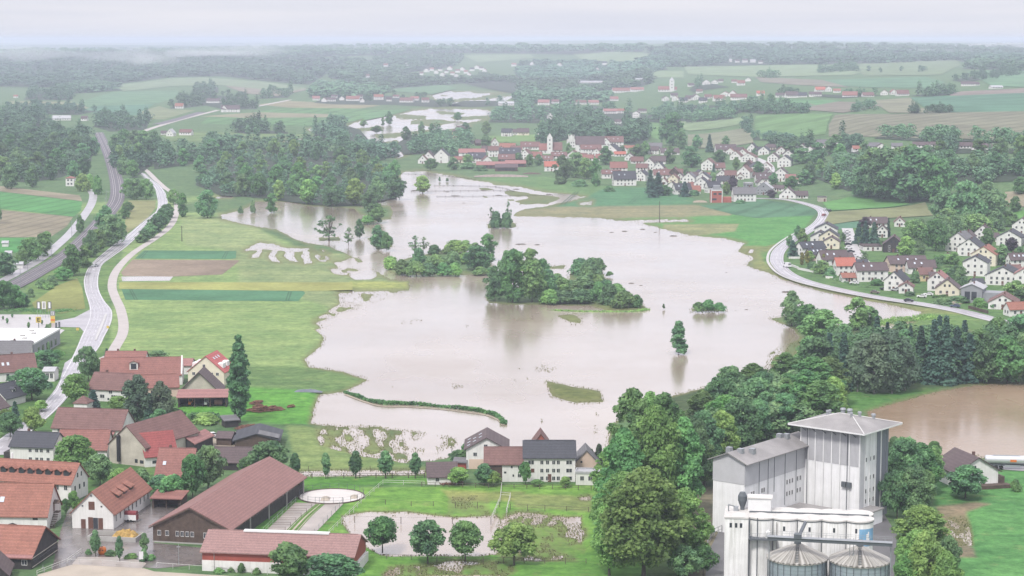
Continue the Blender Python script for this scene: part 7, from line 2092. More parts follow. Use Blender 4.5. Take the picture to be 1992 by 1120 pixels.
vehicle(1603, 420, 60, CRD, 'red car on the road bend above the first houses')
vehicle(1614, 411, 70, CDK, 'dark car pulling out at the top of the road bend')
for i, (x, y) in enumerate([(1648, 452), (1648, 458), (1648, 464), (1649, 470), (1650, 477), (1651, 484), (1655, 491)]):
    o = vehicle(x, y, 12, (CW, CSIL, CW, CSIL, CDK, CW, CDK)[i], None, group='cars parked along the village street')
    o['label'] = ('white', 'silver', 'white', 'silver', 'dark', 'white', 'dark')[i] + ' car parked slantwise on the village street, ' + ordinal(i + 1) + ' from its far end'
vehicle(1663, 500, 12, CW, 'white car at the lower end of the village street')
vehicle(185, 519, 70, CSIL, 'silver car driving on the main road by the railway bank')
vehicle(416, 851, 30, CW, 'white pickup parked by the brown shed on the earth yard')
vehicle(1283 - 0, 100, 0, CW, 'x') if False else None
vehicle(913, 909, 10, CW, 'white car parked at the tall white farmhouse gate')
# horse trailer
p = G(254, 1014)
t = thing('horse_trailer', 'small white horse trailer with dark red hood in the yard', 'trailer', p, math.radians(-8))
part('body', MB().box(-1.5, 1.6, -0.85, 0.85, 0.45, 1.75), WHITE, t)
part('hood', MB().prism([(-0.88, 1.75), (0.88, 1.75), (0.8, 2.25), (0.4, 2.5), (-0.4, 2.5), (-0.8, 2.25)], 'x', -1.52, 1.62), plain('hood_red', (0.22, 0.035, 0.045), 0.6), t)
part('drawbar', MB().tube((1.6, 0, 0.5), (2.8, 0, 0.45), 0.06), METAL_D, t)
part('ramp', MB().box(1.62, 1.7, -0.75, 0.75, 0.5, 1.7), plain('ramp_red', (0.25, 0.06, 0.06), 0.6), t)
for x in (-0.3, 0.4):
    for y in (-0.9, 0.9):
        part('wheel', wheel_mb(x, y, 0.3, 0.18), RUBBER, t)
# tanker truck
p = G(1915, 911)
p2 = G(2005, 913)
u = p2 - p
t = thing('tanker_truck', 'silver tanker semitrailer standing on the road by the lone house', 'truck', (p.x, p.y, LAND + 0.15), math.atan2(u.y, u.x))
TK = plain('tank_silver', (0.62, 0.63, 0.65), 0.3, 0.05, 0.5, 0.5, 0.4)
part('tank', MB().tube((0.3, 0, 2.3), (11, 0, 2.3), 1.15, n=24).tube((0.0, 0, 2.3), (0.3, 0, 2.3), 0.85, 1.15, 24), TK, t)
part('chassis', MB().box(0.1, 11, -0.9, 0.9, 0.8, 1.15).box(0.1, 0.3, -1.2, 1.2, 0.5, 1.3), METAL_D, t)
part('emblem', MB().box(6.4, 8.0, -1.22, -1.02, 1.95, 2.55), ORANGE, t)
part('catwalk', MB().box(2, 9, -0.3, 0.3, 3.45, 3.5), METAL, t)
for x in (1.6, 2.9, 4.2):
    for y in (-1.0, 1.0):
        part('wheel', wheel_mb(x, y, 0.5, 0.3), RUBBER, t)
part('side_guard', MB().box(5, 9, -1.15, -1.1, 0.6, 1.1), METAL, t)
part('cab', MB().prism([(11.2, 0.7), (13.4, 0.7), (13.5, 2.2), (13.0, 3.4), (11.2, 3.6)], 'y', -1.2, 1.2), CW, t)
for y in (-1.0, 1.0):
    part('wheel', wheel_mb(12.6, y, 0.5, 0.3), RUBBER, t)
# farm vehicles in the open shed
for px, lb, pm in ((369, 'old tractor standing left in the open vehicle shed', ORANGE), (400, 'pale tractor parked in the middle of the vehicle shed', WHITE), (424, 'pinkish farm cart in the right bay of the vehicle shed', ROOF['k'][0])):
    p = G(px, 791)
    q = Vector((p.x, p.y + 1.8, p.z))
    t = thing('tractor' if px < 420 else 'farm_cart', lb, 'tractor' if px < 420 else 'cart', q, -math.pi / 2)
    if px < 420:
        part('body', MB().box(0, 1.9, -0.4, 0.4, 0.7, 1.4), pm, t)
        part('cab', MB().prism([(-1.0, 1.0), (0.1, 1.0), (0.0, 2.4), (-0.9, 2.4)], 'y', -0.7, 0.7), pm, t)
        part('window', MB().box(0.03, 0.12, -0.55, 0.55, 1.5, 2.2), GLASS, t)
        for x, r in ((-0.6, 0.75), (1.4, 0.48)):
            for y in (-0.85, 0.85):
                part('wheel', wheel_mb(x, y, r, 0.35), RUBBER, t)
    else:
        part('bed', MB().box(-1.0, 1.2, -1.2, 1.2, 0.6, 1.9), pm, t)
        for y in (-1.0, 1.0):
            part('wheel', wheel_mb(0.2, y, 0.4, 0.25), RUBBER, t)

# ------------------------------------------------------------------ yard things
p0, p1 = G(170, 1052), G(264, 1056)
u = p1 - p0
t = thing('straw_bunker', 'low concrete bunker heaped with yellow straw in the yard', 'bunker', p0, math.atan2(u.y, u.x))
Lb = u.length
part('wall', MB().box(0, Lb, 0, 0.25, -0.2, 1.15).box(0, 0.25, 0.25, 5.5, -0.2, 1.1).box(Lb - 0.25, Lb, 0.25, 5.5, -0.2, 1.1).box(0.25, Lb - 0.25, 5.3, 5.5, -0.2, 1.1), CONC, t)


def heap(x0, x1, y0, y1, h, seed, nx=16, ny=10, z0=0.0):
    V, F = [], []
    for j in range(ny + 1):
        for i in range(nx + 1):
            a, b_ = i / nx, j / ny
            e = max(0, 1 - (2 * a - 1) ** 2) ** 0.6 * max(0, 1 - (2 * b_ - 1) ** 2) ** 0.6
            r = random.Random(seed * 1000 + j * 50 + i).uniform(0.7, 1.15)
            V.append((x0 + (x1 - x0) * a, y0 + (y1 - y0) * b_, z0 + h * e * r))
    for j in range(ny):
        for i in range(nx):
            k = j * (nx + 1) + i
            F.append((k, k + 1, k + nx + 2, k + nx + 1))
    mb = MB()
    return mb.add(V, F)


q = thing('straw_heap', 'heap of yellow straw lying in the concrete bunker', 'straw heap', p0, math.atan2(u.y, u.x))
part('straw', heap(Lb * 0.42, Lb - 0.3, 0.3, 5.2, 2.3, 3), STRAW, q)
p = G(199, 1078)
t = thing('container', 'round orange recycling container at the yard fence', 'container', p)
part('body', MB().lathe(0, 0, [(0.05, 0.1), (0.75, 0.1), (0.9, 0.5), (0.9, 1.2), (0.7, 1.6), (0.05, 1.75)], 16), ORANGE, t)
part('handle', MB().box(-0.12, 0.12, -0.3, 0.3, 1.7, 1.95), CONC, t)
part('opening', MB().box(-0.4, -0.2, -0.93, -0.8, 1.0, 1.25).box(0.2, 0.4, -0.93, -0.8, 1.0, 1.25), BLACK, t)
p = G(275, 1094)
t = thing('notice_board', 'white notice board on posts at the riding arena', 'sign', p, 0.3)
part('board', MB().box(-0.45, 0.45, -0.03, 0.03, 0.7, 2.4), WHITE, t)
part('post', MB().box(-0.42, -0.36, 0.04, 0.1, 0, 2.2).box(0.36, 0.42, 0.04, 0.1, 0, 2.2), METAL_D, t)


def log_pile(px, py, w, h, n_, label, seed):
    r = random.Random(seed)
    p = G(px, py)
    mb = MB()
    for i in range(n_):
        x, y = r.gauss(0, w / 4), r.gauss(0, w / 5)
        z_ = 0.15 + h * r.uniform(0, 1) * max(0, 1 - (abs(x) + abs(y)) / w * 1.1)
        a = r.gauss(0.2, 0.45)
        l = r.uniform(0.5, 1.6)
        mb.tube((x - l * math.cos(a), y - l * math.sin(a), z_), (x + l * math.cos(a), y + l * math.sin(a), z_ + r.uniform(-.2, .3)), r.uniform(0.09, 0.2), n=6)
    return solo('log_pile', mb, LOGM, label, 'log pile', p, 0)


log_pile(503, 800, 6, 2.0, 90, 'tall tangled heap of reddish logs right of the poplar', 1)
log_pile(532, 797, 4, 1.2, 50, 'smaller heap of reddish logs on the bright lawn', 2)
log_pile(567, 793, 0.9, 0.8, 8, 'tiny stack of orange timber alone on the lawn by the water', 3)
log_pile(482, 834, 5, 1.2, 70, 'low dark log heap at the poplar foot by the slate barn', 4)
log_pile(500, 800 - 14, 3, 1.0, 30, 'dark log heap behind the tall tangled one', 5)
log_pile(868, 940, 4, 0.9, 60, 'brushwood heap in front of the low white shed', 6)
solo('skip_tarp', heap(-2, 2, -1.2, 1.2, 0.9, 9), BLUE, 'blue tarpaulin heap at the left end of the vehicle shed', 'tarpaulin', G(346, 804))
p = G(249, 900)
t = thing('green_trailer', 'green farm trailer under the tall black flue pipe', 'trailer', p, 0)
part('bed', MB().box(-1.8, 1.8, -0.9, 0.9, 0.6, 1.5), plain('paint_green', (0.05, 0.20, 0.12), 0.5), t)
for x in (-1, 1):
    for y in (-0.85, 0.85):
        part('wheel', wheel_mb(x, y, 0.35, 0.2), RUBBER, t)
# wooden footbridge like boards at the shore, drift tarp
t = thing('boat', 'dark upturned boat at the shore above the bright lawn', 'boat', G(600, 762), -0.1)
part('hull', heap(-4.5, 4.5, -0.9, 0.9, 0.9, 4, 20, 8), plain('boat_blue_grey', (0.16, 0.18, 0.22), 0.5), t)

# ------------------------------------------------------------------ fences
def fence(name, pts, label, m_, post_h=1.2, gap=3.0, rails=(0.55, 1.05), pr=0.05, rr=0.035, group=None, z=None, cat='fence', maxposts=90):
    line = [G(a, b_) for a, b_ in pts]
    t = thing(name, label, cat, line[0], 0, group)
    o = line[0]
    posts = []
    for i in range(len(line) - 1):
        a, b_ = line[i], line[i + 1]
        k = max(1, int((b_ - a).length / gap))
        posts += [a.lerp(b_, j / k) for j in range(k)]
    posts.append(line[-1])
    zz = lambda q: (q.z - o.z) if z is None else z - o.z
    pm = MB().cyl(0, 0, -0.5, post_h, pr, n=6).mesh('post', m_)
    st = max(1, len(posts) // maxposts + 1) if len(posts) > maxposts else 1
    for q in posts[::st]:
        put(pm, 'post', t, (q.x - o.x, q.y - o.y, zz(q)), (0, 0, 0), (1, 1, 1))
    for hgt in rails:
        rb = MB()
        for i in range(len(line) - 1):
            a, b_ = line[i], line[i + 1]
            rb.tube((a.x - o.x, a.y - o.y, zz(a) + hgt), (b_.x - o.x, b_.y - o.y, zz(b_) + hgt), rr, n=4)
        part('rail', rb, m_, t)
    return t


FW = plain('fence_white', (0.62, 0.61, 0.58), 0.7)
FD = plain('fence_wood', (0.13, 0.105, 0.085), 0.9)
fence('fence', [(576, 928), (700, 929), (826, 929)], 'dark post and rail fence under the clipped tree row', FD, 1.3, 3.6, (0.6, 1.15), 0.11, 0.07)
fence('fence', [(560, 914), (640, 914), (720, 914), (800, 914)], 'thin wire fence on the meadow behind the flooded lane', FD, 1.1, 4, (1.0,), 0.07, 0.012)
fence('fence', [(745, 942), (825, 944)], 'pale rail fence running to the low white shed', FW, 1.2, 3.5, (0.6, 1.1), 0.06, 0.05)
fence('fence', [(745, 942), (710, 972), (640, 1040)], 'pale wire fence slanting down from the round pen', FW, 1.2, 3.5, (0.6, 1.1), 0.06, 0.03)
fence('fence', [(976, 948), (973, 975), (955, 1015)], 'pale rail fence dividing the two paddocks', FW, 1.3, 3.0, (0.6, 1.15), 0.06, 0.045)
fence('fence', [(974, 966), (993, 968), (985, 1000)], 'little rail fence of the narrow paddock lane', FW, 1.3, 3.0, (0.6, 1.15), 0.06, 0.045)
fence('fence', [(993, 989), (1060, 992), (1145, 996)], 'dark wire fence above the puddles of the right paddock', FD, 1.2, 4, (0.5, 1.1), 0.07, 0.03)
fence('fence', [(700, 978), (800, 984), (972, 986)], 'dark wire fence across the big green paddock', FD, 1.2, 5, (1.1,), 0.07, 0.02)
fence('fence', [(690, 1013), (780, 1015), (880, 1015), (955, 1016)], 'wire fence standing in the flooded paddock', FD, 1.2, 5, (1.1,), 0.08, 0.02)
fence('fence', [(705, 1085), (800, 1088), (900, 1092), (1140, 1096)], 'rail fence along the drowned path at the paddock foot', FD, 1.1, 4, (0.5, 1.0), 0.07, 0.03)
fence('fence', [(820, 946), (900, 948), (1000, 950), (1150, 953)], 'dark rail fence along the farmhouse row garden', FD, 1.2, 3.0, (0.5, 1.05), 0.08, 0.05)
fence('arena_rail', [(72, 1119), (130, 1096), (158, 1076)], 'white riding arena rail climbing beside the timber barn', FW, 1.1, 2.4, (0.55, 1.0), 0.06, 0.05)
fence('arena_rail', [(132, 1096), (200, 1098), (278, 1104)], 'white rail between arena sand and yard terrace', FW, 1.1, 2.4, (1.0,), 0.06, 0.05)
fence('arena_rail', [(305, 1103), (400, 1110), (520, 1118)], 'white riding arena rail before the red and white hall', FW, 1.1, 3, (1.0,), 0.06, 0.05)
fence('gate', [(112, 1024), (140, 1025)], 'wire yard gate between barn and stable', METAL_D, 1.4, 1.5, (0.3, 0.7, 1.3), 0.04, 0.03, cat='gate')
fence('fence', [(512, 1038), (575, 977), (668, 979), (612, 1040)], 'light wire fence round the sand paddock', METAL, 1.4, 4, (0.7, 1.35), 0.05, 0.025)
# round pen
c = G(645, 966)
t = thing('round_pen', 'round sandy horse pen ringed by a wire fence', 'horse pen', c)
RP = 7.9
part('sand', MB().cyl(0, 0, 0.02, 0.12, RP, n=48), plain('pen_sand', (0.62, 0.58, 0.55), 0.5, 0.12, 0.25), t)
part('kerb', MB().lathe(0, 0, [(RP, -0.1), (RP + 0.25, -0.1), (RP + 0.25, 0.28), (RP, 0.28), (RP, -0.1)], 48), WALL['brown'], t)
pm = MB().cyl(0, 0, 0, 1.6, 0.045, n=6).mesh('post', METAL_D)
for i in range(22):
    a = 2 * math.pi * i / 22
    put(pm, 'post', t, (RP * math.cos(a), RP * math.sin(a), 0), (0, 0, 0), (1, 1, 1))
for z_ in (0.8, 1.5):
    rb = MB()
    for i in range(44):
        a, b_ = 2 * math.pi * i / 44, 2 * math.pi * (i + 1) / 44
        rb.tube((RP * math.cos(a), RP * math.sin(a), z_), (RP * math.cos(b_), RP * math.sin(b_), z_), 0.022, n=4)
    part('rail', rb, METAL_D, t)
q = solo('sand_heap', heap(-1.1, 1.1, -2.0, 2.0, 0.7, 12), SAND, 'low beige sand heap inside the round pen', 'sand heap', c + Vector((-1.2, -3.2, 0.1)))
q = solo('sand_heap', heap(-0.9, 0.9, -1.6, 1.6, 0.6, 13), SAND, 'half hidden beige sand heap at the right rim of the round pen', 'sand heap', c + Vector((5.6, -1.0, 0.1)))
for k in range(6):
    f = k / 6
    a = (515 + 58 * f, 1034 - 55 * f)
    b_ = (555 + 62 * f, 1034 - 55 * f)
    c_ = (577 + 57 * f, 1034 - 55 * f)
    d_ = (614 + 54 * f, 1035 - 55 * f)
    fence('paddock_divider', [a, b_], None, FD, 1.1, 3, (0.6, 1.05), 0.05, 0.04)
    label_later(SC.objects[-1] if False else [o for o in COL.objects if o.name.startswith('paddock_divider')][-1], 'thin rail divider', 'on the left half of the sand paddock', k)
# drowned fences in the lake
DR = plain('drift_wood', (0.10, 0.09, 0.075), 0.9)
for pts, lb in (([(782, 337), (860, 340), (925, 348)], 'farthest drowned fence line with weed'), ([(845, 360), (900, 360), (965, 362)], 'upper drowned fence line in the lake'),
                ([(800, 371), (880, 370), (960, 369), (1000, 371)], 'middle drowned fence line hung with weed'), ([(850, 381), (900, 381), (960, 380), (1075, 379)], 'lowest drowned fence line with dark debris'),
                ([(964, 362), (985, 366), (1000, 372)], 'short slanting drowned fence with brush')):
    fence('drowned_fence', pts, lb, DR, 0.8, 6, (0.35,), 0.16, 0.12, z=0.0, group='drowned fences in the lake')
for x, y, w in ((806, 371, 16), (886, 381, 20), (970, 380, 14), (1068, 378, 14), (902, 395, 6), (1004, 368, 14), (1045, 476, 12), (1013, 475, 22), (1452, 602, 8), (1431, 604, 5), (1413, 530, 5), (1190, 452, 10), (1215, 450, 12), (1250, 446, 12), (1275, 452, 8), (1310, 459, 16), (1228, 551, 12), (1205, 559, 8), (1247, 555, 8), (1530, 568, 20), (870, 373, 10), (940, 370, 12)):
    p = G(x, y, 0)
    k = mpp(p) * w / 2
    o = solo('drift_debris', heap(-k, k, -k * 0.5, k * 0.5, min(0.5, k * 0.25), x, 10, 6, -0.05), DR, None, 'debris', p)
    label_later(o, 'dark clump of drifting brush', 'floating in the lake', x)
# hedge bank through the water: reeds on a thin bank
def reeds(name, pts, w, h, n_, label, seed, mats):
    rs = np.random.RandomState(seed)
    line = smooth_line([G(a, b_, 0.0) for a, b_ in pts], 12)
    P = np.array([[q.x, q.y, 0] for q in line])
    i = rs.randint(0, len(P) - 1, n_)
    f = rs.uniform(0, 1, (n_, 1))
    clump = 0.35 + 0.9 * vnoise(i * 0.13 + f[:, 0] * 0.1, np.zeros(n_), seed)
    C = P[i] * (1 - f) + P[i + 1] * f + rs.normal(0, w / 2.5, (n_, 3)) * np.array([1, 1, 0])
    C[:, 2] = rs.uniform(0, 1, n_) * h * clump
    N = rs.normal(size=(n_, 3)) + np.array([0, -0.4, 0.7])
    V, Q_ = leaf_quads(C, N, 0.22, rs, 1.4)
    o = bpy.data.objects.new(name, np_mesh(name, V, Q_, mats))
    link(o)
    return tag(o, kind='stuff')


_rs = np.random.RandomState(77)
_N = _rs.normal(size=TUFT.shape) * 0.8 + np.array([0, -0.5, 0.5])
_V, _Q = leaf_quads(TUFT, _N, 0.17, _rs, 0.8)
tag(link(bpy.data.objects.new('flooded_grass', np_mesh('flooded_grass', _V, _Q, [leafy('grass_tuft', (0.10, 0.115, 0.055), (0.17, 0.19, 0.085))]))), kind='stuff')
reeds('reed_bank', [(672, 763), (690, 770), (715, 779), (745, 786), (790, 787), (850, 791), (905, 797), (945, 803), (968, 811), (978, 820), (980, 825)], 0.9, 1.05, 4200, None, 3, [L_MID])
ribbon('reed_bank_soil', [(672, 764), (690, 771), (715, 780), (745, 787), (790, 788), (850, 792), (905, 798), (945, 804), (968, 812), (979, 823)], 1.1, TRACKM, 0.10, z0=0.0)
reeds('shore_reeds', [(1080, 604), (1150, 606), (1230, 606), (1258, 602)], 2.2, 0.6, 1200, None, 5, [L_LIGHT])
reeds('shore_reeds', [(1690, 632), (1740, 626), (1790, 622), (1810, 618)], 5.0, 1.6, 2500, None, 6, [L_LIGHT])
reeds('brushwood', [(376, 820), (400, 816), (424, 820)], 2.0, 2.2, 3000, None, 7, [L_DARK])
reeds('hedge', [(1602, 540), (1630, 548), (1660, 556), (1690, 562)], 0.8, 1.5, 1500, None, 8, [L_DARK])
reeds('hedge', [(1815, 582), (1842, 578), (1870, 572)], 0.9, 1.7, 1500, None, 9, [L_MID])
reeds('weeds', [(20, 606), (60, 606), (100, 610), (130, 606)], 5.0, 1.0, 4000, None, 10, [L_MID])

# ------------------------------------------------------------------ poles, signs
POLE = plain('pole_wood', (0.10, 0.085, 0.075), 0.9)


def mast(px, py, h_px, label, m_=POLE, arm=0.0, name='power_pole', cat='pole', r=0.14, zbase=None):
    p = G(px, py) if zbase is None else G(px, py, zbase)
    h = h_px * mpp(p)
    t = thing(name, label, cat, p)
    part('shaft', MB().cyl(0, 0, -0.5, h, r, r * 0.65, 8), m_, t)
    if arm:
        part('cross_arm', MB().box(-arm, arm, -0.07, 0.07, h - 0.7, h - 0.55), m_, t)
    return t


mast(1283, 431, 40, 'tall dark wooden pole at the water edge before the middle village', r=0.24)
mast(354, 469, 30, 'dark twin power pole on the meadow left of the lake', arm=1.2, r=0.26)
for i, (x, y, h) in enumerate([(140, 462, 34), (188, 446, 26), (205, 405, 22), (100, 500, 30), (84, 522, 32), (40, 556, 36), (54, 531, 26), (238, 388, 22), (207, 392, 22), (222, 330, 18)]):
    t = mast(x, y, h, None, METAL, 0, 'railway_mast', 'mast', 0.13)
    hh = h * mpp(t.location)
    part('bracket', MB().tube((0, 0, hh - 0.8), (2.2, 0, hh - 1.2), 0.06, n=5), METAL, t)
    label_later(t, 'slim grey overhead line mast', 'beside the railway', x)
mast(348, 1099, 42, 'slim grey lamp post in the yard before the riding hall', METAL, 0.4, 'lamp_post', 'lamp', 0.07)
mast(84, 1114, 16, 'short lamp post on the arena rail by the timber barn', METAL, 0.2, 'lamp_post', 'lamp', 0.06)
mast(504, 1100, 44, 'tall thin lamp post in front of the red and white hall', METAL, 0.3, 'lamp_post', 'lamp', 0.07)
mast(1782, 590, 12, 'thin lamp post on the verge of the village road', METAL, 0.3, 'lamp_post', 'lamp', 0.08)
mast(879, 895, 30, 'thin dark pole left of the tall white farmhouse', METAL_D, 0.0, 'lamp_post', 'lamp', 0.09)
mast(1150, 905, 22, 'thin dark pole right of the flat white annex', METAL_D, 0.0, 'lamp_post', 'lamp', 0.09)


def letter(ch, x, z_, s, y, mb):
    """block letters from bars: x left, z bottom, s height, in the xz plane at y"""
    b = s * 0.17
    w = s * 0.62
    bars = {'E': [(0, b, 0, s), (b, w, 0, b), (b, w * 0.9, s / 2 - b / 2, s / 2 + b / 2), (b, w, s - b, s)]}[ch]
    for x0, x1, z0, z1 in bars:
        mb.box(x + x0, x + x1, y - 0.04, y, z_ + z0, z_ + z1)
    return mb


p = G(103, 628)
t = thing('shop_pylon', 'tall yellow sign pylon with a letter E at the car park exit', 'sign', p)
part('panel', MB().box(-0.85, 0.85, -0.2, 0.2, 0, 4.6), YELLOW, t)
part('head', MB().box(-0.88, 0.88, -0.23, 0.23, 2.9, 4.75), plain('sign_grey', (0.25, 0.26, 0.28), 0.5), t)
f_ = part('letter_board', MB().box(-0.5, 0.5, -0.27, -0.23, 3.2, 4.5), WHITE, t)
part('letter', letter('E', -0.30, 3.4, 0.95, -0.275, MB()), BLACK, f_)
part('stripe', MB().box(-0.86, 0.86, -0.25, -0.205, 0.9, 1.6), ORANGE, t)
p = G(76, 655)
t = thing('shop_sign', 'yellow cube sign with letter E on the supermarket corner', 'sign', Vector((p.x, p.y, p.z)))
part('panel', MB().box(-1.0, 1.0, -0.15, 0.15, 5.4, 7.6), YELLOW, t)
part('letter', letter('E', -0.42, 5.75, 1.5, -0.16, MB()), BLACK, t)
part('support', MB().box(-0.12, 0.12, -0.1, 0.1, -0.3, 5.4), METAL_D, t)
for i, (x, m_) in enumerate(((76, METAL_D), (86, WHITE), (97, METAL_D))):
    p = G(x, 618)
    t = thing('flag_sign', ('dark framed banner sign on posts, left of the white one', 'white banner sign on posts beside the car park', 'dark framed banner sign on posts, right of the white one')[i], 'sign', p)
    part('panel', MB().box(-0.75, 0.75, -0.08, 0.08, 3.6, 6.6), m_, t)
    part('inset', MB().box(-0.4, 0.4, -0.12, -0.085, 3.9, 6.3), WHITE if i != 1 else CONC, t)
    part('post', MB().cyl(-0.5, 0, -0.3, 3.6, 0.06, n=6).cyl(0.5, 0, -0.3, 3.6, 0.06, n=6), METAL, t)
for i, (x, y, m_, lb) in enumerate(((105, 664, BLUE, 'blue banner flag on a pole by the supermarket'), (108, 652, METAL_D, 'dark banner flag on a pole by the supermarket'), (114, 650, METAL_D, 'slim dark flag pole nearest the junction'))):
    p = G(x, y)
    t = thing('banner_flag', lb, 'flag', p)
    part('pole', MB().cyl(0, 0, -0.3, 5.0, 0.05, n=6), METAL, t)
    part('flag', MB().box(0.06, 0.75, -0.02, 0.02, 1.6 if i else 0.3, 4.8 if i else 2.2), m_, t)
for x, y, lb in ((151, 647, 'yellow road works sign on the left verge of the junction'), (210, 643, 'yellow road works sign on the traffic island'), (332, 382, 'orange barrier sign at the distant road fork')):
    p = G(x, y)
    t = thing('road_sign', lb, 'sign', p)
    part('board', MB().box(-0.5, 0.5, -0.04, 0.04, 0.9, 1.9), YELLOW if x < 300 else ORANGE, t)
    part('post', MB().cyl(0, 0.08, -0.3, 1.8, 0.05, n=6), METAL, t)
p = G(300, 515)
# blue-white parasols, garden walls of the right village
for px0, py0, px1, py1, lb in ((1540, 518, 1553, 523, 'low white garden wall above the road bend'), (1552, 524, 1582, 530, 'long low white garden wall along the road bend'), (1606, 541, 1620, 542, 'short white wall at the hedge by the roadside'), (1534, 503, 1556, 503, 'white fence panel wall by the first spruce of the village')):
    a, b_ = G(px0, py0), G(px1, py1)
    u = b_ - a
    t = solo('garden_wall', MB().box(0, u.length, -0.12, 0.12, -0.3, 1.0).box(-0.05, u.length + 0.05, -0.16, 0.16, 1.0, 1.08), WALL['white'], lb, 'wall', a, math.atan2(u.y, u.x))
a, b_ = G(1884, 600), G(1922, 610)
u = b_ - a
solo('garden_wall', MB().box(0, u.length, -0.15, 0.15, -0.3, 1.2).box(0, u.length, -0.18, 0.18, 1.2, 1.3), WALL['brown'], 'brown stone garden wall along the village road', 'wall', a, math.atan2(u.y, u.x))
a, b_ = G(1371, 1085), G(1378, 1040)
fence('guard_rail', [(1378, 1090), (1376, 1060), (1390, 1042), (1404, 1036)], 'grey railing round the ramp beside the silo block', METAL, 1.8, 1.5, (0.9, 1.7), 0.06, 0.05)
solo('earth_heap', heap(-5, 5, -3, 3, 1.3, 31), TRACKM, 'beige earth heap on the building plot left of the brick house', 'earth heap', G(1362, 393))
solo('earth_heap', heap(-4, 4, -2, 2, 1.0, 32), TRACKM, 'beige earth heap on the plot below the modern grey house', 'earth heap', G(1852, 590))
solo('rubble_heap', heap(-22, 22, -7, 7, 1.6, 33, 40, 16), plain('rubble', (0.34, 0.28, 0.25), 0.9, 0.4), 'long pinkish rubble and timber heap at the village shore', 'rubble heap', G(975, 343))
solo('rubble_heap', heap(-8, 8, -4, 4, 1.2, 34), WALL['brown'], 'dark timber stack right of the shore rubble heap', 'timber stack', G(1035, 338))
# drystone bank and stones
# ------------------------------------------------------------------ far woods: masses nobody could count
def mini(seed, n_, s=0.048):
    V, Q_, C, r = crown(seed, 1.0, 0.9, 0.02, env_round, 20, n_, s, (0.15, 0.28), fill=0.35, tilt=0.4)
    return V


MINI = [mini(200 + i, 260) for i in range(6)] + [conifer(210 + i, 1.15, 0.5, 0.02, 220, 0.045)[0] for i in range(1)]
MINI2 = [mini(220 + i, 80, 0.085) for i in range(4)]
MINI3 = [mini(230 + i, 900, 0.030) for i in range(4)]


FARWATER = [list(zip(P_[0::2], P_[1::2])) for P_ in WATER[1:6]]


def woodland(P, n_, hm, seed, wr=(0.9, 1.5), lod=0, mat=None, name='woodland'):
    r = random.Random(seed)
    rs = np.random.RandomState(seed)
    P = [(P[i], P[i + 1]) for i in range(0, len(P), 2)]
    xs, ys = [p[0] for p in P], [p[1] for p in P]
    out = []
    k = 0
    while k < n_:
        x, y = r.uniform(min(xs), max(xs)), r.uniform(min(ys), max(ys))
        if not inside(x, y, P):
            continue
        k += 1
        p = G(x, y)
        h = r.uniform(*hm)
        hp = h / mpp(p)
        if any(abs(x - hx) < hw_ * 0.5 + hp * 0.4 and -2 < y - hy < hp - 1 for hx, hy, hw_, hh_ in HPX):
            continue
        if y < 300 and any(inside(x, y - f_ * hp, q_) for q_ in FARWATER for f_ in (0.0, 0.4, 0.8)):
            continue
        w = h * r.uniform(*wr)
        V = r.choice((MINI, MINI2, MINI3)[lod])
        a = r.uniform(0, 6.28)
        ca, sa = math.cos(a), math.sin(a)
        X = np.empty_like(V)
        X[:, 0] = (V[:, 0] * ca - V[:, 1] * sa) * w + p.x
        X[:, 1] = (V[:, 0] * sa + V[:, 1] * ca) * w + p.y
        X[:, 2] = V[:, 2] * h + p.z - 0.3
        out.append(X)
    if not out:
        return None
    V = np.concatenate(out)
    o = bpy.data.objects.new(name, np_mesh(name, V, np.arange(len(V)).reshape(-1, 4), [mat or L_FAR]))
    link(o)
    return tag(o, kind='stuff')


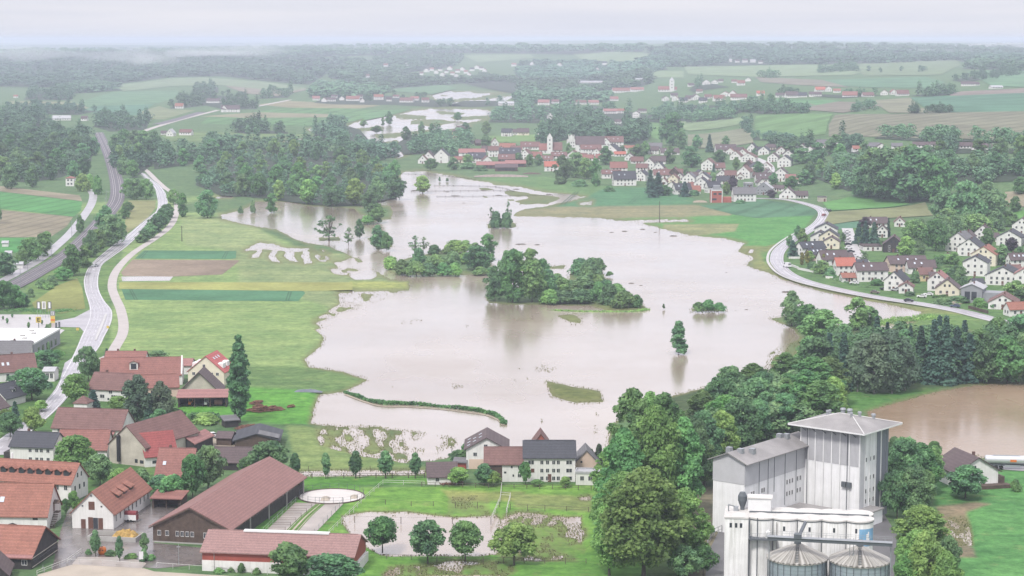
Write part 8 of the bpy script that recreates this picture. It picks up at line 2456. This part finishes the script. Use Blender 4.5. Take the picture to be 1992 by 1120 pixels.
# middle depth
WOODS = [
    ((950, 238, 965, 215, 1010, 205, 1060, 206, 1110, 208, 1120, 228, 1050, 240), 60, (13, 19)), ((1045, 288, 1060, 252, 1110, 235, 1180, 238, 1190, 262, 1170, 278, 1100, 272), 70, (12, 18)),
    ((1180, 275, 1190, 240, 1250, 235, 1262, 270, 1240, 284), 40, (14, 20)), ((1110, 222, 1150, 205, 1250, 222, 1330, 225, 1320, 240, 1250, 236, 1150, 236), 55, (11, 17)),
    ((1270, 222, 1330, 205, 1420, 205, 1470, 212, 1430, 222, 1330, 232), 40, (10, 15)), ((1320, 232, 1340, 226, 1430, 224, 1428, 231, 1330, 240), 26, (9, 13)), ((1430, 215, 1440, 200, 1500, 196, 1555, 220, 1480, 222), 38, (10, 15)),
    ((1545, 222, 1560, 216, 1585, 218, 1575, 221), 6, (8, 12)), ((1650, 217, 1690, 206, 1700, 214, 1668, 218), 8, (8, 12)), ((1765, 219, 1850, 217, 1850, 221, 1768, 221), 16, (7, 10)), ((1770, 187, 1850, 178, 1870, 183, 1810, 188), 20, (10, 14)),
    ((1850, 156, 1960, 140, 1992, 145, 1940, 153, 1870, 160), 30, (10, 14)), ((1585, 142, 1665, 132, 1664, 138, 1600, 143), 24, (13, 17)),
    ((600, 272, 620, 255, 660, 240, 700, 252, 720, 275, 660, 282), 30, (12, 17)), ((770, 280, 800, 262, 830, 258, 870, 268, 940, 275, 900, 285, 820, 300, 785, 300), 50, (10, 15)), ((700, 300, 690, 282, 760, 290, 780, 302, 740, 312), 22, (12, 16)),
    ((455, 258, 470, 252, 560, 256, 560, 260, 480, 260), 18, (10, 16)), ((330, 212, 350, 192, 400, 182, 430, 186, 470, 190, 500, 200, 500, 212, 440, 214, 400, 205, 360, 210), 46, (10, 16)), ((30, 212, 60, 205, 190, 216, 150, 224, 40, 220), 26, (10, 14)),
    ((500, 192, 520, 180, 570, 180, 560, 190), 12, (13, 18)), ((370, 178, 385, 168, 425, 170, 425, 182), 10, (13, 17)), ((45, 194, 60, 180, 80, 178, 140, 186, 140, 195), 18, (14, 20)), ((-30, 226, 0, 214, 60, 222, 110, 232, 60, 248, -30, 242), 30, (12, 16)), ((180, 246, 200, 232, 290, 236, 285, 252, 215, 256), 26, (11, 16)),
    ((610, 200, 640, 186, 760, 186, 830, 192, 900, 205, 850, 208, 760, 204, 650, 203), 44, (9, 14)), ((870, 206, 900, 196, 960, 196, 1010, 200, 1000, 205, 920, 208), 24, (12, 17)), ((750, 240, 752, 230, 765, 232, 764, 240), 3, (10, 15)), ((885, 233, 887, 226, 900, 226, 899, 233), 3, (10, 13)), ((702, 244, 704, 236, 714, 238, 712, 245), 3, (9, 12)),
    ((905, 188, 908, 181, 945, 188, 940, 192), 6, (12, 15)), ((1340, 176, 1360, 160, 1380, 162, 1420, 170, 1350, 180), 14, (11, 15)), ((1470, 152, 1478, 149, 1520, 150, 1500, 153), 7, (14, 18)), ((1560, 187, 1600, 184, 1720, 186, 1640, 191), 30, (8, 12)), ((1510, 186, 1530, 182, 1560, 184, 1540, 188), 10, (8, 12)),
    ((1660, 140, 1690, 136, 1800, 140, 1740, 143), 5, (11, 14)), ((1460, 272, 1475, 266, 1550, 274, 1545, 277), 12, (6, 9)), ((1440, 255, 1445, 238, 1460, 240, 1462, 262), 8, (7, 11)), ((1700, 270, 1720, 262, 1800, 264, 1880, 272, 1992, 276, 1992, 281, 1800, 276), 26, (8, 13)), ((1600, 300, 1640, 280, 1700, 292, 1900, 290, 2000, 290, 2000, 300, 1800, 302), 46, (10, 15)),
    ((1480, 292, 1500, 285, 1600, 290, 1590, 298), 12, (9, 13)), ((830, 300, 850, 286, 960, 290, 900, 306), 22, (7, 12)),
    # more depth behind the individual trees
    ((300, 330, 300, 300, 420, 282, 600, 290, 700, 300, 700, 312, 500, 300, 380, 318), 40, (13, 17)), ((-20, 296, 60, 285, 130, 288, 186, 296, 188, 270, 120, 250, 20, 235, -20, 240), 50, (13, 17)),
    ((380, 360, 400, 310, 600, 300, 740, 320, 774, 345, 772, 384, 700, 400, 610, 398, 520, 386, 430, 380), 90, (6, 9)), ((-30, 350, 60, 355, 120, 345, 175, 320, 185, 285, 120, 262, -30, 262), 80, (9, 13)), ((1580, 345, 1640, 310, 1800, 310, 2010, 312, 2010, 350, 1800, 365, 1650, 372), 90, (7, 11)), ((1570, 720, 1620, 690, 1760, 690, 1992, 690, 1992, 735, 1700, 750, 1600, 745), 50, (9, 13)),
    ((1350, 930, 1400, 830, 1480, 770, 1620, 790, 1600, 850, 1480, 870, 1400, 930), 50, (8, 11)), ((215, 330, 230, 290, 300, 290, 310, 310, 265, 345), 26, (9, 13)), ((1640, 500, 1700, 460, 1800, 470, 1800, 500, 1700, 515), 26, (4, 7)), ((1800, 530, 1850, 500, 1990, 490, 1992, 560, 1850, 560), 34, (3, 6)), ((1830, 470, 1840, 440, 1992, 440, 1960, 470, 1900, 485), 30, (8, 12)),
]
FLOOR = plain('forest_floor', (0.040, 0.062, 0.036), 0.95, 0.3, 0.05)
for i, (P, n_, hm) in enumerate(WOODS):
    near_ = max(P[1::2]) > 460
    woodland(P, int(n_ * (1.0 if near_ else 1.5)), hm, 300 + i, (1.0, 1.6), 2 if near_ else 0, L_DARK if near_ else None)
    if n_ > 9 and max(P[1::2]) < 460:
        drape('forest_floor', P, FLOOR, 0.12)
# far wooded hills
FARW = [
    ((-60, 168, -60, 112, 120, 104, 330, 108, 420, 112, 560, 112, 680, 120, 640, 140, 600, 165, 520, 158, 430, 148, 330, 150, 230, 163, 100, 170), 620, (14, 22)), ((640, 150, 680, 122, 760, 110, 900, 112, 880, 130, 800, 140, 700, 168), 260, (14, 20)),
    ((-60, 108, 200, 98, 500, 96, 800, 92, 1000, 95, 1250, 96, 1250, 101, 900, 103, 700, 108, 560, 112, 200, 108, -60, 114), 480, (16, 26)), ((700, 178, 720, 150, 820, 150, 960, 150, 1010, 162, 1130, 160, 1250, 140, 1280, 150, 1260, 165, 1150, 182, 1000, 182, 900, 162, 800, 170), 330, (12, 18)), ((1010, 160, 1000, 140, 1100, 128, 1290, 128, 1300, 136, 1200, 150, 1100, 160), 200, (12, 18)),
    ((1240, 128, 1280, 104, 1420, 100, 1600, 104, 1800, 108, 2050, 112, 2050, 128, 1900, 126, 1860, 118, 1700, 124, 1480, 126, 1330, 130), 520, (14, 22)), ((1250, 104, 1300, 94, 1500, 92, 1750, 94, 2050, 92, 2050, 112, 1800, 106, 1500, 100), 380, (16, 26)), ((1870, 134, 1900, 124, 2050, 120, 2050, 140, 1940, 136), 90, (12, 18)),
    ((1000, 126, 1040, 123, 1120, 124, 1200, 126, 1050, 131), 40, (12, 18)), ((100, 178, 170, 164, 240, 170, 235, 176, 150, 182), 40, (12, 16)), ((600, 190, 620, 166, 700, 168, 760, 176, 740, 188), 90, (12, 17)), ((1000, 200, 1010, 180, 1150, 182, 1200, 196, 1120, 204), 70, (12, 17)),
]
for i, (P, n_, hm) in enumerate(FARW):
    woodland(P, int(n_ * 1.5), hm, 500 + i, (1.5, 2.8), 1)
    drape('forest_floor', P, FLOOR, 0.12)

# ------------------------------------------------------------------ haze and low cloud
def haze_mat(name, dens, col, aniso=0.2):
    m_ = bpy.data.materials.new(name)
    m_.use_nodes = True
    n_ = m_.node_tree
    n_.nodes.clear()
    out = n_.nodes.new('ShaderNodeOutputMaterial')
    v = n_.nodes.new('ShaderNodeVolumePrincipled')
    v.inputs['Color'].default_value = (*col, 1)
    v.inputs['Density'].default_value = dens
    v.inputs['Anisotropy'].default_value = aniso
    n_.links.new(v.outputs['Volume'], out.inputs['Volume'])
    return m_


def mist(px, py, D, w, d, h, k):
    a = (px - 996) / FPX * D
    zc = CAM_H - (py - HORIZ) / FPX * D
    bm = bmesh.new()
    bmesh.ops.create_icosphere(bm, subdivisions=3, radius=1.0)
    r = random.Random(int(px))
    ph = [r.uniform(0, 6) for _ in range(4)]
    for v in bm.verts:
        f = 1 + 0.25 * math.sin(v.co.x * 5 + ph[0]) + 0.2 * math.sin(v.co.y * 7 + ph[1])
        v.co = Vector((v.co.x * w * f, v.co.y * d, v.co.z * h * f))
    me = bpy.data.meshes.new('low_cloud')
    bm.to_mesh(me)
    bm.free()
    me.materials.append(haze_mat('mist', k, (0.97, 0.97, 1.0), 0.1))
    o_ = link(bpy.data.objects.new('low_cloud', me))
    o_.location = (a, D, min(zc, 112 - h * 1.2))
    tag(o_, kind='stuff')


for a_ in ((255, 108, 5400, 110, 120, 20, 1.6e-3), (60, 104, 5600, 160, 130, 18, 1.5e-3), (470, 98, 6600, 200, 160, 18, 1.3e-3), (300, 114, 5100, 60, 80, 14, 2.0e-3), (390, 103, 6000, 130, 250, 10, 1.2e-3), (1575, 94, 7200, 140, 300, 12, 1.2e-3), (1700, 98, 6800, 260, 300, 8, 0.8e-3), (900, 92, 8200, 420, 400, 9, 0.8e-3), (1950, 88, 8000, 300, 400, 10, 1.0e-3)):
    mist(*a_)
top = 126.0
o = solo('haze', MB().box(-33000, 33000, -300, 45000, -3.0, top), haze_mat('haze_air', 1.1e-4, (0.74, 0.79, 0.955), 0.1), None, None)
o['kind'] = 'stuff'

finish_labels()
for o_ in COL.objects:
    if len(str(o_.get('label', '')).split()) > 16:
        print('LONG', o_['label'])
print('TREES', NTREE[0], 'OBJECTS', len(COL.objects))
